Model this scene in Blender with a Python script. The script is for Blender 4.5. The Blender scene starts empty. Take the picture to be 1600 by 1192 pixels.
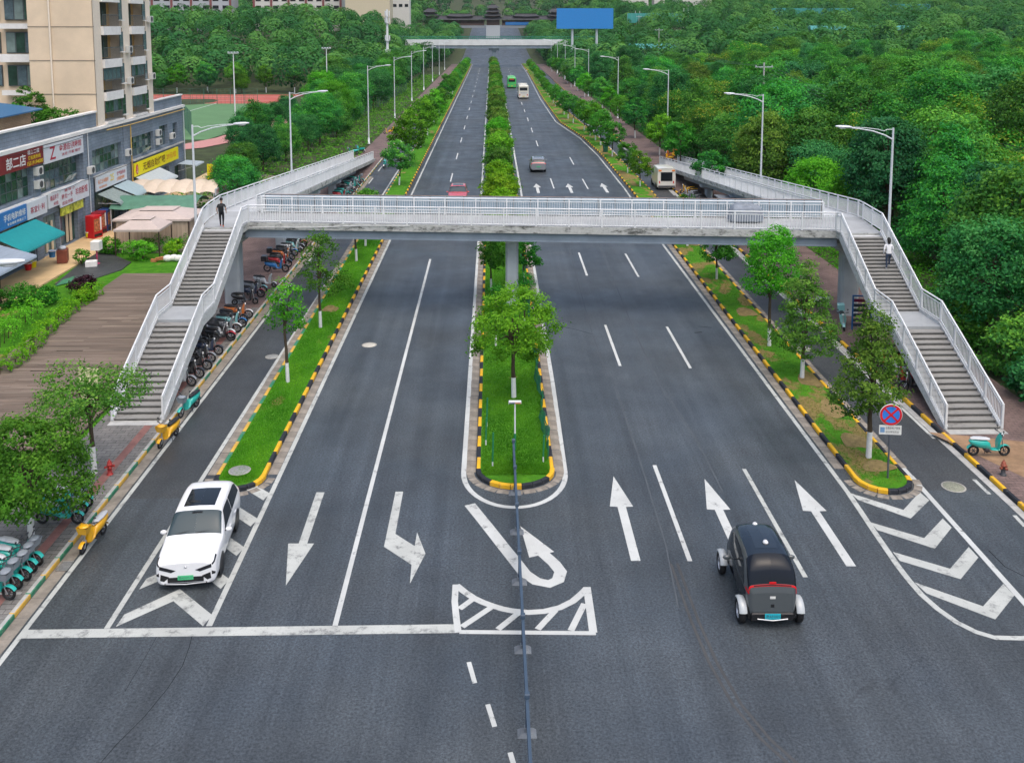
import bpy, math, random
import numpy as np
from mathutils import Vector, Matrix, Euler
random.seed(7)
SC = bpy.context.scene
COL = SC.collection
PI = math.pi

# ------------------------------------------------------------------ camera
CAM_H, PITCH, YAW = 17.75, math.atan(166/1480), math.atan(32*math.cos(math.atan(166/1480))/1480)
cd = bpy.data.cameras.new('camera'); cam = bpy.data.objects.new('camera', cd); COL.objects.link(cam)
cd.sensor_width = 36.0; cd.lens = 1480/1600*36; cd.shift_y = -(596-204)/1600
cd.clip_start = 0.5; cd.clip_end = 6000
cam.location = (0, 0, CAM_H); cam.rotation_euler = (PI/2-PITCH, 0, -YAW)
SC.camera = cam
# ------------------------------------------------------------------ sky, sun, exposure (overcast noon)
SUN_EL, SUN_AZ = math.radians(66), math.radians(158)      # azimuth from +Y clockwise
w = bpy.data.worlds.new('World'); SC.world = w; w.use_nodes = True
nt = w.node_tree; nt.nodes.clear()
sky = nt.nodes.new('ShaderNodeTexSky'); sky.sky_type = 'NISHITA'; sky.sun_disc = False
sky.sun_elevation = SUN_EL; sky.sun_rotation = SUN_AZ
sky.air_density = 1.0; sky.dust_density = 4.5; sky.ozone_density = 1.0
bgn = nt.nodes.new('ShaderNodeBackground'); bgn.inputs['Strength'].default_value = 0.15
wo = nt.nodes.new('ShaderNodeOutputWorld')
nt.links.new(sky.outputs[0], bgn.inputs[0]); nt.links.new(bgn.outputs[0], wo.inputs[0])
sl = bpy.data.lights.new('sun', 'SUN'); sun = bpy.data.objects.new('sun', sl); COL.objects.link(sun)
sl.energy = 0.9; sl.angle = math.radians(80); sl.color = (1.0, 0.955, 0.89)
sun.rotation_euler = Vector((-math.sin(SUN_AZ)*math.cos(SUN_EL), -math.cos(SUN_AZ)*math.cos(SUN_EL), -math.sin(SUN_EL))).to_track_quat('-Z', 'Y').to_euler()
sun.location = (0, 0, 80)
SC.view_settings.view_transform = 'Standard'; SC.view_settings.look = 'None'
SC.view_settings.exposure = 0.56; SC.view_settings.gamma = 1.0
SC.render.film_transparent = False
SC.cycles.max_bounces = 4; SC.cycles.diffuse_bounces = 2; SC.cycles.glossy_bounces = 2; SC.cycles.transmission_bounces = 3; SC.cycles.use_adaptive_sampling = True; SC.cycles.adaptive_threshold = 0.02
SC.cycles.use_denoising = True; SC.cycles.volume_bounces = 0

# ------------------------------------------------------------------ survey helper: photo point -> place on a level plane
_fw = Vector((math.sin(YAW)*math.cos(PITCH), math.cos(YAW)*math.cos(PITCH), -math.sin(PITCH)))
_rt = Vector((math.cos(YAW), -math.sin(YAW), 0)); _up = _rt.cross(_fw)
def G(u, v, z=0.0):
    r = _fw + _rt*((u-800)/1480) - _up*((v-204)/1480)
    t = (z-CAM_H)/r.z
    return (r.x*t, r.y*t)

# ------------------------------------------------------------------ properties / objects
def tag(o, label=None, cat=None, group=None, kind=None):
    if label: o['label'] = label
    if cat: o['category'] = cat
    if group: o['group'] = group
    if kind: o['kind'] = kind
    return o
def link(o, parent=None):
    COL.objects.link(o)
    if parent is not None: o.parent = parent
    return o
def empty(name, loc=(0, 0, 0), rz=0, parent=None):
    o = bpy.data.objects.new(name, None); link(o, parent)
    o.empty_display_size = 0.2; o.location = loc; o.rotation_euler = (0, 0, rz); return o
def inst(name, me, parent=None, loc=(0, 0, 0), rot=(0, 0, 0), sc=(1, 1, 1)):
    o = bpy.data.objects.new(name, me); link(o, parent)
    o.location = loc; o.rotation_euler = rot; o.scale = sc; return o
KIDS = {}
def kids(o):
    return [c for c in bpy.data.objects if c.parent == o]
def copy_tree(o, parent=None, tree=None):
    c = o.copy(); COL.objects.link(c); c.parent = parent
    for ch in (KIDS[o.name] if o.name in KIDS else []):
        copy_tree(ch, c)
    return c
def register(o):                       # remember a finished thing's children so that copying is quick
    KIDS[o.name] = kids(o)
    for c in KIDS[o.name]: register(c)

class MB:
    """collects geometry; build() links it as ONE mesh object"""
    def __init__(s): s.v = []; s.f = []; s.m = []; s.s = []
    def add(s, vs, fs, mi=0, smooth=False):
        b = len(s.v); s.v.extend([tuple(p) for p in vs])
        for f in fs: s.f.append(tuple(b+i for i in f)); s.m.append(mi); s.s.append(smooth)
        return s
    def box(s, x0, x1, y0, y1, z0, z1, mi=0):
        return s.add([(x0,y0,z0),(x1,y0,z0),(x1,y1,z0),(x0,y1,z0),(x0,y0,z1),(x1,y0,z1),(x1,y1,z1),(x0,y1,z1)],
                     [(0,3,2,1),(4,5,6,7),(0,1,5,4),(1,2,6,5),(2,3,7,6),(3,0,4,7)], mi)
    def obox(s, c, size, rz=0, mi=0, rx=0, ry=0):
        R = Euler((rx, ry, rz)).to_matrix(); hx, hy, hz = [k/2 for k in size]
        vs = [Vector(c)+R@Vector(p) for p in ((-hx,-hy,-hz),(hx,-hy,-hz),(hx,hy,-hz),(-hx,hy,-hz),(-hx,-hy,hz),(hx,-hy,hz),(hx,hy,hz),(-hx,hy,hz))]
        return s.add(vs, [(0,3,2,1),(4,5,6,7),(0,1,5,4),(1,2,6,5),(2,3,7,6),(3,0,4,7)], mi)
    def bbox(s, x0, x1, y0, y1, z0, z1, b=0.02, mi=0):           # box with chamfered top
        return s.add([(x0,y0,z0),(x1,y0,z0),(x1,y1,z0),(x0,y1,z0),(x0,y0,z1-b),(x1,y0,z1-b),(x1,y1,z1-b),(x0,y1,z1-b),
                      (x0+b,y0+b,z1),(x1-b,y0+b,z1),(x1-b,y1-b,z1),(x0+b,y1-b,z1)],
                     [(0,3,2,1),(8,9,10,11),(0,1,5,4),(1,2,6,5),(2,3,7,6),(3,0,4,7),(4,5,9,8),(5,6,10,9),(6,7,11,10),(7,4,8,11)], mi)
    def prism(s, pts, z0, z1, mi=0):
        n = len(pts); a = sum(pts[i][0]*pts[(i+1)%n][1]-pts[(i+1)%n][0]*pts[i][1] for i in range(n))
        if a < 0: pts = pts[::-1]
        return s.add([(p[0],p[1],z0) for p in pts]+[(p[0],p[1],z1) for p in pts],
                     [tuple(range(n))[::-1], tuple(range(n, 2*n))]+[(i,(i+1)%n,n+(i+1)%n,n+i) for i in range(n)], mi)
    def poly(s, pts, z, mi=0):
        n = len(pts); a = sum(pts[i][0]*pts[(i+1)%n][1]-pts[(i+1)%n][0]*pts[i][1] for i in range(n))
        if a < 0: pts = pts[::-1]
        return s.add([(p[0],p[1],z) for p in pts], [tuple(range(n))], mi)
    def cone(s, p0, p1, r0, r1=None, n=8, mi=0, caps=True, smooth=True):
        r1 = r0 if r1 is None else r1
        p0, p1 = Vector(p0), Vector(p1); d = (p1-p0).normalized()
        a = d.orthogonal().normalized(); b = d.cross(a)
        vs = []
        for p, r in ((p0, r0), (p1, r1)):
            for i in range(n):
                t = 2*PI*i/n; vs.append(p+a*(r*math.cos(t))+b*(r*math.sin(t)))
        s.add(vs, [(i,(i+1)%n,n+(i+1)%n,n+i) for i in range(n)], mi, smooth)
        if caps: s.add(vs, [tuple(range(n))[::-1], tuple(range(n,2*n))], mi)
        return s
    def tube(s, pts, r, n=6, mi=0, caps=True):
        pts = [Vector(p) for p in pts]; rs = r if isinstance(r, (list, tuple)) else [r]*len(pts)
        vs = []; a = None
        for k, p in enumerate(pts):
            d = (pts[min(k+1,len(pts)-1)]-pts[max(k-1,0)]).normalized()
            if a is None: a = d.orthogonal().normalized()
            a = (a-d*a.dot(d)).normalized(); b = d.cross(a)
            for i in range(n):
                t = 2*PI*i/n; vs.append(p+a*(rs[k]*math.cos(t))+b*(rs[k]*math.sin(t)))
        fs = [(k*n+i, k*n+(i+1)%n, (k+1)*n+(i+1)%n, (k+1)*n+i) for k in range(len(pts)-1) for i in range(n)]
        s.add(vs, fs, mi, True)
        if caps: s.add(vs, [tuple(range(n))[::-1], tuple(range((len(pts)-1)*n, len(pts)*n))], mi)
        return s
    def lathe(s, prof, n=12, c=(0,0,0), mi=0, axis='z'):
        vs = []
        for r, h in prof:
            for i in range(n):
                t = 2*PI*i/n; x, y = r*math.cos(t), r*math.sin(t)
                vs.append((c[0]+x,c[1]+y,c[2]+h) if axis=='z' else ((c[0]+h,c[1]+x,c[2]+y) if axis=='x' else (c[0]+y,c[1]+h,c[2]+x)))
        fs = [(k*n+i, k*n+(i+1)%n, (k+1)*n+(i+1)%n, (k+1)*n+i) for k in range(len(prof)-1) for i in range(n)]
        return s.add(vs, fs, mi, True)
    def ell(s, c, r, nu=10, nv=7, mi=0):
        vs = []
        for j in range(nv+1):
            ph = PI*j/nv
            for i in range(nu):
                t = 2*PI*i/nu; vs.append((c[0]+r[0]*math.sin(ph)*math.cos(t), c[1]+r[1]*math.sin(ph)*math.sin(t), c[2]-r[2]*math.cos(ph)))
        return s.add(vs, [(j*nu+i, j*nu+(i+1)%nu, (j+1)*nu+(i+1)%nu, (j+1)*nu+i) for j in range(nv) for i in range(nu)], mi, True)
    def ribbon(s, pts, wd, z, mi=0):
        L = []; R = []
        for k, p in enumerate(pts):
            a = Vector(pts[max(k-1,0)]); b = Vector(pts[min(k+1,len(pts)-1)]); d = (b-a).normalized(); nrm = Vector((-d.y, d.x))
            q = Vector(p); L.append(q+nrm*wd/2); R.append(q-nrm*wd/2)
        n = len(pts)
        return s.add([(p.x,p.y,z) for p in L]+[(p.x,p.y,z) for p in R], [(n+i,n+i+1,i+1,i) for i in range(n-1)], mi)
    def grid(s, P, mi=0, smooth=True):                            # P: rows of points
        r, c = len(P), len(P[0])
        return s.add([p for row in P for p in row], [(i*c+j,i*c+j+1,(i+1)*c+j+1,(i+1)*c+j) for i in range(r-1) for j in range(c-1)], mi, smooth)
    def mesh(s, name, mats):
        me = bpy.data.meshes.new(name); me.from_pydata(s.v, [], s.f)
        for m in (mats if isinstance(mats, (list, tuple)) else [mats]): me.materials.append(m)
        me.polygons.foreach_set('material_index', s.m); me.polygons.foreach_set('use_smooth', s.s)
        me.update(); return me
    def build(s, name, mats, parent=None, loc=(0,0,0), rot=(0,0,0)):
        return inst(name, s.mesh(name, mats), parent, loc, rot)

# ------------------------------------------------------------------ materials
def mat(name, col, rough=0.6, metal=0.0, var=0.12, scale=3.0, bump=0.0, bscale=None, spec=0.4, emit=0.0, coat=0.0, var2=0.0, scale2=0.4, stretch=None, alpha=1.0):
    m = bpy.data.materials.new(name); m.use_nodes = True; n = m.node_tree; P = n.nodes['Principled BSDF']
    P.inputs['Roughness'].default_value = rough; P.inputs['Metallic'].default_value = metal
    P.inputs['Specular IOR Level'].default_value = spec; P.inputs['Coat Weight'].default_value = coat
    c = (*col, 1.0); P.inputs['Base Color'].default_value = c
    m.diffuse_color = c
    if var or bump or var2:
        tc = n.nodes.new('ShaderNodeTexCoord'); vec = tc.outputs['Object']
        if stretch:
            mp = n.nodes.new('ShaderNodeMapping'); mp.inputs['Scale'].default_value = stretch; n.links.new(vec, mp.inputs[0]); vec = mp.outputs[0]
    if var:
        nz = n.nodes.new('ShaderNodeTexNoise'); nz.inputs['Scale'].default_value = scale; nz.inputs['Detail'].default_value = 5; nz.inputs['Roughness'].default_value = 0.65
        n.links.new(vec, nz.inputs['Vector'])
        rp = n.nodes.new('ShaderNodeValToRGB'); rp.color_ramp.elements[0].position = 0.32; rp.color_ramp.elements[1].position = 0.68
        rp.color_ramp.elements[0].color = (*[x*(1-var) for x in col], 1); rp.color_ramp.elements[1].color = (*[min(1, x*(1+var)) for x in col], 1)
        n.links.new(nz.outputs['Fac'], rp.inputs[0]); out = rp.outputs[0]
        if var2:
            n2 = n.nodes.new('ShaderNodeTexNoise'); n2.inputs['Scale'].default_value = scale2; n2.inputs['Detail'].default_value = 4; n.links.new(vec, n2.inputs['Vector'])
            r2 = n.nodes.new('ShaderNodeMapRange'); r2.inputs[1].default_value = 0.3; r2.inputs[2].default_value = 0.7; r2.inputs[3].default_value = 1-var2; r2.inputs[4].default_value = 1+var2*0.6
            n.links.new(n2.outputs['Fac'], r2.inputs[0])
            mx = n.nodes.new('ShaderNodeMix'); mx.data_type = 'RGBA'; mx.blend_type = 'MULTIPLY'; mx.inputs[0].default_value = 1.0
            n.links.new(out, mx.inputs[6]); n.links.new(r2.outputs[0], mx.inputs[7]); out = mx.outputs[2]
        n.links.new(out, P.inputs['Base Color'])
    if bump:
        b = n.nodes.new('ShaderNodeTexNoise'); b.inputs['Scale'].default_value = bscale or scale*6; b.inputs['Detail'].default_value = 4
        n.links.new(vec, b.inputs['Vector']); bp = n.nodes.new('ShaderNodeBump'); bp.inputs['Strength'].default_value = bump; bp.inputs['Distance'].default_value = 0.05
        n.links.new(b.outputs['Fac'], bp.inputs['Height']); n.links.new(bp.outputs[0], P.inputs['Normal'])
    if emit:
        P.inputs['Emission Color'].default_value = c; P.inputs['Emission Strength'].default_value = emit
    return m

def wmix(n, fac, a, b, blend='MIX'):
    mx = n.nodes.new('ShaderNodeMix'); mx.data_type = 'RGBA'; mx.blend_type = blend
    for s, val in ((0, fac), (6, a), (7, b)):
        if isinstance(val, (int, float)): mx.inputs[s].default_value = val
        elif isinstance(val, tuple): mx.inputs[s].default_value = val
        else: n.links.new(val, mx.inputs[s])
    return mx.outputs[2]
def noise(n, vec, scale, detail=4, rough=0.6):
    z = n.nodes.new('ShaderNodeTexNoise'); z.inputs['Scale'].default_value = scale; z.inputs['Detail'].default_value = detail; z.inputs['Roughness'].default_value = rough
    n.links.new(vec, z.inputs['Vector']); return z.outputs['Fac']
def mapr(n, v, a, b, c, d):
    r = n.nodes.new('ShaderNodeMapRange')
    for i, x in ((1,a),(2,b),(3,c),(4,d)): r.inputs[i].default_value = x
    n.links.new(v, r.inputs[0]); return r.outputs[0]
def mapping(n, vec, scale, rot=(0,0,0)):
    mp = n.nodes.new('ShaderNodeMapping'); mp.inputs['Scale'].default_value = scale; mp.inputs['Rotation'].default_value = rot
    n.links.new(vec, mp.inputs[0]); return mp.outputs[0]

def asphalt(name, base, lane=0.12, crack=0.35):
    m = bpy.data.materials.new(name); m.use_nodes = True; n = m.node_tree; P = n.nodes['Principled BSDF']
    tc = n.nodes.new('ShaderNodeTexCoord'); vec = tc.outputs['Object']
    grain = noise(n, vec, 13, 6, 0.85); gr = mapr(n, grain, 0.38, 0.62, 0.35, 1.75)
    blot = mapr(n, noise(n, vec, 0.22, 6, 0.62), 0.3, 0.7, 0.72, 1.22)
    streak = mapr(n, noise(n, mapping(n, vec, (1.3, 0.035, 1)), 1.0, 5, 0.6), 0.32, 0.68, 1-lane, 1+lane*1.3)
    fine = mapr(n, noise(n, mapping(n, vec, (9, 0.06, 1)), 1.0, 3, 0.5), 0.6, 0.78, 1.0, 1.22)
    c = wmix(n, 1.0, (*base, 1), gr, 'MULTIPLY'); c = wmix(n, 1.0, c, blot, 'MULTIPLY'); c = wmix(n, 1.0, c, streak, 'MULTIPLY'); c = wmix(n, 1.0, c, fine, 'MULTIPLY')
    tint = mapr(n, noise(n, vec, 0.09, 3, 0.5), 0.35, 0.65, 0.0, 1.0)
    c = wmix(n, wm(n, tint, 0.5), c, wmix(n, 1.0, c, (1.12, 1.0, 0.84, 1), 'MULTIPLY'))
    oil = mapr(n, noise(n, mapping(n, vec, (0.9, 0.16, 1)), 1.0, 6, 0.7), 0.58, 0.78, 0.0, 0.7)
    c = wmix(n, oil, c, wmix(n, 1.0, c, (0.5, 0.5, 0.5, 1), 'MULTIPLY'))
    # cracks
    warp = n.nodes.new('ShaderNodeVectorMath'); warp.operation = 'ADD'
    nz = n.nodes.new('ShaderNodeTexNoise'); nz.inputs['Scale'].default_value = 0.8; nz.inputs['Detail'].default_value = 4; n.links.new(vec, nz.inputs['Vector'])
    n.links.new(vec, warp.inputs[0]); n.links.new(nz.outputs['Color'], warp.inputs[1])
    vo = n.nodes.new('ShaderNodeTexVoronoi'); vo.feature = 'DISTANCE_TO_EDGE'; vo.inputs['Scale'].default_value = 0.11; n.links.new(warp.outputs[0], vo.inputs['Vector'])
    ck = mapr(n, vo.outputs['Distance'], 0.0, 0.0035, 1.0, 0.0)
    mask = mapr(n, noise(n, vec, 0.13, 2), 0.5, 0.6, 0.0, crack)
    mul = n.nodes.new('ShaderNodeMath'); mul.operation = 'MULTIPLY'; n.links.new(ck, mul.inputs[0]); n.links.new(mask, mul.inputs[1])
    c = wmix(n, mul.outputs[0], c, (0.012, 0.012, 0.013, 1))
    n.links.new(c, P.inputs['Base Color'])
    n.links.new(mapr(n, noise(n, vec, 0.35, 4), 0.3, 0.7, 0.40, 0.62), P.inputs['Roughness']); P.inputs['Specular IOR Level'].default_value = 0.5
    bp = n.nodes.new('ShaderNodeBump'); bp.inputs['Strength'].default_value = 0.35; bp.inputs['Distance'].default_value = 0.008
    n.links.new(grain, bp.inputs['Height']); n.links.new(bp.outputs[0], P.inputs['Normal'])
    return m
def wm(n, v, k):
    mu = n.nodes.new('ShaderNodeMath'); mu.operation = 'MULTIPLY'; n.links.new(v, mu.inputs[0]); mu.inputs[1].default_value = k; return mu.outputs[0]

def paint_worn(name, base, under, amount=0.5, scale=2.2):
    """paint with chips and scuffs that let the surface under it show"""
    m = bpy.data.materials.new(name); m.use_nodes = True; n = m.node_tree; P = n.nodes['Principled BSDF']
    tc = n.nodes.new('ShaderNodeTexCoord'); vec = tc.outputs['Object']
    a = noise(n, vec, scale, 8, 0.72); b = noise(n, vec, scale*9, 5, 0.75)
    chips = mapr(n, a, 0.60-0.06*amount, 0.69, 0.0, 0.85); fine = mapr(n, b, 0.58, 0.72, 0.0, 0.5*amount+0.15)
    dirt = mapr(n, noise(n, vec, 0.5, 4), 0.35, 0.7, 0.84, 1.06)
    c = wmix(n, 1.0, (*base, 1), dirt, 'MULTIPLY'); c = wmix(n, chips, c, (*under, 1)); c = wmix(n, fine, c, (*[0.6*u+0.2*v for u, v in zip(under, base)], 1))
    n.links.new(c, P.inputs['Base Color']); P.inputs['Roughness'].default_value = 0.7; P.inputs['Specular IOR Level'].default_value = 0.3
    return m

def leafmat(name, dark, mid, light, hue=0.025, transl=0.3):
    m = bpy.data.materials.new(name); m.use_nodes = True; n = m.node_tree; n.nodes.clear()
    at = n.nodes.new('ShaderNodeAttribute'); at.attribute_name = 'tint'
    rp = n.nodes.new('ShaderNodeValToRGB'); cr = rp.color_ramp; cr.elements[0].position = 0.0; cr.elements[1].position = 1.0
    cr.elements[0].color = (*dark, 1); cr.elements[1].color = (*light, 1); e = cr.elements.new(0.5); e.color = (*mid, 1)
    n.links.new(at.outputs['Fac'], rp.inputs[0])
    oi = n.nodes.new('ShaderNodeObjectInfo')
    hs = n.nodes.new('ShaderNodeHueSaturation'); n.links.new(rp.outputs[0], hs.inputs['Color'])
    n.links.new(mapr(n, oi.outputs['Random'], 0, 1, 0.5-hue, 0.5+hue), hs.inputs['Hue'])
    mu = n.nodes.new('ShaderNodeMath'); mu.operation = 'MULTIPLY'; n.links.new(oi.outputs['Random'], mu.inputs[0]); mu.inputs[1].default_value = 7.31
    fr = n.nodes.new('ShaderNodeMath'); fr.operation = 'FRACT'; n.links.new(mu.outputs[0], fr.inputs[0])
    n.links.new(mapr(n, fr.outputs[0], 0, 1, 0.72, 1.28), hs.inputs['Value'])
    d = n.nodes.new('ShaderNodeBsdfPrincipled'); d.inputs['Roughness'].default_value = 0.6; d.inputs['Specular IOR Level'].default_value = 0.08
    n.links.new(hs.outputs[0], d.inputs['Base Color'])
    t = n.nodes.new('ShaderNodeBsdfTranslucent'); n.links.new(wmix(n, 1.0, hs.outputs[0], (1.15, 1.25, 0.6, 1), 'MULTIPLY'), t.inputs['Color'])
    mx = n.nodes.new('ShaderNodeMixShader'); mx.inputs[0].default_value = transl; n.links.new(d.outputs[0], mx.inputs[1]); n.links.new(t.outputs[0], mx.inputs[2])
    o = n.nodes.new('ShaderNodeOutputMaterial'); n.links.new(mx.outputs[0], o.inputs[0])
    return m

A = asphalt('asphalt', (0.050, 0.0615, 0.0725), 0.2); ASIDE = asphalt('asphalt_side_road', (0.042, 0.048, 0.053), 0.1, 0.8)
WHITE = paint_worn('road_paint_white', (0.55, 0.57, 0.55), (0.09, 0.095, 0.1), 0.5)
WHITEW = paint_worn('road_paint_worn', (0.48, 0.50, 0.47), (0.08, 0.085, 0.09), 1.25)
KY = paint_worn('kerb_yellow', (0.80, 0.45, 0.02), (0.28, 0.24, 0.18), 0.35, 3); KB = paint_worn('kerb_black', (0.022, 0.026, 0.034), (0.12, 0.12, 0.12), 0.2, 3)
KG = paint_worn('kerb_green', (0.035, 0.22, 0.12), (0.26, 0.25, 0.2), 0.6, 3); KY2 = paint_worn('kerb_yellow_faded', (0.66, 0.40, 0.06), (0.3, 0.27, 0.2), 0.7, 3)
CONC = mat('concrete', (0.42, 0.42, 0.40), 0.85, var=0.18, scale=2.5, bump=0.3, var2=0.2)
GUTTER = mat('gutter_block', (0.24, 0.215, 0.18), 0.9, var=0.35, scale=1.6, bump=0.3)
PAVE = mat('paving', (0.2, 0.185, 0.17), 0.85, var=0.22, scale=1.2, bump=0.2, var2=0.25)
PAVERED = mat('paving_red', (0.24, 0.115, 0.10), 0.85, var=0.25, scale=1.5, bump=0.2, var2=0.2)
BEIGE = mat('paving_beige', (0.66, 0.47, 0.25), 0.6, var=0.1, scale=0.8, var2=0.12)
WOODD = mat('deck_wood', (0.185, 0.135, 0.10), 0.8, var=0.3, scale=1.5, bump=0.2, var2=0.3, stretch=(0.25, 5, 1))
TURF = mat('turf', (0.09, 0.22, 0.018), 0.9, var=0.35, scale=2.2, bump=0.6, bscale=30, var2=0.3)
SOIL = mat('forest_floor', (0.045, 0.06, 0.02), 0.95, var=0.4, scale=0.5, bump=0.5)
WPAINT = mat('white_paint', (0.71, 0.73, 0.735), 0.45, var=0.06, scale=1.2, var2=0.1)
GIRD = mat('girder_paint', (0.22, 0.27, 0.32), 0.5, var=0.1, scale=0.8, var2=0.12)
def stained(name, base, dark, thr=0.5):
    m = bpy.data.materials.new(name); m.use_nodes = True; n = m.node_tree; P = n.nodes['Principled BSDF']
    vec = n.nodes.new('ShaderNodeTexCoord').outputs['Object']
    a = noise(n, mapping(n, vec, (1.1, 1.1, 3.0)), 1.1, 8, 0.75); k = mapr(n, a, thr-0.03, thr+0.1, 0.0, 0.95)
    c = wmix(n, k, (*base, 1), (*dark, 1)); c = wmix(n, mapr(n, noise(n, vec, 6, 4), 0.4, 0.7, 0.0, 0.35), c, (0.2, 0.2, 0.17, 1))
    n.links.new(c, P.inputs['Base Color']); P.inputs['Roughness'].default_value = 0.85; return m
STAIN = stained('stained_concrete', (0.48, 0.49, 0.47), (0.05, 0.055, 0.05), 0.53)
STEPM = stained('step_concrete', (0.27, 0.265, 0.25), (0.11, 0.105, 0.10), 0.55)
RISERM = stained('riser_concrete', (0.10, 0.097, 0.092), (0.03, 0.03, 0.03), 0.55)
GALV = mat('galvanised', (0.62, 0.66, 0.70), 0.4, 0.3, var=0.05)
BLACK = mat('black_rubber', (0.012, 0.012, 0.013), 0.7, var=0.1); DGREY = mat('dark_grey', (0.05, 0.052, 0.058), 0.5, var=0.1)
STEEL = mat('steel', (0.5, 0.52, 0.54), 0.3, 0.8, var=0.05)
BARK = mat('bark', (0.075, 0.055, 0.035), 0.95, var=0.35, scale=6, bump=0.8, stretch=(3, 3, 0.6)); LIME = mat('limewash', (0.66, 0.67, 0.66), 0.9, var=0.1, scale=5)
def glassm(name, col, rough=0.05): return mat(name, col, rough, 0, var=0, spec=0.45)
GLASSD = glassm('dark_glass', (0.012, 0.016, 0.02)); GLASSG = mat('green_glass', (0.03, 0.075, 0.055), 0.12, var=0.5, scale=0.7, spec=0.7)
# ================================================================== SETTING
def ss(a, b, x):
    t = np.clip((np.asarray(x, float)-a)/(b-a), 0, 1); return t*t*(3-2*t)
def rise(Y): return 17*ss(430, 790, Y)
def T(X, Y):
    X = np.asarray(X, float); Y = np.asarray(Y, float)
    kr = ss(25, 75, X); kl = ss(28, 58, -X)
    hr = 28*ss(70, 820, Y+0.3*(X-25)) + 1.8*ss(25, 36, X)*(1-ss(90, 140, Y))
    hl = 14.5*ss(245, 400, Y) + 20*ss(430, 900, Y)
    z = rise(Y)*(1-kr)*(1-kl) + hr*kr + hl*kl
    return z + 62*ss(830, 1700, Y)
def tz(x, y): return float(T(x, y))

def terrain():
    xs = np.unique(np.concatenate([np.linspace(-1500, -300, 16), np.linspace(-300, -60, 25), np.linspace(-60, 80, 57), np.linspace(80, 400, 33), np.linspace(400, 1600, 16)]))
    ys = np.unique(np.concatenate([np.linspace(-60, 20, 5), np.linspace(20, 260, 61), np.linspace(260, 900, 65), np.linspace(900, 2200, 27)]))
    XX, YY = np.meshgrid(xs, ys); ZZ = T(XX, YY)-0.06
    ZZ += np.where((np.abs(XX) > 60) & (YY > 60), 0.5*np.sin(XX*0.11)*np.cos(YY*0.13), 0)*0.5
    mb = MB(); mb.grid(np.dstack([XX, YY, ZZ]).tolist(), 0)
    return tag(mb.build('ground', SOIL), kind='structure')
ground = terrain()

# ------------------------------------------------------------------ road sheet
def lerp_pts(pts, y):
    return float(np.interp(y, [p[0] for p in pts], [p[1] for p in pts]))
KL, KR = -14.47, 19.56                      # kerb lines of the two pavements
mb = MB()
ys = [-20, 34.2] + list(np.linspace(60, 430, 12)) + list(np.linspace(460, 800, 18)) + [900, 1000]
xs = [KL-0.05, -10.2, 15.4, KR+0.05]
for i in range(len(ys)-1):
    for j in range(3):
        mi = 0 if (j == 1 or i == 0) else 1
        z0, z1 = float(rise(ys[i])), float(rise(ys[i+1]))
        mb.add([(xs[j],ys[i],z0),(xs[j+1],ys[i],z0),(xs[j+1],ys[i+1],z1),(xs[j],ys[i+1],z1)], [(0,1,2,3)], mi)
road = tag(mb.build('road', [A, ASIDE]), kind='structure')

# ------------------------------------------------------------------ painted markings (sheets 4 mm above the asphalt, parts of the road)
ZP = 0.004
def mark(name, polys, m=WHITE, z=ZP):
    mb = MB()
    for p in polys: mb.poly(p, z)
    return mb.build(name, m, road)
def line(name, pts, wd, m=WHITE, z=ZP):
    return MB().ribbon(pts, wd, z).build(name, m, road)
def sub(p, q, n): return [(p[0]+(q[0]-p[0])*i/n, p[1]+(q[1]-p[1])*i/n) for i in range(n+1)]
line('edge_line', sub((-8.43, 26.5), (-8.4, 420), 30), 0.18, WHITEW)
line('centre_line', [(-4.69, 26.44), (-4.70, 70.6)], 0.16)
line('edge_line', sub((-11.42, 26.45), (-11.5, 420), 30), 0.17, WHITEW)
line('edge_line', sub((-13.8, 21), (-13.8, 58), 20), 0.16, WHITEW)
for k in range(20): line('edge_line', [(-13.8, 60+k*9.0), (-13.8, 64+k*9.0)], 0.15, WHITEW)
line('edge_line', sub((13.55, 34.0), (13.62, 44.6), 8)+sub((13.86, 76.2), (14.4, 101), 8)+sub((14.4, 127), (13.8, 147), 5)+sub((11.7, 172), (11.6, 225), 8)+[(12.9, 353), (13, 420)], 0.18, WHITEW)
line('edge_line', sub((16.54, 35), (16.6, 45), 8)+sub((17.0, 76), (17.3, 400), 20), 0.17, WHITE)
for a, b in ((38.7, 52), (55, 74), (80, 92), (97, 110), (120, 150), (160, 200), (215, 280)): line('edge_line', [(19.05, a), (19.07, b)], 0.15, WHITEW)
for a, b in (((1522,749), (1546,772)), ((1585,805), (1602,823))): line('edge_line', [G(*a), G(*b)], 0.15, WHITEW)
# line that runs round the nose of the median
arc = [(0.87-2.02*math.cos(t), 36.0-2.75*math.sin(t)) for t in np.linspace(0, PI, 22)]
line('edge_line', [(-1.1, 420), (-1.1, 77), (-1.14, 45)] + arc + [(3.0, 45), (3.1, 77), (3.15, 420)], 0.2)
for k in range(1, 20):                                   # lane dashes
    y = 29.6+17.9*k
    line('lane_dash', [(6.62+0.12*min(k,2)/2, y+0.2), (6.64+0.14*min(k,2)/2, y+7.0)], 0.15)
    if y < 130: line('lane_dash', [(10.22+0.2*min(k,3)/3, y-0.2), (10.24+0.2*min(k,3)/3, y+6.6)], 0.15)
    if y > 66: line('lane_dash', [(-4.7, y+5.0), (-4.7, y+11.0)], 0.15)
line('lane_dash', [(6.56, 29.6), (6.56, 36.5)], 0.16); line('lane_dash', [(10.1, 28.6), (10.1, 36.1)], 0.16, WHITEW)
mark('stop_line', [[(-13.78, 26.04), (-1.1, 26.02), (-1.1, 26.43), (-13.76, 26.44)]], WHITEW, 0.0045)
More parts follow.
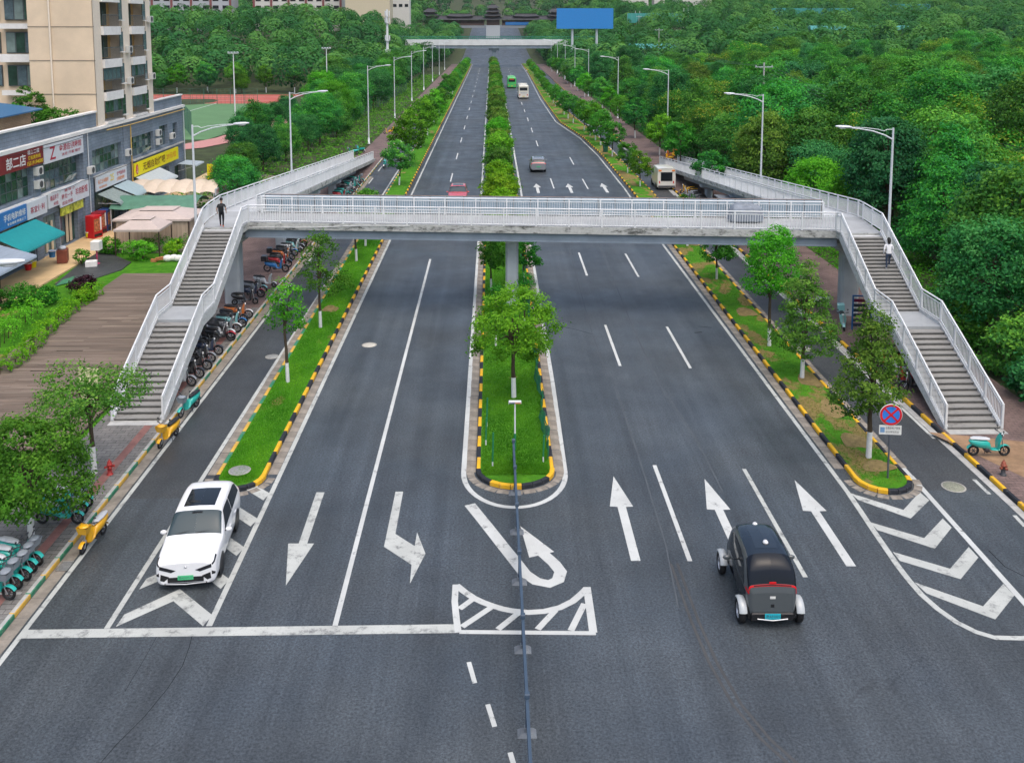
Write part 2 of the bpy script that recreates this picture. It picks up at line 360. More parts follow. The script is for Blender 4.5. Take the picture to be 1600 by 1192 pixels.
AR = [(958.6,744),(989.3,791.3),(978,791.8),(1000.9,876),(986,876),(964.9,791.8),(952.8,791)]
ar = [G(*p) for p in AR]
for tip in ((958.6,744),(1100.8,748),(1241.5,750)):
    q = G(*tip); mark('lane_arrow', [[(p[0]-ar[0][0]+q[0], p[1]-ar[0][1]+q[1]) for p in ar]], WHITE)
mark('lane_arrow', [[G(*p) for p in ((494.4,769),(507,769),(480,849),(490.6,849),(446.6,914.6),(450.3,849),(466.7,849))]], WHITEW)
mark('lane_arrow', [[G(*p) for p in ((618,768),(630,768),(617.7,834),(648,853),(651.7,831.6),(664.8,864.8),(640.4,912),(643,882),(600,854))]], WHITEW)
for X, y in ((4.95, 104.6), (8.5, 104.6), (12.3, 104.8)): mark('lane_arrow', [[(p[0]-ar[0][0]+X, p[1]-ar[0][1]+y) for p in ar]], WHITE)
u = [G(*p) for p in ((734,788),(760,820),(786,853),(806,878),(820,896),(838,908),(858,912),(872,906),(876,893),(866,880),(848,864))]
line('turn_arrow', u, 0.42); mark('turn_arrow_head', [[G(*p) for p in ((813,822),(866,862),(827,871))]], WHITE, 0.0045)
# bow-shaped hatch in front of the median
cur = [G(*p) for p in ((713,914),(724,923),(740,934),(755,941),(770,946.5),(785,951),(800,954),(825,956.5),(850,955),(875,949),(895,939),(908,928),(917,919))]
line('hatch_line', cur, 0.24)
line('hatch_line', [G(712,913), G(710.5,940), G(713,965), G(716,988)], 0.2, z=0.005); line('hatch_line', [G(718,987), G(931,989)], 0.18, z=0.0055); line('hatch_line', [G(917,917), G(927,988)], 0.24, z=0.005)
for a, b in (((718,951),(740,935)), ((722,979),(770,947)), ((778,983),(812,956)), ((840,983),(868,953)), ((892,985),(913,943))): line('hatch_bar', [G(*a), G(*b)], 0.2, z=0.006)
line('guide_dash', [G(732.5,1034), G(742,1067)], 0.13); line('guide_dash', [G(762,1100), G(773,1135)], 0.13); line('guide_dash', [G(797,1175), G(806,1205)], 0.13)
# tyre tracks, seams and scrapes
TM_ = paint_worn('tyre_track', (0.070,0.072,0.074), (0.05,0.06,0.07), 0.9, 5); SM_ = paint_worn('scrape', (0.085,0.098,0.11), (0.05,0.06,0.07), 0.95, 4); CK_ = mat('seam', (0.02,0.024,0.028), .9, var=.3)
for off in (0, .22): line('tyre_track', [(x_+off, y_) for x_, y_ in (G(*p) for p in ((1048,880),(1062,920),(1080,970),(1108,1035),(1145,1100),(1190,1155),(1240,1200)))], .09, TM_, .0025)
for pts, w_ in ((((887,378),(903,440),(925,520),(950,590)), .05), (((935,378),(960,440),(990,515),(1030,600),(1090,690),(1130,770)), .06), (((960,600),(1000,720),(1040,850),(1060,950)), .05)):
    line('scrape', [G(*p) for p in pts], w_, SM_, .0022)
for pts, w_ in ((((302,985),(296,1010),(285,1040),(262,1075),(225,1120),(180,1165),(150,1200)), .022), (((250,985),(225,1030),(195,1080)), .014), (((866,508),(900,515),(925,522)), .05), (((1090,510),(1112,512)), .07), (((1085,520),(1097,519)), .12), (((1545,860),(1570,885),(1610,905)), .04)):
    line('seam', [G(*p) for p in pts], w_, CK_, .0028)
# right gore
for poly in (((1328,770),(1411.6,796.5),(1436.8,768.8),(1452,781.4),(1423,810),(1341,781)), ((1358.7,815.4),(1444,840.6),(1473,810),(1487,824),(1460.7,857),(1371,828)),
             ((1395,862),(1484.6,888.4),(1513.6,854.4),(1528.7,870.8),(1501,904.6),(1406,876)), ((1429,909.6),(1536,947),(1567.7,912),(1585,930),(1555,967.5),(1448,927))):
    mark('chevron_marking', [[G(*p) for p in poly]], WHITEW)
line('gore_line', [G(*p) for p in ((1326,771),(1345,799),(1365,829),(1385,858),(1403,884),(1420,906),(1440,929),(1465,951),(1495,972),(1525,987),(1555,996),(1600,997),(1640,990))], 0.2, WHITEW, 0.005)
line('gore_line', [G(1423,743), G(1500,829), G(1565,902), G(1640,986)], 0.2, WHITE, 0.005)
# left gore
ch = [G(*p) for p in ((281,920),(332,961),(317,978),(271,939),(181,979),(194,960))]
for k in range(5): mark('chevron_marking', [[(min(max(p[0],-11.45),-8.42), p[1]+1.87*k) for p in ch]], WHITEW, 0.0045)

# ------------------------------------------------------------------ kerbs, verges, pavements
def kerb_mesh(name, m, L=0.99, wd=0.15, h=0.17): return MB().bbox(-wd/2, wd/2, -L/2, L/2, -0.02, h, 0.025).mesh(name, m)
KM = {k: kerb_mesh('kerb_stone', m) for k, m in (('y', KY), ('b', KB), ('g', KG), ('y2', KY2))}
KS = {k: kerb_mesh('kerb_stone', m, 0.49) for k, m in (('y', KY), ('b', KB), ('g', KG), ('y2', KY2))}
def top_light(k, m):    # painted face, bare concrete top
    mb = MB().bbox(-0.09, 0.09, -0.495, 0.495, -0.02, 0.16, 0.025); mb.m = [1 if i in (1,) else 0 for i in range(len(mb.f))]; return mb.mesh('kerb_stone', [m, CONC])
KT = {'g': top_light('g', KG), 'y2': top_light('y2', KY2)}
def kerb_run(parent, pts, cyc, meshes, step=1.0, ymax=150, wd=0.15, far_m=None, h=0.17):
    P = [Vector(p) for p in pts]; d = [0]
    for i in range(len(P)-1): d.append(d[-1]+(P[i+1]-P[i]).length)
    n = max(1, round(d[-1]/step)); far = MB()
    for k in range(n):
        s = (k+0.5)*d[-1]/n; i = max(j for j in range(len(P)) if d[j] <= s); i = min(i, len(P)-2)
        t = (s-d[i])/(d[i+1]-d[i]); q = P[i]+(P[i+1]-P[i])*t; a = P[i+1]-P[i]; rz = math.atan2(-a.x, a.y)
        key = cyc[k % len(cyc)]
        if q.y < ymax: inst('kerb_stone', meshes[key], parent, (q.x, q.y, float(rise(q.y))+random.uniform(-0.006, 0.004)), (0, 0, rz+random.uniform(-0.006, 0.006)), (1, d[-1]/n/step, 1))
        else: far.obox((q.x, q.y, h/2), (wd, step*0.98, h), rz, k % 2)
    if far.f: tag(far.build('kerb_row', far_m, parent), kind='stuff')
GB = MB().bbox(-0.19, 0.19, -0.47, 0.47, -0.02, 0.008, 0.004).mesh('gutter_block', GUTTER)
def gutter(parent, pts, off, y0, y1, step=0.98):
    y = y0
    while y < y1:
        x = lerp_pts(pts, y)+off; inst('gutter_block', GB, parent, (x+random.uniform(-.01,.01), y, random.uniform(-0.003, 0.003)), (0, 0, random.uniform(-.012,.012))); y += step
def island(name, Lp, Rp, ynose, dn, turf, mL, mR, cL, cR, noseseq, far):
    y0 = ynose+dn; yf = 425.0
    yy = [y0] + [y for y in np.arange(40, 426, 5.0) if y > y0+1]
    l = [(lerp_pts(Lp, y), y) for y in yy]; r = [(lerp_pts(Rp, y), y) for y in yy]
    cx, hw = (l[0][0]+r[0][0])/2, (r[0][0]-l[0][0])/2
    nose = [(cx-hw*math.cos(t), y0-dn*math.sin(t)) for t in np.linspace(0, PI, 17)]
    zt = 0.125; mb = MB()
    for i in range(len(yy)-1):
        q = [(l[i][0]+.05,l[i][1],zt), (r[i][0]-.05,r[i][1],zt), (r[i+1][0]-.05,r[i+1][1],zt), (l[i+1][0]+.05,l[i+1][1],zt)]
        nseg = 6; 
        rows = []
        for a in range(nseg+1):
            t = a/nseg; bul = 0.07*math.sin(PI*t)
            rows.append([(q[0][0]+(q[1][0]-q[0][0])*t, q[0][1], zt+bul), (q[3][0]+(q[2][0]-q[3][0])*t, q[3][1], zt+bul)])
        mb.grid(rows[::-1])
    mb.add([(p[0]*0.97+cx*0.03, p[1]+0.03, zt) for p in nose]+[(cx, y0, zt+0.07)], [(i, i+1, len(nose)) for i in range(len(nose)-1)], 0, True)
    o = tag(mb.build(name, turf), kind='structure')
    kerb_run(o, [(p[0]+.0, p[1]) for p in l], cL, mL, far_m=[KY, KB] if cL[0] == 'y' else [KY2, KG])
    kerb_run(o, r, cR, mR, far_m=[KY, KB])
    n = len(noseseq)
    for k, key in enumerate(noseseq):
        t = PI*(k+.5)/n; q = (cx-hw*math.cos(t), y0-dn*math.sin(t)); tn = (hw*math.sin(t), -dn*math.cos(t)); rz = math.atan2(-tn[0], tn[1])
        ln = math.hypot(*tn)*PI/n
        inst('kerb_stone', KS[key], o, (q[0], q[1], random.uniform(-.004,.004)), (0, 0, rz), (1.25, ln/0.5*1.02, 1))
        q2 = (cx-(hw+.32)*math.cos(t), y0-(dn+.32)*math.sin(t))
        if k % 1 == 0: inst('gutter_block', GB, o, (q2[0], q2[1], random.uniform(-.003,.002)), (0, 0, rz), (0.8, ln/0.94*1.15, 1))
    return o, l, r
def turf2(name, soil_amt):
    m = bpy.data.materials.new(name); m.use_nodes = True; n = m.node_tree; P = n.nodes['Principled BSDF']
    vec = n.nodes.new('ShaderNodeTexCoord').outputs['Object']
    a = noise(n, vec, 1.6, 6, 0.65); g = wmix(n, mapr(n, a, 0.3, 0.7, 0, 1), (0.04, 0.16, 0.010, 1), (0.10, 0.30, 0.018, 1))
    g = wmix(n, mapr(n, noise(n, vec, 14, 5, 0.7), 0.35, 0.7, 0.0, 0.4), g, (0.025, 0.10, 0.008, 1))
    b = mapr(n, noise(n, mapping(n, vec, (0.55, 0.3, 1)), 1.0, 5, 0.6), 0.66-soil_amt*0.22, 0.70-soil_amt*0.2, 0.0, 0.9)
    g = wmix(n, b, g, wmix(n, mapr(n, noise(n, vec, 5, 4), .3, .7, 0, 1), (0.17, 0.12, 0.05, 1), (0.30, 0.21, 0.085, 1)))
    n.links.new(g, P.inputs['Base Color']); P.inputs['Roughness'].default_value = 0.95; P.inputs['Specular IOR Level'].default_value = 0.1
    bp = n.nodes.new('ShaderNodeBump'); bp.inputs['Strength'].default_value = 0.7; bp.inputs['Distance'].default_value = 0.06
    n.links.new(noise(n, vec, 22, 4, .7), bp.inputs['Height']); n.links.new(bp.outputs[0], P.inputs['Normal']); return m
TL, TM, TR = turf2('turf_left', 0.12), turf2('turf_median', 0.05), turf2('turf_right', 0.72)
LI_L, LI_R = [(36,-10.8),(75,-11.05),(430,-11.1)], [(36,-9.02),(430,-9.02)]
MI_L, MI_R = [(36,-.56),(430,-.5)], [(36,2.37),(76,2.55),(430,2.6)]
RI_L = [(36,14.22),(76,14.66),(101,15.0),(127,15.0),(147,14.4),(171,12.4),(225,12.3),(353,13.5),(430,13.6)]
RI_R = [(36,16.25),(76,16.66),(101,17.0),(134,16.8),(150,16.7),(202,15.0),(353,16.2),(430,16.3)]
verge_l, vl1, vl2 = island('verge_left', LI_L, LI_R, 34.75, 1.0, TL, KM, KM, ['y2','g'], ['y','b'], ['b','b','b','y','b','b','b','y','y'], None)
median, md1, md2 = island('median', MI_L, MI_R, 34.7, 1.35, TM, KM, KM, ['y','b'], ['y','b'], ['b','b','b','y','y','y','b','b','b','y','y'], None)
verge_r, vr1, vr2 = island('verge_right', RI_L, RI_R, 34.0, 1.1, TR, KM, KM, ['y','b'], ['b','y'], ['y','y','y','y','b','b','b','b','y'], None)
for o, pts, off in ((verge_l, LI_R, .30), (verge_l, LI_L, -.30), (median, MI_L, -.30), (median, MI_R, .30), (verge_r, RI_L, -.30), (verge_r, RI_R, .24)):
    gutter(o, pts, off, 36.5, 82)

def pavement(name, poly, m, z=0.13):
    return tag(MB().prism(poly, z-0.4, z).build(name, m), kind='structure')
def paverm(name, c1, c2, sx, sy, mort):
    m = bpy.data.materials.new(name); m.use_nodes = True; n = m.node_tree; P = n.nodes['Principled BSDF']
    vec = n.nodes.new('ShaderNodeTexCoord').outputs['Object']
    b = n.nodes.new('ShaderNodeTexBrick'); n.links.new(vec, b.inputs['Vector']); b.inputs['Scale'].default_value = 1.0
    b.inputs['Color1'].default_value = (*c1, 1); b.inputs['Color2'].default_value = (*c2, 1); b.inputs['Mortar'].default_value = (*mort, 1)
    b.inputs['Brick Width'].default_value = sx; b.inputs['Row Height'].default_value = sy; b.inputs['Mortar Size'].default_value = 0.012
    c = wmix(n, 1.0, b.outputs['Color'], mapr(n, noise(n, vec, 0.6, 6, .65), .3, .7, 0.6, 1.25), 'MULTIPLY'); c = wmix(n, 1.0, c, mapr(n, noise(n, vec, 7, 5, .7), .3, .7, 0.75, 1.2), 'MULTIPLY')
    n.links.new(c, P.inputs['Base Color']); P.inputs['Roughness'].default_value = 0.85; return m
PV1 = paverm('paving_grey', (0.17, 0.165, 0.155), (0.21, 0.2, 0.185), 0.5, 0.25, (0.07, 0.065, 0.06))
PV2 = paverm('paving_wine', (0.165, 0.112, 0.10), (0.20, 0.135, 0.122), 0.4, 0.2, (0.09, 0.07, 0.06))
sw_l = pavement('pavement_left', [(-17.55, -5), (-14.56, -5), (-14.56, 58), (-17.55, 58)], PV1)
sw_l2 = pavement('pavement_left_far', [(-21.0, 58.01), (-14.56, 58.01), (-14.56, 420), (-17.6, 420), (-17.9, 128), (-21.0, 122)], PV2)
sw_r = pavement('pavement_right', [(19.65, -5), (25.0, -5), (25.0, 95), (24.2, 130), (23.4, 420), (19.65, 420)], PV2)
MB().ribbon([(-15.2, 15), (-15.2, 57.9)], 0.35, 0.134).build('red_paver_band', PAVERED, sw_l)
MB().poly([G(1450,675,.13), G(1600,690,.13), (24.9,30.5), (21.6,30.5), (21.2,34.0)], 0.135).build('brown_paver_patch', mat('paving_brown', (0.30,0.19,0.11), .85, var=.2, scale=3, var2=.2), sw_r)
MB().poly([G(1275,460,.13), G(1300,455,.13), (21.0,62), (19.9,62)], 0.135).build('sand_paver_patch', mat('paving_sand', (0.30,0.24,0.14), .9, var=.15, scale=3), sw_r)
for yy0 in (23.5, 28.0): MB().box(-17.0, -14.7, yy0, yy0+0.12, 0.12, 0.136).build('paver_border', CONC, sw_l)
kerb_run(sw_l, [(KL, 15), (KL, 300)], ['y2','g'], KT, far_m=[KY2, KG], wd=0.18)
kerb_run(sw_r, [(KR, 20), (KR, 300)], ['y','b'], KM, far_m=[KY, KB])
gl = MB(); [gl.box(-14.36, -13.95, 20+k*1.0, 20.985+k*1.0, -0.02, 0.006+random.uniform(-.003,.003)) for k in range(90)]
tag(gl.build('gutter_row', GUTTER, sw_l), kind='stuff')
gl = MB(); [gl.box(19.16, 19.45, 22+k*1.0, 22.985+k*1.0, -0.02, 0.006+random.uniform(-.003,.003)) for k in range(90)]
tag(gl.build('gutter_row', CONC, sw_r), kind='stuff')

# left plaza in front of the shops
plaza = pavement('plaza', [(-34.0, 40), (-30.6, 40), (-30.6, 86), (-34.0, 120)], BEIGE, 0.16)
pavement('plaza_beyond', [(-30.58, 72.8), (-26.0, 72.8), (-21.02, 78), (-21.02, 106), (-33.9, 118)], mat('paving_side_yard', (0.26,0.22,0.17), .85, var=.2, scale=1.0), 0.12)
pavement('asphalt_patch', [G(85,447), G(120,418), G(150,398), G(172,398), G(205,412), G(190,424), G(140,440)], ASIDE, 0.12)
MB().poly([G(86,447,.13), G(98,437,.13), G(118,431,.13), G(110,441,.13)], 0.126).build('green_mat', mat('green_mat', (0.05,0.2,0.10), .9, var=.2)).update_tag()
bpy.data.objects['green_mat'].parent = bpy.data.objects['asphalt_patch']
planter = tag(MB().prism([(-30.58, 30), (-17.6, 30), (-17.6, 41.5), (-17.6, 72.7), (-30.58, 72.7)], -0.3, 0.06).build('planting_bed', turf2('turf_bed', 0.3)), kind='structure')

# wooden deck: planks run across, a few have dropped out
deck = empty('boardwalk', (0, 0, 0)); tag(deck, 'weathered brown timber boardwalk beside the staircase, a few boards missing', 'boardwalk')
rr = random.Random(3); near_pl = 0
MB().prism([(-25.9, 38), (-17.8, 38), (-17.8, 66.4), (-26.2, 66.4)], 0.07, 0.13).build('joist_base', mat('deck_dark', (0.03,0.025,0.02), .9, var=.2), deck)
gaps = {(58.0): (-21.5, -19.6), (55.4): (-21.6, -18.4), (50.2): (-23.6, -22.2), (47.2): (-23.6, -21.9)}
pl = MB(); y = 38.0; tonesM = [mat('plank_%s' % n_, c_, 0.85, var=.25, scale=1.4, bump=.2, var2=.3, stretch=(0.3, 4, 1)) for n_, c_ in (('a', (0.175,0.135,0.105)), ('b', (0.19,0.15,0.118)), ('c', (0.165,0.125,0.096)), ('d', (0.25,0.2,0.15)))]
while y < 66.2:
    x0 = -25.9-0.3*(y-38)/28; x = x0
    while x < -17.85:
        L = min(rr.choice((2.4, 3.2, 4.0)), -17.85-x); skip = False
        for gy, (ga, gb) in gaps.items():
            if abs(y-gy) < 0.08:
                skip = True
                if x+L > ga and x < gb: 
                    if ga-x > .2: pl.box(x, ga, y, y+.138, .10, .16, 0)
                    if x+L-gb > .2: pl.box(gb, x+L-.01, y, y+.138, .10, .16, 1)
                else: skip = False
        if not skip: pl.box(x, x+L-0.008, y, y+0.138, 0.10, 0.16+rr.uniform(-.006, .006), rr.choices((0,1,2,3), (5,4,3,0.35))[0])
        x += L
    y += 0.15
tag(pl.build('planks', tonesM, deck), kind='stuff')
# ================================================================== FOOTBRIDGE
DZ = 5.6
def Ff(x): return 56.4-0.0896*x
def Fr(x): return 59.72-0.0774*x
fb = empty('footbridge', (0, 57, 0)); tag(fb, 'white steel footbridge crossing the avenue with stairs and ramps at both ends', 'footbridge')
FO = Vector((0, 57, 0))
def fbuild(mb, name, m, parent=None, local=False):
    """geometry given in world coordinates, stored relative to the footbridge"""
    if parent is None:
        mb.v = [(p[0], p[1]-57, p[2]) for p in mb.v]; return mb.build(name, m, fb)
    mb.v = [(p[0], p[1]-57, p[2]) for p in mb.v]; return mb.build(name, m, parent)
outl = [(-17.4,56.3),(-15.1,56.3),(-15.05,Ff(-15.05)),(20.35,Ff(20.35)),(20.4,53.9),(22.8,53.9),(23.25,57.8),(23.25,58.6),(20.85,58.6),(20.85,Fr(20.85)),(-15.25,Fr(-15.25)),(-15.25,61.2),(-17.75,61.2),(-17.75,58.5)]
fbuild(MB().prism(outl, 5.17, DZ), 'deck', STAIN)
ins = [(p[0], p[1]) for p in outl]
mbt = MB().prism([(-17.3,56.35),(-15.15,56.35),(-15.1,Ff(-15.1)+.12),(20.3,Ff(20.3)+.12),(20.45,53.95),(22.72,53.95),(23.15,57.8),(23.15,58.55),(20.9,58.55),(20.8,Fr(20.8)-.12),(-15.3,Fr(-15.3)-.12),(-15.3,61.15),(-17.65,61.15),(-17.65,58.5)], DZ-.05, DZ+.012)
fbuild(mbt, 'deck_paving', mat('deck_paving', (0.36,0.375,0.38), .8, var=.12, scale=1.0, var2=.15))
fbuild(MB().prism([(-15.3,Ff(-15.3)+.22),(20.5,Ff(20.5)+.22),(20.5,Fr(20.5)-.25),(-15.3,Fr(-15.3)-.25)], 4.66, 5.165), 'girder', GIRD)
fbuild(MB().prism([(-15.3,Ff(-15.3)+.14),(20.5,Ff(20.5)+.14),(20.5,Ff(20.5)+.22),(-15.3,Ff(-15.3)+.22)], 4.62, 4.68).prism([(-15.3,Ff(-15.3)+.14),(20.5,Ff(20.5)+.14),(20.5,Ff(20.5)+.24),(-15.3,Ff(-15.3)+.24)], 5.09, 5.165), 'girder_flange', GIRD)

def pillar(x, y, w_, d_, cap_w, cap_d, ztop, rz=-0.08, zc=0.75):
    c = .12; mb = MB()
    pts = [(-w_/2+c,-d_/2),(w_/2-c,-d_/2),(w_/2,-d_/2+c),(w_/2,d_/2-c),(w_/2-c,d_/2),(-w_/2+c,d_/2),(-w_/2,d_/2-c),(-w_/2,-d_/2+c)]
    mb.prism(pts, 0, ztop-zc)
    def ring(s1, s2, z): return [(p[0]*s1, p[1]*s2, z) for p in pts]
    r0 = ring(1,1,ztop-zc); r1 = ring(cap_w/w_, cap_d/d_, ztop-.28); r2 = ring(cap_w/w_, cap_d/d_, ztop)
    mb.add(r0+r1+r2, [(i,(i+1)%8,8+(i+1)%8,8+i) for i in range(8)]+[(8+i,8+(i+1)%8,16+(i+1)%8,16+i) for i in range(8)]+[tuple(range(16,24))])
    return mb.build('pillar', mat('pillar_paint', (0.42,0.46,0.49), .6, var=.12, scale=.9, var2=.2), fb, (x, y-57, 0.02), (0,0,rz))
pillar(-16.45, 59.3, 1.0, 0.95, 2.3, 1.4, 4.66); pillar(21.75, 56.0, 1.05, 0.95, 2.4, 1.4, 4.66); pillar(1.25, 58.2, 0.78, 0.7, 1.4, 1.0, 4.64, zc=.45)

# railings ---------------------------------------------------------
POST = MB().box(-.045,.045,-.045,.045,0,1.1).mesh('post', WPAINT)
def railing(name, pts, h=1.08, step=1.95, gap=0.155):
    """pts: floor line in world coordinates (x, y, z)"""
    P = [Vector(p) for p in pts]; rails = MB(); bal = MB()
    def off(z): return [p+Vector((0,0,z)) for p in P]
    for z, r in ((h, .045), (h-.17, .028), (.1, .03)):
        for i in range(len(P)-1): rails.cone(off(z)[i], off(z)[i+1], r, r, 6)
    o = fbuild(rails, name, WPAINT); posts = []
    for i in range(len(P)-1):
        a, b = P[i], P[i+1]; L = (b-a).length; n = max(1, round(L/step)); m_ = max(1, round(L/n/gap))
        for k in range(n):
            posts.append(a+(b-a)*(k/n))
            for q in range(1, m_):
                p = a+(b-a)*((k+q/m_)/n); bal.box(p.x-.014,p.x+.014,p.y-.014,p.y+.014,p.z+.1,p.z+h-.17)
    posts.append(P[-1])
    for p in posts: inst('post', POST, o, (p.x, p.y-57, p.z-.01))
    tag(fbuild(bal, 'balusters', WPAINT, o), kind='stuff')
    return o
e = .1
LO, LIn = [(-16.98,41.0),(-17.33,48.0),(-17.33,50.1),(-17.36,56.3)], [(-14.78,41.0),(-15.03,48.0),(-15.05,50.1),(-15.1,56.3)]
RO, RIn = [(22.28,39.3),(22.68,46.1),(22.68,48.3),(22.75,53.9)], [(19.83,39.3),(20.2,46.1),(20.25,48.3),(20.4,53.9)]
zs = [0.2, 2.78, 2.78, DZ+.1]
zL = [0.13, 2.65, 2.65, DZ]
def st(pl, dx): return [(p[0]+dx, p[1], z) for p, z in zip(pl, zs)]
railing('railing', [(-15.0, Ff(-15.0)+.07, DZ), (20.35, Ff(20.35)+.07, DZ)])
railing('railing', [(-14.9, Fr(-14.9)-.1, DZ), (20.75, Fr(20.75)-.1, DZ)])
railing('railing', st(LIn, .05)+[(-15.05, Ff(-15.05)+.05, DZ)], step=1.8)
railing('railing', st(RIn, -.02)+[(20.4, Ff(20.4)+.05, DZ)], step=1.8)
RAMP = 0.35
railing('railing', st(LO, 0)+[(-17.7,58.5,DZ),(-17.72,61.2,DZ),(-18.0,122.5,RAMP)], step=1.8)
railing('railing', st(RO, .02)+[(23.2,57.8,DZ),(23.2,58.6,DZ),(23.3,117.2,RAMP)], step=1.8)
railing('railing', [(-15.3,61.0,DZ),(-15.3,121.5,RAMP)]); railing('railing', [(20.85,58.5,DZ),(20.85,116.2,RAMP)])
# stairs -----------------------------------------------------------
def stairs(O, I, risers, ztop):
    part = None
    # sloping slab and side kerbs
    slab = MB()
    for k in range(3):
        (xa, ya), (xb, yb) = O[k], O[k+1]; (xc, yc), (xd, yd) = I[k], I[k+1]; za, zb = zL[k], zL[k+1]; t = .38
        slab.add([(xa,ya,za-.12),(xc,yc,za-.12),(xd,yd,zb-.12),(xb,yb,zb-.12),(xa,ya,max(za-t,-.1)),(xc,yc,max(za-t,-.1)),(xd,yd,zb-t),(xb,yb,zb-t)],
                 [(0,1,2,3),(7,6,5,4),(0,4,5,1),(1,5,6,2),(2,6,7,3),(3,7,4,0)])
    part = fbuild(slab, 'staircase', mat('stair_slab', (0.50,0.52,0.53), .7, var=.1, var2=.15))
    for L_, s in ((O, -1), (I, 1)):
        ku = MB(); s_ = s if O[0][0] < I[0][0] else -s
        for k in range(3):
            (xa, ya), (xb, yb) = L_[k], L_[k+1]; za, zb = zL[k], zL[k+1]; w0, w1 = (-.09, .09)
            lo, hi = -.42, .17
            ku.add([(xa+w0,ya,max(za+lo,-.1)),(xa+w1,ya,max(za+lo,-.1)),(xb+w1,yb,zb+lo),(xb+w0,yb,zb+lo),(xa+w0,ya,za+hi),(xa+w1,ya,za+hi),(xb+w1,yb,zb+hi),(xb+w0,yb,zb+hi)],
                   [(0,3,2,1),(4,5,6,7),(0,1,5,4),(1,2,6,5),(2,3,7,6),(3,0,4,7)])
        fbuild(ku, 'stringer', STAIN2, part)
    wd = abs(I[0][0]-O[0][0])-.14
    for k, n in ((0, risers[0]), (2, risers[1])):
        (xa, ya), (xb, yb) = O[k], O[k+1]; (xc, _), (xd, _) = I[k], I[k+1]; za, zb = zL[k], zL[k+1]
        rh = (zb-za)/n; td = (yb-ya)/n
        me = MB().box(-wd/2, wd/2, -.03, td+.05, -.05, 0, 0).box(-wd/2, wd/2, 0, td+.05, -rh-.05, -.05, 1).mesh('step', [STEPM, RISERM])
        for i in range(n-1 if k else n-1):
            t = (i)/n; x = ((xa+xc)+((xb+xd)-(xa+xc))*t)/2
            inst('step', me, part, (x, ya+(yb-ya)*t-57, za+rh*(i+1)))
    (xa, ya), (xb, yb) = O[1], O[2]; (xc, _), (xd, _) = I[1], I[2]
    fbuild(MB().prism([(min(xa,xc)+.09,ya-.3),(max(xa,xc)-.09,ya-.3),(max(xb,xd)-.09,yb+.05),(min(xb,xd)+.09,yb+.05)], 2.4, 2.651), 'landing', mat('landing_paving', (0.34,0.36,0.37), .8, var=.1, scale=1.2), part)
    # foot plate
    (xa, ya) = O[0]; (xc, _) = I[0]
    fbuild(MB().box(min(xa,xc)-.05, max(xa,xc)+.05, ya-.5, ya, 0.05, 0.15), 'foot_slab', CONC, part)
    return part
STAIN2 = stained('stringer_paint', (0.56,0.58,0.585), (0.22,0.22,0.2), 0.6)
stairs(LO, LIn, (18, 21), DZ); stairs(RO, RIn, (18, 21), DZ)
def sloped(name, x0, x1, y0, z0, y1, z1, t, m, parent=None, dz=0):
    mb = MB().add([(x0,y0,z0+dz),(x1,y0,z0+dz),(x1,y1,z1+dz),(x0,y1,z1+dz),(x0,y0,z0+dz-t),(x1,y0,z0+dz-t),(x1,y1,z1+dz-t),(x0,y1,z1+dz-t)], [(0,1,2,3),(7,6,5,4),(0,4,5,1),(1,5,6,2),(2,6,7,3),(3,7,4,0)])
    return fbuild(mb, name, m, parent)
RS = mat('ramp_side', (0.5,0.52,0.53), .7, var=.1, var2=.15)
for (a, b, y0, y1) in ((-17.85,-15.2,61.15,122.5), (20.75,23.35,58.55,117.2)):
    r = sloped('ramp', a, b, y0, DZ, y1, RAMP, .32, RS); sloped('ramp_beam', a+.5, b-.5, y0, DZ, y1-14, RAMP+1.1, .45, GIRD, r, -.33)
    sloped('ramp_fascia', a-.05, a+.0, y0, DZ, y1, RAMP, .4, STAIN, r, .03); sloped('ramp_fascia', b+.0, b+.05, y0, DZ, y1, RAMP, .4, STAIN, r, .03)
    for y in (y0+12, y0+24, y0+36):
        z = DZ+(RAMP-DZ)*(y-y0)/(y1-y0)-.78
        pillar((a+b)/2, y, .75, .7, 1.8, .9, z, 0, min(.5, z*.4))
# hoarding behind the rear railing
PANM = mat('panel_blue_grey', (0.36,0.47,0.55), .45, var=.08, scale=.6, var2=.15); n = 33
hoard = fbuild(MB().tube([(-14.7,Fr(-14.7)+.1,6.78),(20.7,Fr(20.7)+.1,6.78)], .035, 5).tube([(-14.7,Fr(-14.7)+.1,5.66),(20.7,Fr(20.7)+.1,5.66)], .035, 5), 'hoarding', mat('rusty_frame', (0.25,0.2,0.18), .8, var=.3, scale=2))
pm = MB().box(-.525,.525,-.012,.012,0,1.06).mesh('panel', PANM)
for k in range(n):
    x = -14.7+(k+.5)*35.4/n; inst('panel', pm, hoard, (x, Fr(x)+.1-57, 5.69), (random.uniform(-.01,.01), 0, -.077))
for k in range(n+1):
    x = -14.7+k*35.4/n; fbuild(MB().box(x-.02,x+.02,Fr(x)+.04,Fr(x)+.085,5.6,6.8), 'panel_stud', mat('stud', (0.2,0.2,0.2), .7, var=.2) if k == 0 else bpy.data.materials['stud'], hoard)
fbuild(MB().tube([(-15.0,Ff(-15)-.04,5.3),(-11,Ff(-11)-.05,5.36),(-8,Ff(-8)-.05,5.52),(-5,Ff(-5)-.05,5.55)], .02, 5), 'cable', WPAINT)

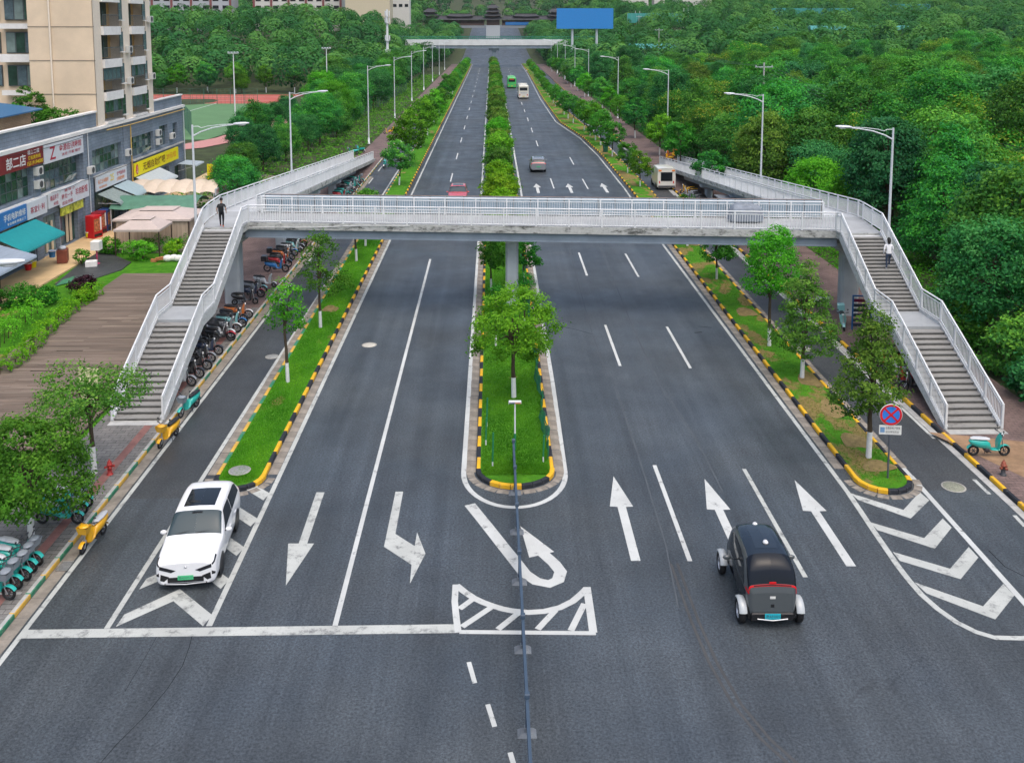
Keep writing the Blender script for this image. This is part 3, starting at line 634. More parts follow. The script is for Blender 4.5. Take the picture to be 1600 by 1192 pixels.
# something parked on the deck under a grey cover
def cover(name, loc, rz, L, W, Hh, m, label):
    nu, nv = 22, 10; rows = []; r_ = random.Random(5)
    for j in range(nv+1):
        t = j/nv; row = []
        for i in range(nu+1):
            a = 2*PI*i/nu; sx = 1+.12*math.sin(3*a+1)*(1-t); k = math.cos(t*PI/2)**.35
            ca, sa = math.cos(a), math.sin(a); sq = (abs(ca)**3+abs(sa)**3)**(-1/3)
            row.append((L/2*ca*sq*k*sx, W/2*sa*sq*k, .12+(Hh-.12)*math.sin(t*PI/2)**.8+(.05*math.sin(5*a+2)+.04*math.sin(9*a))*(1 if 0<j<nv else .2)+.10*math.sin(a*1.0)*t))
        rows.append(row)
    o = MB().grid(rows).build(name, m, None, loc, (0,0,rz)); tag(o, label, 'covered cart'); return o
cover('covered_cart', (15.6, 57.1, DZ+.01), -.08, 2.1, .85, 1.1, mat('grey_tarp', (0.20,0.23,0.27), .55, var=.2, scale=3, bump=.3, bscale=4), 'cart under a blue-grey tarpaulin parked on the footbridge deck')
# ================================================================== TREES AND PLANTS
LF = {'wood': leafmat('leaf_wood', (0.019,0.109,0.026), (0.045,0.228,0.037), (0.142,0.410,0.047), .022),
      'dark': leafmat('leaf_dark', (0.015,0.091,0.037), (0.031,0.179,0.053), (0.085,0.311,0.083), .018),
      'bright': leafmat('leaf_bright', (0.034,0.150,0.009), (0.088,0.306,0.017), (0.183,0.480,0.032), .018, .35),
      'gold': leafmat('leaf_golden', (0.020,0.117,0.020), (0.077,0.290,0.026), (0.33,0.42,0.05), .015),
      'street': leafmat('leaf_street', (0.022,0.120,0.014), (0.055,0.228,0.023), (0.128,0.372,0.038), .02, .35),
      'olive': leafmat('leaf_olive', (0.032,0.102,0.017), (0.076,0.192,0.026), (0.171,0.312,0.043), .02),
      'far': leafmat('leaf_far', (0.014,0.077,0.030), (0.038,0.160,0.040), (0.115,0.275,0.055), 0),
      'purple': leafmat('leaf_purple', (0.02,0.008,0.014), (0.05,0.018,0.03), (0.10,0.035,0.055), .01),
      'hedge': leafmat('leaf_hedge', (0.05,0.16,0.006), (0.13,0.32,0.012), (0.27,0.48,0.025), .015, .35)}
def leaf_mesh(name, pos, out, tint, size, mats, rng, up=.35, jit=.4, wid=.6):
    """many small leaf faces -> one mesh; pos,out (n,3)"""
    n = len(pos)
    nr = out*(1-up) + np.array([0,0,up]) + rng.normal(0, jit, (n,3)); nr /= np.linalg.norm(nr, axis=1, keepdims=True)+1e-9
    a = np.cross(nr, rng.normal(0,1,(n,3))); a /= np.linalg.norm(a, axis=1, keepdims=True)+1e-9
    b = np.cross(nr, a); s = (np.asarray(size)*rng.uniform(.65,1.3,n))[:,None]
    drop = nr*s*rng.uniform(-.12,.12,(n,1))
    V = np.stack([pos-a*s*.5, pos+b*s*wid*.5+drop, pos+a*s*.5, pos-b*s*wid*.5+drop], 1).reshape(-1,3)
    me = bpy.data.meshes.new(name); me.vertices.add(4*n); me.vertices.foreach_set('co', V.ravel())
    me.loops.add(4*n); me.loops.foreach_set('vertex_index', np.arange(4*n)); me.polygons.add(n)
    me.polygons.foreach_set('loop_start', np.arange(n)*4); me.polygons.foreach_set('loop_total', np.full(n,4))
    me.update(calc_edges=True); at = me.attributes.new('tint', 'FLOAT', 'POINT'); at.data.foreach_set('value', np.repeat(np.clip(tint,0,1),4).astype(np.float32))
    me.materials.append(mats); return me
def crown_points(lobes, n, rng, clump=.28, per=14, shell=.16, under=.55):
    """clumped points in the outer shell of overlapping lobes"""
    L = np.array(lobes); C, Rr = L[:,:3], L[:,3:6]; wgt = (Rr[:,0]*Rr[:,2]); wgt = wgt/wgt.sum()
    nc = max(8, n//per); k = rng.choice(len(L), nc*2, p=wgt); d = rng.normal(0,1,(nc*2,3)); d /= np.linalg.norm(d,axis=1,keepdims=True)
    keep = (d[:,2] > -.35) | (rng.random(nc*2) > under); k, d = k[keep][:nc], d[keep][:nc]; nc = len(k)
    rad = 1-np.abs(rng.normal(0,shell,nc)); P = C[k]+d*Rr[k]*rad[:,None]
    # drop points deep inside other lobes
    ins = np.zeros(nc)
    for c, r in zip(C, Rr): ins += (np.sum(((P-c)/r)**2,1) < .55)
    ok = ins < 1; P, d, k = P[ok], d[ok], k[ok]; nc = len(P)
    ct = rng.random(nc)*.55+.2+.25*d[:,2]; idx = rng.integers(0, nc, n)  # leaf tint raised on upward-facing clumps, imitating lit crown tops
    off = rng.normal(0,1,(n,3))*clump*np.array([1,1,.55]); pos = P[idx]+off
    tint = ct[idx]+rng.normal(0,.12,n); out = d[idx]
    return pos, out, tint
def branchy(rng, base_r, h0, lobes, trunk_top, wash=0, lean=(0,0)):
    mb = MB(); segs = 5; pts = []; rs = []
    for i in range(segs+1):
        t = i/segs; pts.append((lean[0]*t+rng.normal(0,.02)*(i>0), lean[1]*t+rng.normal(0,.02)*(i>0), trunk_top*t)); rs.append(base_r*(1-.45*t))
    if wash:
        zt = wash; mb.tube([(0,0,-.1),(lean[0]*zt/trunk_top,lean[1]*zt/trunk_top,zt)], [base_r*1.12, base_r*.98], 8, 1)
        pts = [(lean[0]*zt/trunk_top,lean[1]*zt/trunk_top,zt)]+[p for p in pts if p[2] > zt+.2]; rs = [base_r*.96]+rs[-(len(pts)-1):]
    mb.tube(pts, rs, 8, 0)
    for l in lobes:
        s = Vector(pts[-1])*(.55+.45*rng.random()) if l[2] > h0 else Vector(pts[-1])*.8
        s = Vector((lean[0]*s.z/trunk_top, lean[1]*s.z/trunk_top, max(s.z, wash+.3))); e_ = Vector(l[:3]); m_ = (s+e_)/2+Vector((0,0,.12*(e_-s).length))
        mb.tube([s, m_, e_], [base_r*.42, base_r*.28, base_r*.08], 5, 0)
    return mb
def make_tree(kind, H, W, n, leaf, seed, lobes_n=7, trunk=.35, base_r=.12, wash=0, shape='round', lf='wood', clump=None, shell=.16, sparse=False):
    """returns (trunk mesh, crown mesh) of a tree standing at the origin"""
    rng = np.random.default_rng(seed); ch = H*(1-trunk); lobes = []
    for i in range(lobes_n):
        t = (i+.5)/lobes_n
        if shape == 'cone': z = H*trunk+ch*(.08+.84*t); rr_ = W/2*(1-.72*t); off = rr_*.45
        elif shape == 'flat': z = H*trunk+ch*(.25+.6*rng.random()); rr_ = W/2*.5; off = W/2*.6
        else: z = H*trunk+ch*(.2+.66*t); rr_ = W/2*(.72-.38*abs(t-.4)); off = W/2*.45*(1-.5*t)
        a = i*2.4+rng.uniform(-.5,.5); lobes.append((off*math.cos(a), off*math.sin(a), z, rr_*rng.uniform(.75,1.1), rr_*rng.uniform(.75,1.1), max(ch*.16, rr_*rng.uniform(.55,.85))))
    pos, out, tint = crown_points(lobes, n, rng, clump or W*.055, 16, shell)
    zr = (pos[:,2]-pos[:,2].min())/(np.ptp(pos[:,2])+1e-6)
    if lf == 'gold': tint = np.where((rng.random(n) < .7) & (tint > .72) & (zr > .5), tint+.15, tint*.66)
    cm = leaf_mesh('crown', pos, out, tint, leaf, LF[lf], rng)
    tm = branchy(rng, base_r, H*trunk, lobes, H*(trunk+.35), wash, (rng.normal(0,.08), rng.normal(0,.08))).mesh('trunk', [BARK, LIME])
    return tm, cm
def plant_tree(name, protos, x, y, rz, s, label, cat='tree', group=None, z=None, parts=True):
    o = empty(name, (x, y, tz(x, y) if z is None else z), rz); o.scale = (s*random.uniform(.92,1.08), s*random.uniform(.92,1.08), s)
    tag(o, label, cat, group)
    tm, cm = protos
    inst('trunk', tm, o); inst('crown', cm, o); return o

ORD = ['first','second','third','fourth','fifth','sixth','seventh','eighth','ninth','tenth','eleventh','twelfth','thirteenth','fourteenth','fifteenth','sixteenth','seventeenth','eighteenth','nineteenth','twentieth','twenty-first','twenty-second','twenty-third','twenty-fourth','twenty-fifth','twenty-sixth','twenty-seventh','twenty-eighth','twenty-ninth','thirtieth']+[t+'-'+u if u else t[:-1]+'ieth' for t in ('thirty','forty','fifty','sixty','seventy','eighty') for u in ('','first','second','third','fourth','fifth','sixth','seventh','eighth','ninth')][1:]
# ---- trees on the verges, each one surveyed
ST = {'sparse1': make_tree('street', 5.4, 1.9, 2000, .13, 11, 7, .42, .085, 1.05, 'round', 'bright', .13),
      'sparse2': make_tree('street', 5.9, 2.5, 3000, .135, 12, 8, .36, .085, 1.05, 'cone', 'street', .16),
      'cone': make_tree('street', 5.9, 2.7, 8500, .125, 13, 9, .2, .10, 1.05, 'cone', 'olive', .13),
      'cone2': make_tree('street', 6.5, 2.5, 8500, .125, 14, 9, .33, .11, 1.15, 'cone', 'olive', .14),
      'lush': make_tree('street', 6.9, 3.4, 9500, .135, 15, 8, .33, .10, 1.05, 'round', 'bright', .16),
      'round': make_tree('street', 5.3, 4.0, 9500, .13, 26, 12, .34, .11, 1.05, 'round', 'bright', .17, .26),
      'plain': make_tree('street', 4.8, 2.6, 2600, .2, 17, 7, .32, .09, 1.0, 'round', 'street', .16),
      'plain2': make_tree('street', 4.6, 3.2, 3000, .2, 18, 8, .28, .09, 1.0, 'round', 'street', .18),
      'pave': make_tree('street', 4.4, 4.0, 17000, .12, 19, 11, .28, .11, 1.1, 'round', 'street', .16),
      'pave2': make_tree('street', 4.4, 4.0, 6000, .125, 20, 10, .40, .10, 1.1, 'flat', 'olive', .2)}
def vt(key, u, v, s, label, rz=0, g=None, name='street_tree'):
    x, y = G(u, v, .15); return plant_tree(name, ST[key], x, y, rz, s, label, 'tree', g, .13)
vt('sparse1', 450, 598, 1.0, 'thin bright green verge tree with bare forked stem, nearest the nose of its grass strip', 1.0)
vt('sparse2', 501, 513, 1.02, 'slender open verge tree beside the bare soil patch in front of the footbridge', .4)
vt('plain', 557, 409, 1.0, 'verge tree with whitewashed trunk showing just under the footbridge girder, parking side', 2)
vt('plain2', 571, 385, 1.0, 'verge tree half hidden behind the footbridge, second one under the girder', 3)
vt('cone', 1253, 591, 1.0, 'dense cone shaped dark olive tree in the middle of the patchy verge', .3)
vt('cone2', 1357, 716, 1.0, 'cone shaped olive tree beside the no stopping sign', 2.2)
vt('lush', 1202, 541, 1.0, 'tall lush light green tree rising in front of the footbridge girder', 1.2)
vt('plain2', 1120, 437, .85, 'dark tree with whitewashed trunk standing right under the footbridge', .7)
vt('plain', 1074, 385, .9, 'tree behind the footbridge whose whitewashed foot shows under the girder', .7)
vt('round', 803, 622, 1.0, 'big round crowned tree on the near end of the median', .5)
vt('pave', 49, 853, 1.0, 'broad bushy pavement tree above the row of teal scooters', .2)
vt('pave2', 148, 738, 1.0, 'wide open pavement tree at the foot of the staircase by the boardwalk', 1.4)
for x, y, s, k, lb in ((0.2, 50.5, .62, 'sparse2', 'small bushy tree between the round median tree and the central pillar'), (1.9, 53.5, .6, 'sparse2', 'thin sapling beside the central pillar, lane arrow side'), (-0.05, 61.5, .8, 'plain', 'dark median tree just behind the central pillar'), (2.2, 63.5, .7, 'plain2', 'median shrub tree under the far edge of the footbridge')):
    plant_tree('median_tree', ST[k], x, y, x*3, s, lb, 'tree', None, .13)
# rows beyond the footbridge
rr = random.Random(21); SUF = ['just behind the footbridge', 'second', 'third', 'fourth', 'fifth', 'sixth', 'seventh', 'eighth', 'ninth', 'tenth']
MT = [make_tree('median', 4.2, 3.5, 4200, .22, 31+i, 8, .16, .08, .8, 'round', lf, .2) for i, lf in enumerate(('bright', 'hedge', 'olive', 'street'))]
y = 72.0; k = 0
while y < 395:
    s = rr.uniform(.85, 1.15); i = 1 if k < 4 else rr.choice((0, 2, 3, 2))
    lb = ('%s rounded median tree counted away from the footbridge' % (['first','second','third','fourth','fifth','sixth','seventh','eighth','ninth','tenth'][k])) if k < 10 else '%s rounded median tree counted away from the footbridge' % ORD[k]
    plant_tree('median_tree', MT[i], 1.0+rr.uniform(-.3,.3), y, rr.uniform(0,6), s, lb, 'tree', 'median trees beyond the footbridge', .13)
    y += rr.uniform(5.0, 7.5) if k < 8 else rr.uniform(4.0, 6.5); k += 1
VTR = [make_tree('verge', 5.2, 3.6, 3200, .24, 41+i, 8, .3, .09, 1.0, 'round', lf, .2) for i, lf in enumerate(('street', 'bright', 'wood'))]
for k, (u, v, s, i) in enumerate(((612,292,.75,2), (650,262,1.0,1), (672,232,1.05,1), (686,214,.95,0), (697,196,.9,1), (705,182,.8,0), (712,168,.8,0), (718,156,.9,0))):
    x, y = G(u-6, v); plant_tree('verge_tree', VTR[i], -10.2, y, k, s*1.3, '%s verge tree behind the footbridge beside the empty carriageway' % ['first','second','third','fourth','fifth','sixth','seventh','eighth'][k], 'tree', 'verge trees beyond the footbridge, parking side', .13)
for k in range(22): plant_tree('verge_tree', VTR[k%3], -10.2+rr.uniform(-.3,.3), 232+k*7.5, k, rr.uniform(.7,1.0), '%s tree of the distant verge row by the parking side, counted from the footbridge' % ORD[k], 'tree', 'distant verge trees, parking side', .13)
for k, (y, s, i) in enumerate(((101.5,.72,1), (111,.7,0), (125,.9,0), (137,1.0,0), (143,1.0,1), (149,1.05,0), (155,.95,1), (168,.9,2), (176,.9,0), (184,.9,0), (204,.8,0), (212,.8,0))):
    plant_tree('verge_tree', VTR[i], (lerp_pts(RI_L, y)+lerp_pts(RI_R, y))/2+.15, y, k, s*1.05, '%s verge tree behind the footbridge along the bending kerb' % ['first','second','third','fourth','fifth','sixth','seventh','eighth','ninth','tenth','eleventh','twelfth'][k], 'tree', 'verge trees beyond the footbridge, wood side', .13)
for k in range(20): yy = 228+k*8; plant_tree('verge_tree', VTR[k%3], (lerp_pts(RI_L, yy)+lerp_pts(RI_R, yy))/2+.2, yy, k, rr.uniform(.55,.85), '%s tree of the distant verge row by the wood, counted from the footbridge' % ORD[k], 'tree', 'distant verge trees, wood side', .13)
for k in range(16): yy = 95+k*17; plant_tree('pavement_tree', VTR[(k+2)%3], 22.6+rr.uniform(-.5,.5), yy+rr.uniform(-3,3), k, rr.uniform(.95,1.3), '%s dark pavement tree between side road and wood, counted from the footbridge' % ORD[k], 'tree', 'pavement trees, wood side', .13)

# ---- woods
WT = []
for i, (kind, H, W, n, lf, sh) in enumerate((('a', 9.5, 7.5, 9000, 'wood', 'round'), ('b', 11, 7.0, 9000, 'dark', 'round'), ('c', 8.5, 7.5, 8000, 'gold', 'flat'), ('d', 10.5, 5.5, 8000, 'wood', 'cone'),
                                             ('e', 8.0, 7.0, 8000, 'bright', 'round'), ('f', 9.0, 8.0, 9000, 'dark', 'flat'), ('g', 12, 8.0, 10000, 'wood', 'round'), ('h', 9, 6.5, 8000, 'olive', 'round'))):
    WT.append(make_tree(kind, H, W, int(n*1.6), .27, 60+i, 14, .22, .2, 0, sh, lf, .40, .2))
WD = ['mid green domed tree', 'tall dark green tree', 'yellow tipped tree', 'pointed green tree', 'light green round tree', 'layered spreading dark tree', 'very tall broad tree', 'olive green tree']
def in_view(x, y, margin=1.12):
    u = 768+x/(y+2)*1502; return -300*margin < u < 1600+300*(margin-.5) and y > 20
rng = np.random.default_rng(5)
def scatter(region, dmin_near, dmin_far, y0, y1, xr, tries=9000):
    P = []; cell = {}
    for _ in range(tries):
        y = y0+(y1-y0)*rng.random()**1.5; x = rng.uniform(*xr)
        if not in_view(x, y) or not region(x, y): continue
        dm = dmin_near+(dmin_far-dmin_near)*min(1, (y-40)/300); key = (int(x//9), int(y//9)); ok = True
        for a in (-1,0,1):
            for b in (-1,0,1):
                for q in cell.get((key[0]+a, key[1]+b), ()):
                    if (q[0]-x)**2+(q[1]-y)**2 < dm*dm: ok = False; break
        if ok: P.append((x, y)); cell.setdefault(key, []).append((x, y))
    return P
def right_wood(x, y):
    if x < 26.8: return False
    if x < 31 and 57 < y < 76: return False
    return True
def left_wood(x, y):
    if x > -24.5: return False
    if x > -30 and y < 84: return False
    if y < 112 and x < -29: return False
    if -130 < x < -36 and 124 < y < 246: return False
    if x/(y+2) < -.275 and y < 246: return False
    if x < -60 and y < 128: return False
    return y > 82
RW = scatter(right_wood, 4.3, 8.2, 26, 640, (27, 400), 60000); LW = scatter(left_wood, 4.3, 8.2, 80, 640, (-360, -24), 60000)
LW += [(26.0,288),(30.5,291),(35,287),(39.5,292),(28,297),(33,299),(37.5,298),(24.8,280),(43,289)]
allw = sorted([(p[1], p[0]) for p in RW+LW])
near = allw[:300]; far = allw[300:]+[(float(yy), float(xx+rng.uniform(-1.5,1.5))) for yy in np.arange(408, 850, 6.5) for xx in (-23.5, -30, 26.5, 33)]
def WHERE(x, y):
    u = 768+x/(y+2)*1502
    for lim, w_ in (((940,'beside the far street lamps'), (1050,'behind the end of the wood side ramp'), (1170,'behind the middle of the wood side ramp'), (1290,'behind the utility pole'), (1400,'behind the lamp by the stairs'), (1500,'above the grassy bank'), (9999,'near the right frame edge')) if x > 0 else
                    ((250,'behind the apartment tower'), (340,'beyond the shop roofs'), (430,'by the sports ground'), (500,'behind the parking side ramp'), (570,'beside the thin floodlight masts'), (9999,'beside the phone mast'))):
        if u < lim: return w_
WCOUNT = {}
def wlabel(i, x, y):
    k_ = WD[i]+' '+WHERE(x, y); WCOUNT[k_] = WCOUNT.get(k_, 0)+1; return k_+', '+ORD[WCOUNT[k_]-1]+' from the front'
for (y, x) in near:
    if x > 0: i = int(rng.choice(8, p=(.2,.16,.17,.13,.08,.1,.08,.08)))
    else: i = int(rng.choice(8, p=(.3,.22,.03,.12,.06,.15,.06,.06)))
    s = float(rng.uniform(.72, 1.12))*(.95 if abs(x) < 33 else 1.05)*(.6 if x/(y+2) < -.185 and y < 250 else .75 if x < 0 and y < 130 else 1)
    plant_tree('wood_tree', WT[i], x, y, float(rng.uniform(0, 6.28)), s, wlabel(i, x, y), 'tree', 'woodland trees', tz(x, y)-.2)
def far_wood(pts, name, label, leaves=190, size=1.0, big=1.0):
    Ps, Os, Ts = [], [], []
    for (y, x) in pts:
        H = rng.uniform(7.5, 13)*big; W = rng.uniform(6, 11.5)*big; base = tz(x, y); n = int(leaves*(W/7/big)**1.3)
        lob = rng.normal(0,1,(7,3)); lob[:,2] = np.abs(lob[:,2])*.8; lob /= np.linalg.norm(lob,axis=1,keepdims=True)
        d = rng.normal(0,1,(n,3)); d /= np.linalg.norm(d,axis=1,keepdims=True); d[:,2] = np.where(rng.random(n) < .8, np.abs(d[:,2]), d[:,2])
        pr = np.max(d@lob.T,1); bump_ = .66+.42*np.clip((pr-.5)/.5,0,1)**.7
        pos = d*np.array([W/2,W/2,H*.5])*(bump_*(1-np.abs(rng.normal(0,.05,n))))[:,None]+np.array([x,y,base+H*.46])
        t0 = rng.random()**1.2; Ps.append(pos); Os.append(d*.7+lob[np.argmax(d@lob.T,1)]*.6); Ts.append(np.clip(t0*.6+.1+.22*d[:,2]+rng.normal(0,.07,n)+(bump_-.95)*.6, 0, 1))  # tint lightens crown tops and darkens hollows between lobes, imitating light and shade
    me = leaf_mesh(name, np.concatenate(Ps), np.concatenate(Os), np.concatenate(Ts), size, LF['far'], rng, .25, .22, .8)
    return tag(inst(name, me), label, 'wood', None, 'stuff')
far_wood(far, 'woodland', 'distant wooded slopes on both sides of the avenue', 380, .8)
BW = [(float(y), float(x)) for y, x in zip(640+(1500-640)*rng.random(1500)**1.3, rng.uniform(-620, 760, 1500)) if abs(x) > 24 or y > 860]
far_wood(BW, 'far_hills_woodland', 'hazy wooded hills on the skyline', 130, 2.0, 1.35)

# ---- undergrowth, bushes, hedges, grass
def bush(name, x, y, W, D, H, n, leaf, lf, label, cat='bush', group=None, z=.06, seed=1):
    rng_ = np.random.default_rng(seed); lobes = []
    for i in range(6):
        a = rng_.uniform(0,6.28); r = rng_.uniform(0,.5); lobes.append((W/2*r*math.cos(a), D/2*r*math.sin(a), H*rng_.uniform(.35,.62), W/2*rng_.uniform(.5,.7), D/2*rng_.uniform(.5,.7), H*rng_.uniform(.35,.45)))
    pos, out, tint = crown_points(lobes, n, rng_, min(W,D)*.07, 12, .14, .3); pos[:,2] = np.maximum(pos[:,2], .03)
    o = empty(name, (x, y, z)); tag(o, label, cat, group)
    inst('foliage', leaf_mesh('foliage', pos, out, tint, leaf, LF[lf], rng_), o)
    mb = MB()
    for i in range(5): a = i*1.26; mb.tube([(0,0,-.05), (W*.2*math.cos(a), D*.2*math.sin(a), H*.6)], [.035,.012], 5)
    mb.build('stems', BARK, o); return o
def hedge(name, pts, wd, H, lf, label, n_per=260, leaf=.14, seed=3):
    rng_ = np.random.default_rng(seed); Ps, Os = [], []; tl = 0
    for (a, b) in zip(pts[:-1], pts[1:]):
        L = math.dist(a, b); n = int(L*n_per); t = rng_.random(n); s = rng_.random(n)*2*PI
        c = np.array(a)[None]+(np.array(b)-np.array(a))[None]*t[:,None]; dv = (np.array(b)-np.array(a))/L; nv = np.array([-dv[1], dv[0]])
        bl = 1+.22*np.sin(t*L*3.1+seed)+.15*np.sin(t*L*7.7); cs = np.sign(np.cos(s))*np.abs(np.cos(s))**.6; sn = np.abs(np.sin(s))**.6
        xy = c+nv[None]*(cs*wd/2*bl)[:,None]; Ps.append(np.column_stack([xy, sn*H*bl+.05])+rng_.normal(0,.05,(n,3))); Os.append(np.column_stack([nv[0]*cs, nv[1]*cs, sn]))
    P = np.concatenate(Ps); P[:,2] = np.maximum(P[:,2], .05); o_ = np.concatenate(Os); c0 = P.mean(0)*np.array([1,1,0])
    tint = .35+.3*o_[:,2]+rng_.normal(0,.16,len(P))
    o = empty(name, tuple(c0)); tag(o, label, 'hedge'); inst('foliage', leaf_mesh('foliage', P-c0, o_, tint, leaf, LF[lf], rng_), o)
    mb = MB()
    for (a, b) in zip(pts[:-1], pts[1:]):
        for k in range(int(math.dist(a,b)/.8)+1):
            t = k*.8/math.dist(a,b); q = (a[0]+(b[0]-a[0])*t-c0[0], a[1]+(b[1]-a[1])*t-c0[1]); mb.tube([(*q,0),(q[0]+.05,q[1],H*.8)], [.03,.012], 4)
    mb.build('stems', BARK, o); return o
# ================================================================== STREET FURNITURE
SCT = bpy.data.scenes.new('scratch')
def bake(o):
    SCT.collection.objects.link(o); vl = SCT.view_layers[0]; vl.update(); me = bpy.data.meshes.new_from_object(o.evaluated_get(vl.depsgraph)); bpy.data.objects.remove(o); return me
def text_mesh(body, size, m, name='lettering', bold=0.0, extrude=0.0):
    c = bpy.data.curves.new('tmp', 'FONT'); c.body = body; c.size = size; c.align_x = 'CENTER'; c.align_y = 'CENTER'; c.offset = bold; c.resolution_u = 2; c.extrude = extrude
    o = bpy.data.objects.new('tmp', c); me = bake(o); me.name = name
    me.materials.clear(); me.materials.append(m)
    if len(me.vertices):
        co = np.empty(len(me.vertices)*3, np.float32); me.vertices.foreach_get('co', co); co = co.reshape(-1,3)
        me['w'] = float(np.ptp(co[:,0])); me['h'] = float(np.ptp(co[:,1])); co[:,0] -= (co[:,0].max()+co[:,0].min())/2; co[:,1] -= (co[:,1].max()+co[:,1].min())/2
        me.vertices.foreach_set('co', co.ravel()); me.update()
    return me
def text_on(body, w_, h_, m, parent, loc, rot, bold=0.0, name='lettering'):
    me = text_mesh(body, 1.0, m, name, bold); sx = w_/max(me.get('w', 1), .01); sy = h_/max(me.get('h', 1), .01)
    return inst(name, me, parent, loc, rot, (sx, sy, 1))
LAMPW = mat('lamp_grey', (0.66,0.70,0.73), .4, .2, var=.05)
LENS = mat('lamp_lens', (0.75,0.78,0.78), .25, var=0)
def lamp_parts():
    pole = MB().cone((0,0,0), (0,0,11.55), .105, .06, 10).lathe([(.22,0),(.22,.04),(.14,.05),(.13,.9),(.1,.95)], 10).mesh('pole', LAMPW)
    arm = MB().tube([(0,0,10.85),(.5,0,11.12),(1.2,0,11.36),(2.0,0,11.5),(2.6,0,11.56)], [.05,.045,.04,.035,.03], 6).tube([(0,0,11.45),(.35,0,11.46),(.55,0,11.36),(.9,0,11.46),(1.7,0,11.56),(2.6,0,11.6)], .022, 5).mesh('arm', LAMPW)
    hd = MB(); P = []
    for t, wd, th in ((0,.06,.05),(.15,.14,.08),(.45,.17,.09),(.75,.14,.07),(.95,.05,.04)):
        P.append([(2.5+t, wd*math.cos(a), 11.6+.06*t+th*math.sin(a)) for a in np.linspace(0, 2*PI, 9)])
    hd.grid(P); hd.add([P[0][i] for i in range(8)], [tuple(range(8))]).add([P[-1][i] for i in range(8)], [tuple(range(8))[::-1]])
    lens = MB().ell((3.0, 0, 11.55), (.26,.11,.05), 8, 5).mesh('lens', LENS)
    return pole, arm, hd.mesh('lamp_head', LAMPW), lens
LP = lamp_parts()
def lamp(x, y, side, label, group=None):
    o = empty('street_lamp', (x, y, .1), 0 if side > 0 else PI); tag(o, label, 'street lamp', group)
    inst('pole', LP[0], o); inst('arm', LP[1], o); h = inst('lamp_head', LP[2], o); inst('lens', LP[3], h); return o
lamp(-15.35, 23.9, 1, 'street lamp whose arm reaches in over the pavement at the shop corner')
for y, lb in ((57.8, 'street lamp beside the top of the left-hand staircase'), (85.8, 'street lamp rising from the parking side ramp, nearer of two'), (140, 'street lamp just past the end of the parking side ramp'), (178, 'second street lamp past the end of the parking side ramp'), (216.5, 'third street lamp past the parking side ramp')):
    lamp(-18.25, y, 1, lb)
for y, lb in ((55.2, 'street lamp beside the staircase with the climbing walker'), (82.2, 'street lamp rising behind the middle of the wood side ramp'), (126.8, 'street lamp just past the end of the wood side ramp'), (177.4, 'second street lamp past the end of the wood side ramp'), (231.8, 'third street lamp past the wood side ramp')):
    lamp(23.75, y, -1, lb)
for k in range(4):
    lamp(-18.25, 255+38*k, 1, '%s small far street lamp before the far bridge, parking side' % ORD[k], 'far street lamps, parking side')
    lamp(23.75, 270+36*k, -1, '%s small far street lamp before the far bridge, wood side' % ORD[k], 'far street lamps, wood side')

# road barrier in the middle of the junction
BAR = mat('barrier_blue_grey', (0.03,0.05,0.085), .45, .2, var=.1); BARL = mat('barrier_top', (0.05,0.08,0.12), .5, 0, var=.08)
rb = empty('road_barrier', (0.85, 29, 0)); tag(rb, 'low dark blue steel barrier on grey feet running from the median nose', 'barrier')
ysb = [36.6, 34.3, 31.5, 28.5, 25.2, 22.0, 18.8, 15.6]
for k, y in enumerate(ysb):
    p = MB().box(-.04,.04,-.04,.04,0.02,1.02).build('post', BAR, rb, (0, y-29, 0)); MB().bbox(-.065,.065,-.075,.075,1.0,1.12,.02).build('post_cap', BARL, p)
    if y < 36: MB().add([(-.24,-.16,0),(.24,-.16,0),(.24,.16,0),(-.24,.16,0),(-.15,-.1,.09),(.15,-.1,.09),(.15,.1,.09),(-.15,.1,.09)], [(4,5,6,7),(0,1,5,4),(1,2,6,5),(2,3,7,6),(3,0,4,7)]).bbox(-.07,.07,-.07,.07,.08,.2,.01).build('foot', mat('barrier_foot', (0.16,0.18,0.2), .7, var=.15) if k == 1 else bpy.data.materials.get('barrier_foot', BAR), rb, (0, y-29, .002))
    if k < len(ysb)-1:
        y2 = ysb[k+1]; pn = MB().box(-.04,.04,y2-29+.05,y-29-.05,.91,.99).build('rail', BARL, rb)
        b = MB().box(-.018,.018,y2-29+.05,y-29-.05,.2,.25).box(-.018,.018,y2-29+.05,y-29-.05,.74,.78); n = int((y-y2)/.16)
        for q in range(1, n): yy = y2-29+(y-y2)*q/n; b.box(-.018,.018,yy-.018,yy+.018,.22,.94)
        tag(b.build('bars', BAR, pn), kind='stuff')
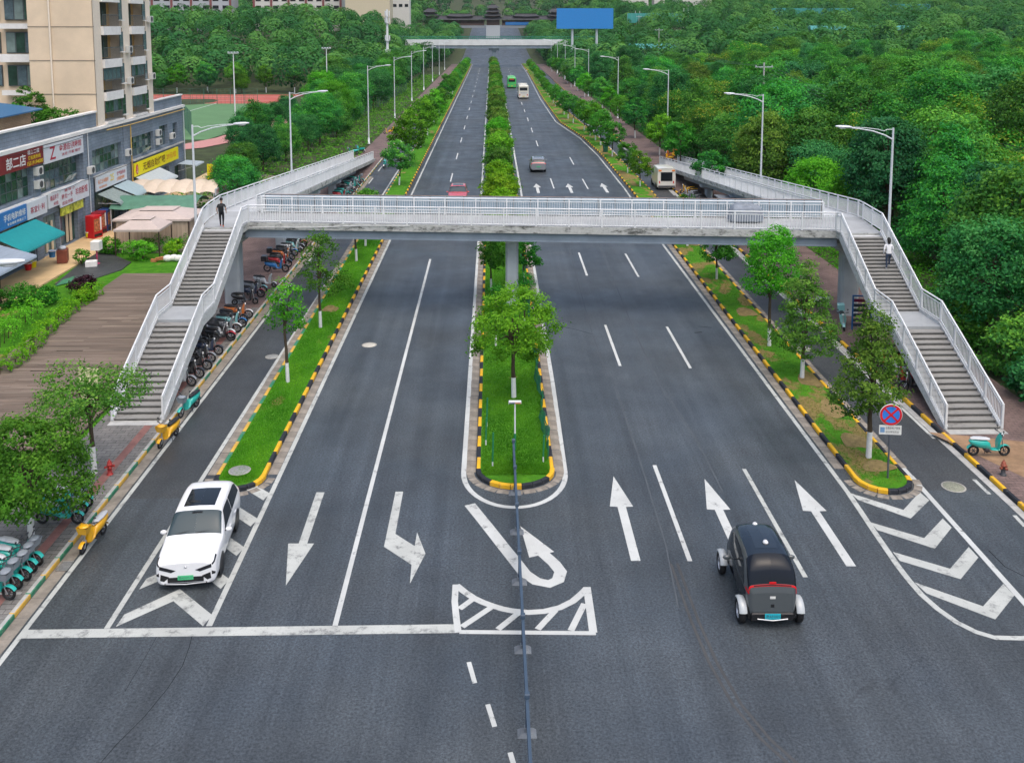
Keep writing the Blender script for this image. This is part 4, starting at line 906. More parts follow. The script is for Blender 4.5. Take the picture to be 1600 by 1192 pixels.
# T pole on the median
x, y = 0.93, 37.6; tp = empty('marker_post', (x, y, .15)); tag(tp, 'white T-shaped marker post on the median nose behind the barrier', 'post')
MB().cone((0,0,.75),(0,0,2.05),.035,.03,8).build('pole', WPAINT, tp); MB().cone((0,0,-.05),(0,0,.76),.045,.045,8).build('pole_foot', mat('green_paint', (0.02,0.2,0.08), .5, var=.1), tp)
MB().bbox(-.26,.26,-.06,.06,2.05,2.16,.015).build('bar', WPAINT, tp); MB().box(-.24,0,-.066,-.061,2.055,2.10).build('blue_band', mat('navy', (0.03,0.05,0.12), .5, var=.1), tp); MB().box(.005,.24,-.066,-.061,2.055,2.10).build('orange_band', mat('orange', (0.5,0.14,0.03), .5, var=.1), tp)
GP = bpy.data.materials['green_paint']; NET = mat('green_net', (0.015,0.17,0.085), .7, var=.2)
for x, y, h, lb in ((-.25, 40.0, 1.35, 'tall green net post on the left edge of the median nose'), (-.28, 38.2, 1.2, 'green net post leaning at the left kerb of the median'), (0.0, 36.2, 1.45, 'green net post with a white foot at the front of the median nose'), (2.05, 36.6, 1.15, 'white banded green post at the right kerb of the median nose')):
    o = empty('net_post', (x, y, .12)); tag(o, lb, 'post'); MB().cone((0,0,.25),(.03,0,h),.035,.035,6).build('pole', GP, o); MB().cone((0,0,-.05),(0,0,.26),.03,.03,6).build('pole_foot', WPAINT, o)
netm = MB(); rn = random.Random(4)
def netpt(s, t): return (2.22+.10*math.sin(s*1.3)+.05*math.sin(s*4.1+t*3)+t*.05, 36.9+s*1.0, .13+t*(.55+.28*math.sin(s*.9)+.12*math.sin(s*2.7)))
for k in range(230):
    s = k*.15
    for sg in (1, -1):
        pts = [netpt(s+sg*q*.14, q/4) for q in range(5)]; netm.tube(pts, .011, 3, caps=False)
for t in (0, .33, .66, 1): netm.tube([netpt(k*.3, t) for k in range(115)], .013, 3, caps=False)
o = netm.build('netting', NET); o2 = empty('net_fence', (0,0,0)); o.parent = o2; tag(o, kind='stuff'); tag(o2, 'sagging green plastic net fence along the right kerb of the median', 'fence')
for k in range(0, 115, 9):
    p = netpt(k*.3, 0); MB().cone((p[0]+.04,p[1],.05),(p[0]+.06,p[1],.95),.02,.02,5).build('stake', GP, o2)

# no stopping sign
ns = empty('road_sign', (15.4, 34.85, .14), math.radians(-6)); tag(ns, 'round blue and red no stopping sign over a white plate on the verge nose', 'road sign')
MB().cone((0,.03,-.05),(0,.03,2.55),.04,.04,8).build('pole', mat('sign_pole', (0.10,0.11,0.13), .5, .3, var=.1), ns)
dsk = MB().lathe([(0,.0),(.43,.0),(.43,.02),(0,.02)], 36, (0,-.03,2.62), 0, 'y').build('disc', mat('sign_white', (.75,.75,.73), .4, var=.03), ns)
RED = mat('sign_red', (0.58,0.012,0.02), .35, var=.06); BLUE = mat('sign_blue', (0.03,0.19,0.62), .35, var=.05)
MB().lathe([(0,-.004),(.335,-.004)], 36, (0,-.032,2.62), 0, 'y').build('blue_face', BLUE, dsk)
MB().lathe([(.33,-.006),(.415,-.006)], 36, (0,-.032,2.62), 0, 'y').build('red_ring', RED, dsk)
for a in (PI/4, -PI/4): MB().obox((0,-.041-(.002 if a>0 else 0),2.62), (.70,.003,.075), 0, 0, 0, a).build('red_bar', RED, dsk)
pl_ = MB().bbox(-.42,.42,-.02,.0,1.82,2.19,.0).build('plate', mat('plate_white', (.66,.67,.63), .5, var=.06), ns); INK = mat('ink', (0.05,0.06,0.07), .6, var=0)
MB().box(-.38,-.21,-.024,-.021,1.9,2.11).build('pictogram', mat('pict_blue', (0.15,0.28,0.45), .5, var=.1), pl_)
text_on('全路段电子警察', .56, .11, INK, pl_, (.09,-.024,2.085), (PI/2,0,0)); text_on('违法停车抓拍', .5, .1, INK, pl_, (.07,-.024,1.93), (PI/2,0,0))
# manholes, drain, hydrants, bins
MH = mat('iron_cover', (0.30,0.31,0.30), .7, .2, var=.2, scale=8, bump=.4); MHR = mat('cover_ring', (0.36,0.35,0.31), .85, var=.2, scale=5)
def manhole(x, y, r, z, label, m=MH):
    o = empty('manhole_cover', (x, y, z)); tag(o, label, 'manhole cover')
    MB().lathe([(r,0),(r,.006),(r*.86,.008)], 28).build('rim', MHR, o)
    mb = MB().lathe([(r*.85,.004),(r*.84,.009),(0,.009)], 28)
    for a in range(-3, 4):
        for b in range(-3, 4):
            if math.hypot(a, b) < 3.3: mb.obox((a*r*.22, b*r*.22, .011), (r*.13, r*.05, .006), 0 if (a+b) % 2 else PI/2)
    mb.build('lid', m, o)
manhole(-6.85, 51.26, .42, .003, 'pale round manhole cover in the empty carriageway before the footbridge', mat('pale_cover', (0.5,0.48,0.42), .8, var=.1, scale=6))
manhole(-11.84, 49.5, .36, .003, 'worn manhole cover on the narrow side road by the parked motorcycles')
manhole(-10.0, 35.95, .43, .225, 'grey manhole cover set in the nose of the grass verge')
manhole(17.8, 34.45, .45, .003, 'speckled manhole cover on the side road beyond the no stopping sign', mat('olive_cover', (0.24,0.25,0.19), .8, var=.35, scale=14))
manhole(17.1, 50.1, .42, .003, 'manhole cover on the side road beside the dark cone tree', mat('olive_cover2', (0.34,0.34,0.3), .8, var=.2, scale=10))
x, y = G(104, 884); o = empty('drain_grate', (-14.1, y, .006)); tag(o, 'small iron drain grate in the gutter beside the yellow scooter', 'drain grate')
g = MB().box(-.2,.2,-.3,.3,-.05,0).build('frame', DGREY, o); b = MB(); [b.box(-.18,.18,-.27+k*.07,-.235+k*.07,0,.012) for k in range(8)]; b.build('bars', MH, o)
def hydrant(x, y, m, m2, label):
    o = empty('fire_hydrant', (x, y, .13), .5); o.scale = (.75,.75,.72); tag(o, label, 'fire hydrant')
    MB().lathe([(.17,0),(.17,.05),(.11,.06),(.11,.5),(.13,.51),(.13,.56)], 12).build('base', m2, o); MB().lathe([(.11,.5),(.15,.53),(.15,.58),(.12,.6),(.11,.72),(.06,.8),(.03,.82),(.03,.88),(0,.88)], 12).build('bonnet', m, o)
    for s in (-1, 1): MB().lathe([(.055,.1*s),(.055,.2*s),(.075,.2*s),(.075,.25*s),(0,.25*s)], 8, (0,0,.45), 0, 'x').build('outlet', m, o)
    MB().lathe([(.07,-.1),(.07,-.22),(0,-.22)], 8, (0,0,.42), 0, 'y').build('hose_cap', m, o)
HR = mat('hydrant_red', (0.36,0.03,0.025), .5, var=.2, scale=8); HB = mat('hydrant_rust', (0.26,0.07,0.04), .6, var=.3, scale=8)
hydrant(*G(172,746), HR, HR, 'dark red fire hydrant on the pavement near the foot of the staircase')
hydrant(*G(1567,747), HB, DGREY, 'small rusty fire hydrant on the pavement beyond the teal scooter')
BG = mat('bin_green', (0.01,0.10,0.055), .5, var=.1)
def bin_(x, y, label):
    o = empty('litter_bin', (x, y, .14), .2); tag(o, label, 'litter bin')
    MB().add([(-.24,-.24,0),(.24,-.24,0),(.24,.24,0),(-.24,.24,0),(-.3,-.3,.95),(.3,-.3,.95),(.3,.3,.95),(-.3,.3,.95)], [(0,3,2,1),(0,1,5,4),(1,2,6,5),(2,3,7,6),(3,0,4,7),(4,5,6,7)]).build('body', BG, o)
    MB().bbox(-.33,.33,-.34,.34,.95,1.06,.04).build('lid', BG, o)
    for s in (-1,1): MB().cone((s*.2,.27,.09),(s*.27,.27,.09),.09,.09,10).build('wheel', BLACK, o)
bin_(15.7, 129.5, 'green wheeled litter bin on the verge, nearer of two'); bin_(14.4, 262, 'green wheeled litter bin on the verge far down the bending kerb')
# blue notice rack under the stairs
o = empty('notice_rack', (21.4, 52.9, .13), -.1); tag(o, 'tall blue steel notice rack standing under the staircase beside the pillar', 'rack')
RB = mat('rack_blue', (0.02,0.12,0.33), .4, var=.1)
for s in (-1,1): MB().box(s*.52-.04,s*.52+.04,-.04,.04,-.02,2.05).build('post', RB, o)
MB().box(-.48,.48,-.04,.04,1.97,2.05).build('top_bar', RB, o)
for k in range(6): MB().box(-.47,.47,-.03,.03,.2+k*.29,.38+k*.29).build('slat', mat('rack_dark', (0.03,0.04,0.06), .5, var=.1) if k == 0 else (mat('rack_red', (0.15,0.01,0.05), .5, var=.1) if k == 5 else bpy.data.materials['rack_dark']), o)
# small bus shelter beyond the footbridge
o = empty('shelter', (21.2, 81.0, .13)); tag(o, 'low shelter with a flat grey metal roof seen under the footbridge', 'shelter')
MB().obox((0,0,2.35), (2.6,4.6,.08), 0, 0, 0, .05).build('roof', mat('roof_grey', (0.2,0.22,0.24), .5, var=.12), o)
for a in (-1.0, 1.0):
    for b in (-1.9, 1.9): MB().cone((a,b,-.05),(a,b,2.34),.045,.045,8).build('post', GALV, o)
MB().box(-.9,.9,1.2,1.55,.42,.47).box(-.8,-.75,1.25,1.5,0,.42).box(.75,.8,1.25,1.5,0,.42).build('bench', GALV, o)
# utility poles and wires in the wood
PC = mat('pole_concrete', (0.42,0.42,0.40), .85, var=.1)
PL = [(46, 60, 8.2), (33.8, 117, 12.6), (48.0, 272, 16.2), (62, 400, 21)]
for i, (x, y, zt) in enumerate(PL):
    z0 = tz(x, y); o = empty('utility_pole', (x, y, z0-.1)); tag(o, ['utility pole at the edge of the wood above the grassy bank', 'grey utility pole standing just behind the second wood side lamp', 'utility pole among the trees half way up the slope', 'far utility pole near the blue billboard'][i], 'utility pole')
    hh = zt-z0+.5; MB().cone((0,0,0),(0,0,hh),.17,.1,8).build('pole', PC, o); MB().box(-1.1,1.1,-.05,.05,hh-.6,hh-.5).build('crossarm', GALV, o)
    for s in (-1,0,1): MB().lathe([(.05,0),(.07,.05),(.04,.1),(.06,.15),(0,.18)], 8, (s,0,hh-.5)).build('insulator', WPAINT, o)
WIRE = mat('wire', (0.05,0.055,0.06), .5, var=0)
for i, (a, b) in enumerate(zip(PL[:-1], PL[1:])):
    for s in (-1,0,1):
        pts = [(a[0]+(b[0]-a[0])*t+s, a[1]+(b[1]-a[1])*t, a[2]+(b[2]-a[2])*t-4*2.2*t*(1-t)) for t in np.linspace(0,1,15)]
        tag(MB().tube(pts, .022, 4).build('power_line', WIRE), '%s overhead wire on %s' % (['lowest left','middle','outer right'][s+1], ['the span ending above the grassy bank','the span between the two grey utility poles','the farthest span up the slope'][i]), 'wire')
# ================================================================== VEHICLES
class Loft:
    """smooth body surface from half cross-sections; rear/front along local y, width along x"""
    def __init__(s, secs, L):
        s.X = np.array([a for a, _ in secs])-L/2; s.P = np.array([b for _, b in secs], float)
    @staticmethod
    def cr(A, t):
        n = len(A); i = int(min(max(math.floor(t), 0), n-2)); f = t-i
        p0, p1, p2, p3 = A[max(i-1,0)], A[i], A[i+1], A[min(i+2,n-1)]
        m1, m2 = (p2-p0)*.5*.8, (p3-p1)*.5*.8
        return (2*f**3-3*f**2+1)*p1+(f**3-2*f**2+f)*m1+(-2*f**3+3*f**2)*p2+(f**3-f**2)*m2
    def pt(s, u, v):
        sec = s.cr(s.P, u); q = s.cr(sec, v); y = s.cr(s.X, u); return Vector((max(q[0],0), y, q[1]))
    def nrm(s, u, v):
        e = .03; um, vm = len(s.X)-1, s.P.shape[1]-1
        a = s.pt(min(u+e,um),v)-s.pt(max(u-e,0),v); b = s.pt(u,min(v+e,vm))-s.pt(u,max(v-e,0)); n = a.cross(b)
        return n.normalized() if n.length > 1e-9 else Vector((0,0,1))
    def patch(s, mb, u0, u1, v0, v1, nu=6, nv=5, off=.006, sides=(1,-1), mi=0, taper=None):
        for sd in sides:
            rows = []
            for i in range(nu+1):
                u = u0+(u1-u0)*i/nu; row = []
                for j in range(nv+1):
                    va, vb = (v0, v1) if taper is None else taper(i/nu)
                    v = va+(vb-va)*j/nv; p = s.pt(u,v)+s.nrm(u,v)*off; row.append((sd*p.x, p.y, p.z))
                rows.append(row if sd > 0 else row[::-1])
            mb.grid([r[::-1] for r in rows], mi)
        return mb
    def body(s, nu=40, nv=28):
        mb = MB(); um, vm = len(s.X)-1, s.P.shape[1]-1; rows = []
        for i in range(nu+1):
            h = [s.pt(um*i/nu, vm*j/nv) for j in range(nv+1)]
            rows.append([(p.x,p.y,p.z) for p in h]+[(-p.x,p.y,p.z) for p in h[::-1][1:]])
        mb.grid([r[::-1] for r in rows]); c = len(rows[0])
        mb.add(rows[0], [tuple(range(c))], 0, False); mb.add(rows[-1], [tuple(range(c))[::-1]], 0, False); return mb
def paintm(name, col, rough=.25): return mat(name, col, rough, 0, var=0, spec=.5, coat=.6)
RIM = mat('alloy', (0.42,0.43,0.45), .3, .7, var=.05); LGLASS = glassm('lamp_glass', (0.02,0.022,0.026)); TRIM = mat('black_trim', (0.012,0.013,0.015), .45, var=0)
TLR = mat('tail_red', (0.45,0.008,0.012), .25, var=0, emit=.25); WS = glassm('windscreen', (0.035,0.055,0.062), .04)
def wheel_meshes(r, w_):
    t = MB().lathe([(r*.66,-w_/2),(r*.92,-w_/2),(r,-w_*.3),(r,w_*.3),(r*.92,w_/2),(r*.66,w_/2)], 22, (0,0,0), 0, 'x').mesh('tyre', BLACK)
    rm = MB().lathe([(r*.66,-w_*.42),(r*.6,-w_*.3),(r*.6,w_*.3),(r*.66,w_*.42)], 22, (0,0,0), 0, 'x'); rm.lathe([(0,w_*.2),(r*.14,w_*.22),(r*.16,w_*.1)], 12, (0,0,0), 0, 'x').lathe([(0,-w_*.2),(r*.14,-w_*.22),(r*.16,-w_*.1)], 12, (0,0,0), 0, 'x')
    for k in range(5):
        a = k*2*PI/5
        for sx in (-1,1): rm.obox((sx*w_*.24, math.cos(a)*r*.36, math.sin(a)*r*.36), (.03, r*.13, r*.5), 0, 0, a-PI/2, 0)
    rm.add([(0.0,math.cos(a)*r*.62,math.sin(a)*r*.62) for a in np.linspace(0,2*PI,17)[:-1]], [tuple(range(16))])
    return t, rm.mesh('rim', RIM)
def wheels(o, xs, ys, r, w_, well=None):
    t, rm = wheel_meshes(r, w_)
    for y in ys:
        for x in (-xs, xs):
            e_ = inst('wheel', t, o, (x, y, r)); inst('rim', rm, e_)
            if well: sd = 1 if x > 0 else -1; MB().lathe([(0,sd*.0),(r*1.13,sd*.0)] if sd > 0 else [(r*1.13,0),(0,0)], 24, (sd*well, y, r*1.02), 0, 'x').build('wheel_well', TRIM, o)
SUVS = [(0,[(0,.25),(.6,.25),(.76,.34),(.80,.58),(.79,.79),(.71,.89),(.45,.925),(0,.94)]), (.1,[(0,.2),(.7,.2),(.88,.3),(.92,.58),(.90,.84),(.81,.955),(.5,1.0),(0,1.015)]),
        (.45,[(0,.2),(.75,.2),(.92,.32),(.95,.6),(.93,.90),(.84,1.02),(.5,1.07),(0,1.085)]), (1.0,[(0,.2),(.75,.2),(.92,.33),(.95,.65),(.94,.95),(.86,1.085),(.5,1.135),(0,1.15)]),
        (1.28,[(0,.2),(.75,.2),(.92,.33),(.95,.65),(.94,.98),(.88,1.115),(.6,1.16),(0,1.18)]), (2.0,[(0,.2),(.75,.2),(.92,.33),(.95,.65),(.93,1.03),(.77,1.53),(.6,1.63),(0,1.66)]),
        (2.8,[(0,.2),(.75,.2),(.92,.33),(.95,.65),(.93,1.05),(.77,1.58),(.6,1.68),(0,1.71)]), (3.6,[(0,.2),(.75,.2),(.92,.33),(.95,.67),(.92,1.06),(.76,1.56),(.59,1.655),(0,1.685)]),
        (4.15,[(0,.24),(.74,.24),(.92,.36),(.95,.68),(.91,1.07),(.73,1.47),(.56,1.55),(0,1.58)]), (4.48,[(0,.3),(.7,.3),(.89,.42),(.92,.7),(.88,1.06),(.78,1.2),(.56,1.24),(0,1.26)]), (4.6,[(0,.36),(.66,.36),(.84,.46),(.88,.7),(.84,.98),(.72,1.08),(.5,1.1),(0,1.12)])]
def suv(name, m, label, x, y, rz, plate=None, plate_m=None, roof_glass=True, rear_strip=True):
    L = 4.6; lo = Loft(SUVS, L); o = empty(name, (x, y, .005), rz); tag(o, label, 'car')
    b = lo.body().build('body', m, o)
    ws = lo.patch(MB(), 4.05, 4.96, 5.06, 7, 8, 8).build('windscreen', WS, o); MB().box(-.16,.16,1.86-L/2,1.93-L/2,1.56,1.63).build('mirror_pod', TRIM, ws)
    MB().tube([(-.55,1.3-L/2,1.20),(-.1,1.4-L/2,1.25)], .012, 4).tube([(.05,1.3-L/2,1.21),(.55,1.4-L/2,1.235)], .012, 4).build('wiper', TRIM, ws)
    lo.patch(MB(), 4.55, 6.05, 4.16, 4.92, 8, 4, taper=lambda t: (4.14, 4.2+.74*min(1,t*2.6))).build('front_window', GLASSD, o); lo.patch(MB(), 6.12, 8.2, 4.16, 4.92, 8, 4, taper=lambda t: (4.14+.05*t, 4.94-.3*max(0,t-.6))).build('rear_door_window', GLASSD, o)
    lo.patch(MB(), 8.12, 8.95, 5.25, 7, 6, 8).build('rear_window', GLASSD, o)
    if roof_glass: lo.patch(MB(), 5.25, 6.7, 6.2, 7, 6, 6, .004).build('sunroof', GLASSD, o)
    lo.patch(MB(), .35, 1.75, 4.25, 4.82, 8, 3, .006, taper=lambda t: (4.12+.4*t, 4.52+.4*t)).build('headlamp', LGLASS, o)
    lo.patch(MB(), .0, .8, 2.75, 3.35, 5, 3, .006, taper=lambda t: (2.75, 3.35-.35*t)).build('air_intake', TRIM, o)
    for s in (1,-1):
        MB().add([(s*q[0],-L/2-.012,q[1]) for q in ((.30,.70),(.44,.64),(.80,.76),(.79,.87))]+[(s*q[0],-L/2+.03,q[1]) for q in ((.30,.70),(.44,.64),(.80,.76),(.79,.87))], [(0,1,2,3) if s > 0 else (3,2,1,0),(0,3,7,4),(3,2,6,7),(2,1,5,6),(1,0,4,5)]).build('headlamp', LGLASS, o)
        MB().add([(s*q[0],-L/2-.010,q[1]) for q in ((.50,.50),(.76,.60),(.78,.40),(.66,.36))]+[(s*q[0],-L/2+.03,q[1]) for q in ((.50,.50),(.76,.60),(.78,.40),(.66,.36))], [(3,2,1,0) if s > 0 else (0,1,2,3),(0,3,7,4),(3,2,6,7),(2,1,5,6),(1,0,4,5)]).build('air_intake', TRIM, o)
    for uu in (4.45, 6.08, 7.75): lo.patch(MB(), uu, uu+.018, 2.35, 4.1, 1, 8, .003).build('door_gap', TRIM, o)
    lo.patch(MB(), 1.0, 1.025, 5.05, 7, 1, 8, .003).build('bonnet_gap', TRIM, o)
    mb = MB().obox((0,-L/2-.004,.40), (1.1,.03,.16)).obox((0,-L/2+.02,.27), (1.3,.06,.05)); mb.build('grille', TRIM, o); MB().tube([(-.62,-L/2+.0,.27),(0,-L/2-.03,.25),(.62,-L/2+.0,.27)], .02, 5).build('splitter', STEEL, o)
    MB().ell((0,-L/2-.0,.80), (.05,.03,.035), 8, 5).build('badge', STEEL, o)
    for s in (1,-1):
        mi_ = MB().ell((s*1.05,1.62-L/2,1.12), (.11,.075,.075), 10, 6).build('mirror', m, o); MB().tube([(s*.92,1.66-L/2,1.05),(s*1.0,1.62-L/2,1.09)], .025, 5).build('mirror_arm', TRIM, mi_)
        lo.patch(MB(), 9.1, 9.9, 4.0, 4.75, 4, 3, .006, (s,)).build('tail_lamp', TLR, o)
        for yy in (2.35, 3.3): MB().obox((s*.955, yy-L/2, .84), (.03,.2,.03)).build('door_handle', m, o)
    if rear_strip: lo.patch(MB(), 9.3, 9.7, 5.0, 7, 3, 8, .006).build('light_strip', TLR, o)
    lo.patch(MB(), 1.3, 8.3, 1.9, 2.25, 14, 2, .005).build('sill_trim', TRIM, o)
    if plate:
        for sgn, yy, zz in ((-1,-L/2-.024,.47), (1,L/2+.012,.72)):
            p = MB().box(-.24,.24,yy-.006,yy+.006,zz-.07,zz+.07).build('number_plate', plate_m, o); text_on(plate, .42, .09, INK, p, (0,yy+sgn*.008,zz), (PI/2,0,0 if sgn<0 else PI))
    wheels(o, .83, (-L/2+.87, -L/2+3.62), .345, .22, .953); return o
PGREEN = mat('plate_green', (0.07,0.5,0.22), .4, var=.1, scale=4)
suv('parked_car', paintm('car_white', (0.80,0.81,0.82), .22), 'white family car with sunroof and green plate parked on the hatched gore', -9.86, 30.55, math.radians(5), '贵AD07517', PGREEN)
suv('moving_car', paintm('car_grey', (0.20,0.22,0.24), .25), 'grey car with pale roof driving away just past the footbridge', 5.6, 114.8, PI, '贵AD2816', PGREEN)
suv('moving_car', paintm('car_pink', (0.55,0.10,0.12), .25), 'pinkish red car half hidden by the footbridge hoarding', -3.4, 94.0, 0)
suv('distant_car', paintm('car_white2', (0.75,0.76,0.76)), 'tiny white car on the side road near the far bridge, parking side', -12.8, 405, 0)
suv('distant_car', paintm('car_white3', (0.75,0.76,0.76)), 'tiny white car on the side road near the far bridge, wood side', 17.6, 420, PI)
o = suv('distant_car', paintm('car_white4', (0.75,0.76,0.76)), 'tiny white car on the rising road in front of the covered bridge', 8.0, 590, PI); o.location.z = float(rise(590)); o.rotation_euler.x = 0

# small black pod-shaped electric car with outboard wheels (seen from behind)
LOW = [(0,.27),(.58,.27),(.71,.42),(.76,.74)]
PODS = [(0,[(0,.40),(.46,.40),(.56,.48),(.60,.66),(.60,.86),(.58,1.0),(.36,1.03),(0,1.04)]), (.06,[(0,.32),(.55,.32),(.66,.44),(.70,.7),(.70,1.0),(.67,1.2),(.42,1.25),(0,1.27)]), (.25,[(0,.28),(.58,.28),(.7,.42),(.745,.72),(.745,1.08),(.69,1.52),(.46,1.64),(0,1.68)]),
        (.6,LOW+[(.755,1.12),(.67,1.70),(.46,1.86),(0,1.90)]), (1.3,LOW+[(.755,1.14),(.66,1.78),(.46,1.94),(0,1.98)]), (2.2,LOW+[(.74,1.1),(.63,1.72),(.44,1.88),(0,1.92)]),
        (2.8,[(0,.28),(.54,.28),(.66,.42),(.7,.7),(.68,.98),(.57,1.42),(.38,1.54),(0,1.58)]), (3.25,[(0,.32),(.45,.32),(.56,.42),(.6,.62),(.58,.82),(.48,.98),(.3,1.04),(0,1.06)]), (3.4,[(0,.38),(.38,.38),(.47,.45),(.5,.6),(.48,.74),(.4,.83),(.25,.86),(0,.88)])]
L = 3.4
lo = Loft(PODS, L); pod = empty('electric_pod_car', (8.28, 26.05+L/2, .005), math.radians(-1)); pod.scale = (1,1,1.06); tag(pod, 'small black pod-shaped electric car with separate fenders driving away', 'car')
PODG = paintm('pod_grey', (0.075,0.088,0.094), .3); PODB = mat('pod_black_glass', (0.008,0.011,0.017), .08, var=0, spec=.22)
lo.body(48, 32).build('body', PODG, pod)
lo.patch(MB(), 1.04, 2.95, 4.6, 7, 12, 10, .007, taper=lambda t: (4.5+.6*t, 7)).build('rear_window', PODB, pod); lo.patch(MB(), 2.95, 5.35, 5.35, 7, 10, 8, .007).build('roof_glass', glassm('pod_roof', (0.018,0.028,0.042), .12), pod)
lo.patch(MB(), 3.3, 4.9, 6.3, 7, 8, 6, .012).build('roof_panel', glassm('pod_roof2', (0.024,0.036,0.052), .18), pod)
lo.patch(MB(), 1.9, 6.4, 2.2, 3.75, 12, 5, .007, taper=lambda t: (2.3+.25*abs(t-.5)*2, 3.72)).build('door_panel', PODB, pod); lo.patch(MB(), 2.5, 6.1, 3.85, 4.95, 12, 5, .007, taper=lambda t: (3.86, 4.9-.9*(2*abs(t-.5))**3)).build('side_window', GLASSD, pod)
lo.patch(MB(), 6.2, 7.3, 5.2, 7, 8, 8, .007).build('windscreen', PODB, pod)
lb_ = lo.patch(MB(), .80, 1.0, 4.0, 7, 4, 14, .012).build('light_bar', TLR, pod); lo.patch(MB(), .85, .95, 5.5, 7, 2, 8, .016).build('light_bar_centre', TRIM, lb_)
lo.patch(MB(), 1.0, 1.9, 3.92, 4.12, 6, 2, .012).build('side_lamp', TLR, lb_); MB().box(-.1,.1,.03-L/2,.06-L/2,1.29,1.33).build('brake_lamp', TLR, pod)
MB().bbox(-.62,.62,-L/2-.05,-L/2+.3,.24,.46,.03).build('rear_bumper', TRIM, pod); MB().tube([(-.45,-L/2-.06,.3),(0,-L/2-.09,.27),(.45,-L/2-.06,.3)], .02, 6).build('bumper_trim', STEEL, pod)
pp = MB().box(-.23,.23,-L/2-.075,-L/2-.06,.30,.46).build('number_plate', mat('plate_cyan', (0.02,0.42,0.52), .4, var=.08), pod); text_on('贵A01001', .40, .1, INK, pp, (0,-L/2-.078,.38), (PI/2,0,0))
MB().obox((0,-L/2-.006,.66), (.1,.02,.08)).build('badge', TRIM, pod); MB().obox((0,-L/2-.002,.90), (.16,.02,.07)).build('sticker', mat('sticker', (.7,.7,.66), .5, var=.1), pod)
for yy, xx in ((.45,.0), (-.70,.02)):
    d = MB().lathe([(.085,0),(.085,.03),(.07,.06),(.04,.085),(0,.09)], 14, (xx,yy,1.90 if yy > 0 else 1.965)).build('sensor_dome', mat('dome', (.75,.76,.77), .2, .2, var=0) if yy > 0 else bpy.data.materials['dome'], pod); MB().lathe([(.10,-.03),(.10,.012),(0,.012)], 14, (xx,yy,1.90 if yy > 0 else 1.965)).build('dome_base', TRIM, d)
for s in (1,-1):
    mi_ = MB().ell((s*1.0,-.1,1.2), (.13,.06,.07), 10, 6).build('mirror', PODG, pod); MB().tube([(s*.74,-.05,1.12),(s*.94,-.09,1.18)], .025, 5).build('mirror_arm', PODG, mi_)
FEN = paintm('fender_grey', (0.42,0.45,0.46), .35)
for yy in (-L/2+.34, L/2-.55):
    for s in (1,-1):
        rows = []
        for a in np.linspace(.1*PI, .80*PI, 12):
            rows.append([(s*(.86+dx), yy-math.cos(a)*(r_), .32+math.sin(a)*(r_)) for dx, r_ in ((-.13,.36),(-.10,.40),(0,.415),(.09,.40),(.115,.365))])
        f = MB().grid(rows).build('fender', FEN, pod); MB().tube([(s*.55,yy,.36),(s*.8,yy,.34)], .05, 6).build('fender_arm', TRIM, f)
wheels(pod, .86, (-L/2+.34, L/2-.55), .33, .19)
MB().box(-.7,.7,-L/2+.05,-L/2+.7,.25,.6).build('rear_frame', TRIM, pod)

# buses and van
def bus(name, m, label, x, y, rz, L, W, Hh, cat, gl=GLASSD):
    w2 = W/2; base = [(0,.35),(w2*.9,.35),(w2*.985,.5),(w2,1.1),(w2*.985,1.9),(w2*.95,Hh-.35),(w2*.82,Hh-.08),(0,Hh)]
    def sc(k, f): return (k, [(a*f, .35+(b-.35)*(1-(1-f)*.6)) for a, b in base])
    lo = Loft([sc(0,.9), sc(.12,.975), sc(.6,1), sc(L/2,1), sc(L-.6,1), sc(L-.12,.975), sc(L,.9)], L); o = empty(name, (x,y,.005), rz); tag(o, label, cat)
    lo.body(24, 24).build('body', m, o)
    for k in range(int((L-1.5)/1.5)):
        a = 1+ (k*1.5+.7)/(L/2-.6) if False else None
        y0 = -L/2+.9+k*1.5
        for s in (1,-1): MB().box(min(s*w2*.985,s*w2*1.004),max(s*w2*.985,s*w2*1.004),y0,y0+1.36,1.45,Hh-.75).build('window', gl, o)
    for yy in (-1, 1):
        MB().obox((0,yy*(L/2+.005),Hh-.95), (W*.74,.03,.75)).build('rear_window' if yy < 0 else 'windscreen', gl, o)
        for s in (1,-1): MB().obox((s*W*.36,yy*(L/2-.0),.95), (.2,.04,.28)).build('lamp', TLR if yy < 0 else LENS, o)
    MB().obox((0,-L/2-.005,.62), (.5,.03,.16)).build('number_plate', mat('plate_yellow', (.6,.45,.05), .5, var=0) if 'plate_yellow' not in bpy.data.materials else bpy.data.materials['plate_yellow'], o)
    MB().bbox(-w2*.6,w2*.6,-1.4,1.0,Hh-.03,Hh+.16,.06).build('roof_unit', m, o)
    for s in (1,-1): q = MB().tube([(s*w2*.9,L/2-.1,Hh-.4),(s*(w2+.2),L/2+.15,Hh-.5),(s*(w2+.22),L/2+.15,Hh-1.0)], .025, 5).build('mirror', TRIM, o)
    wheels(o, w2-.14, (-L/2+2.2, L/2-2.3), .48, .28, w2*1.002); return o, lo
cb, _ = bus('coach', paintm('coach_cream', (0.66,0.64,0.56), .3), 'cream coach with large rear window driving away beyond the footbridge', 7.6, 230, PI*0, 9.5, 2.5, 3.3, 'coach')
text_on('Guizhou', 1.5, .22, mat('coach_blue', (0.05,0.12,0.4), .5, var=0), cb, (0,-4.79,1.45), (PI/2,0,0))
gb, _ = bus('city_bus', paintm('bus_green', (0.05,0.45,0.10), .3), 'bright green city bus ahead of the cream coach', 5.6, 268, 0, 10.5, 2.5, 3.1, 'bus')
MB().obox((0,-5.29,2.5), (1.2,.03,.3)).build('display_panel', mat('led_red', (0.5,0.05,0.03), .5, var=.3, scale=20), gb)
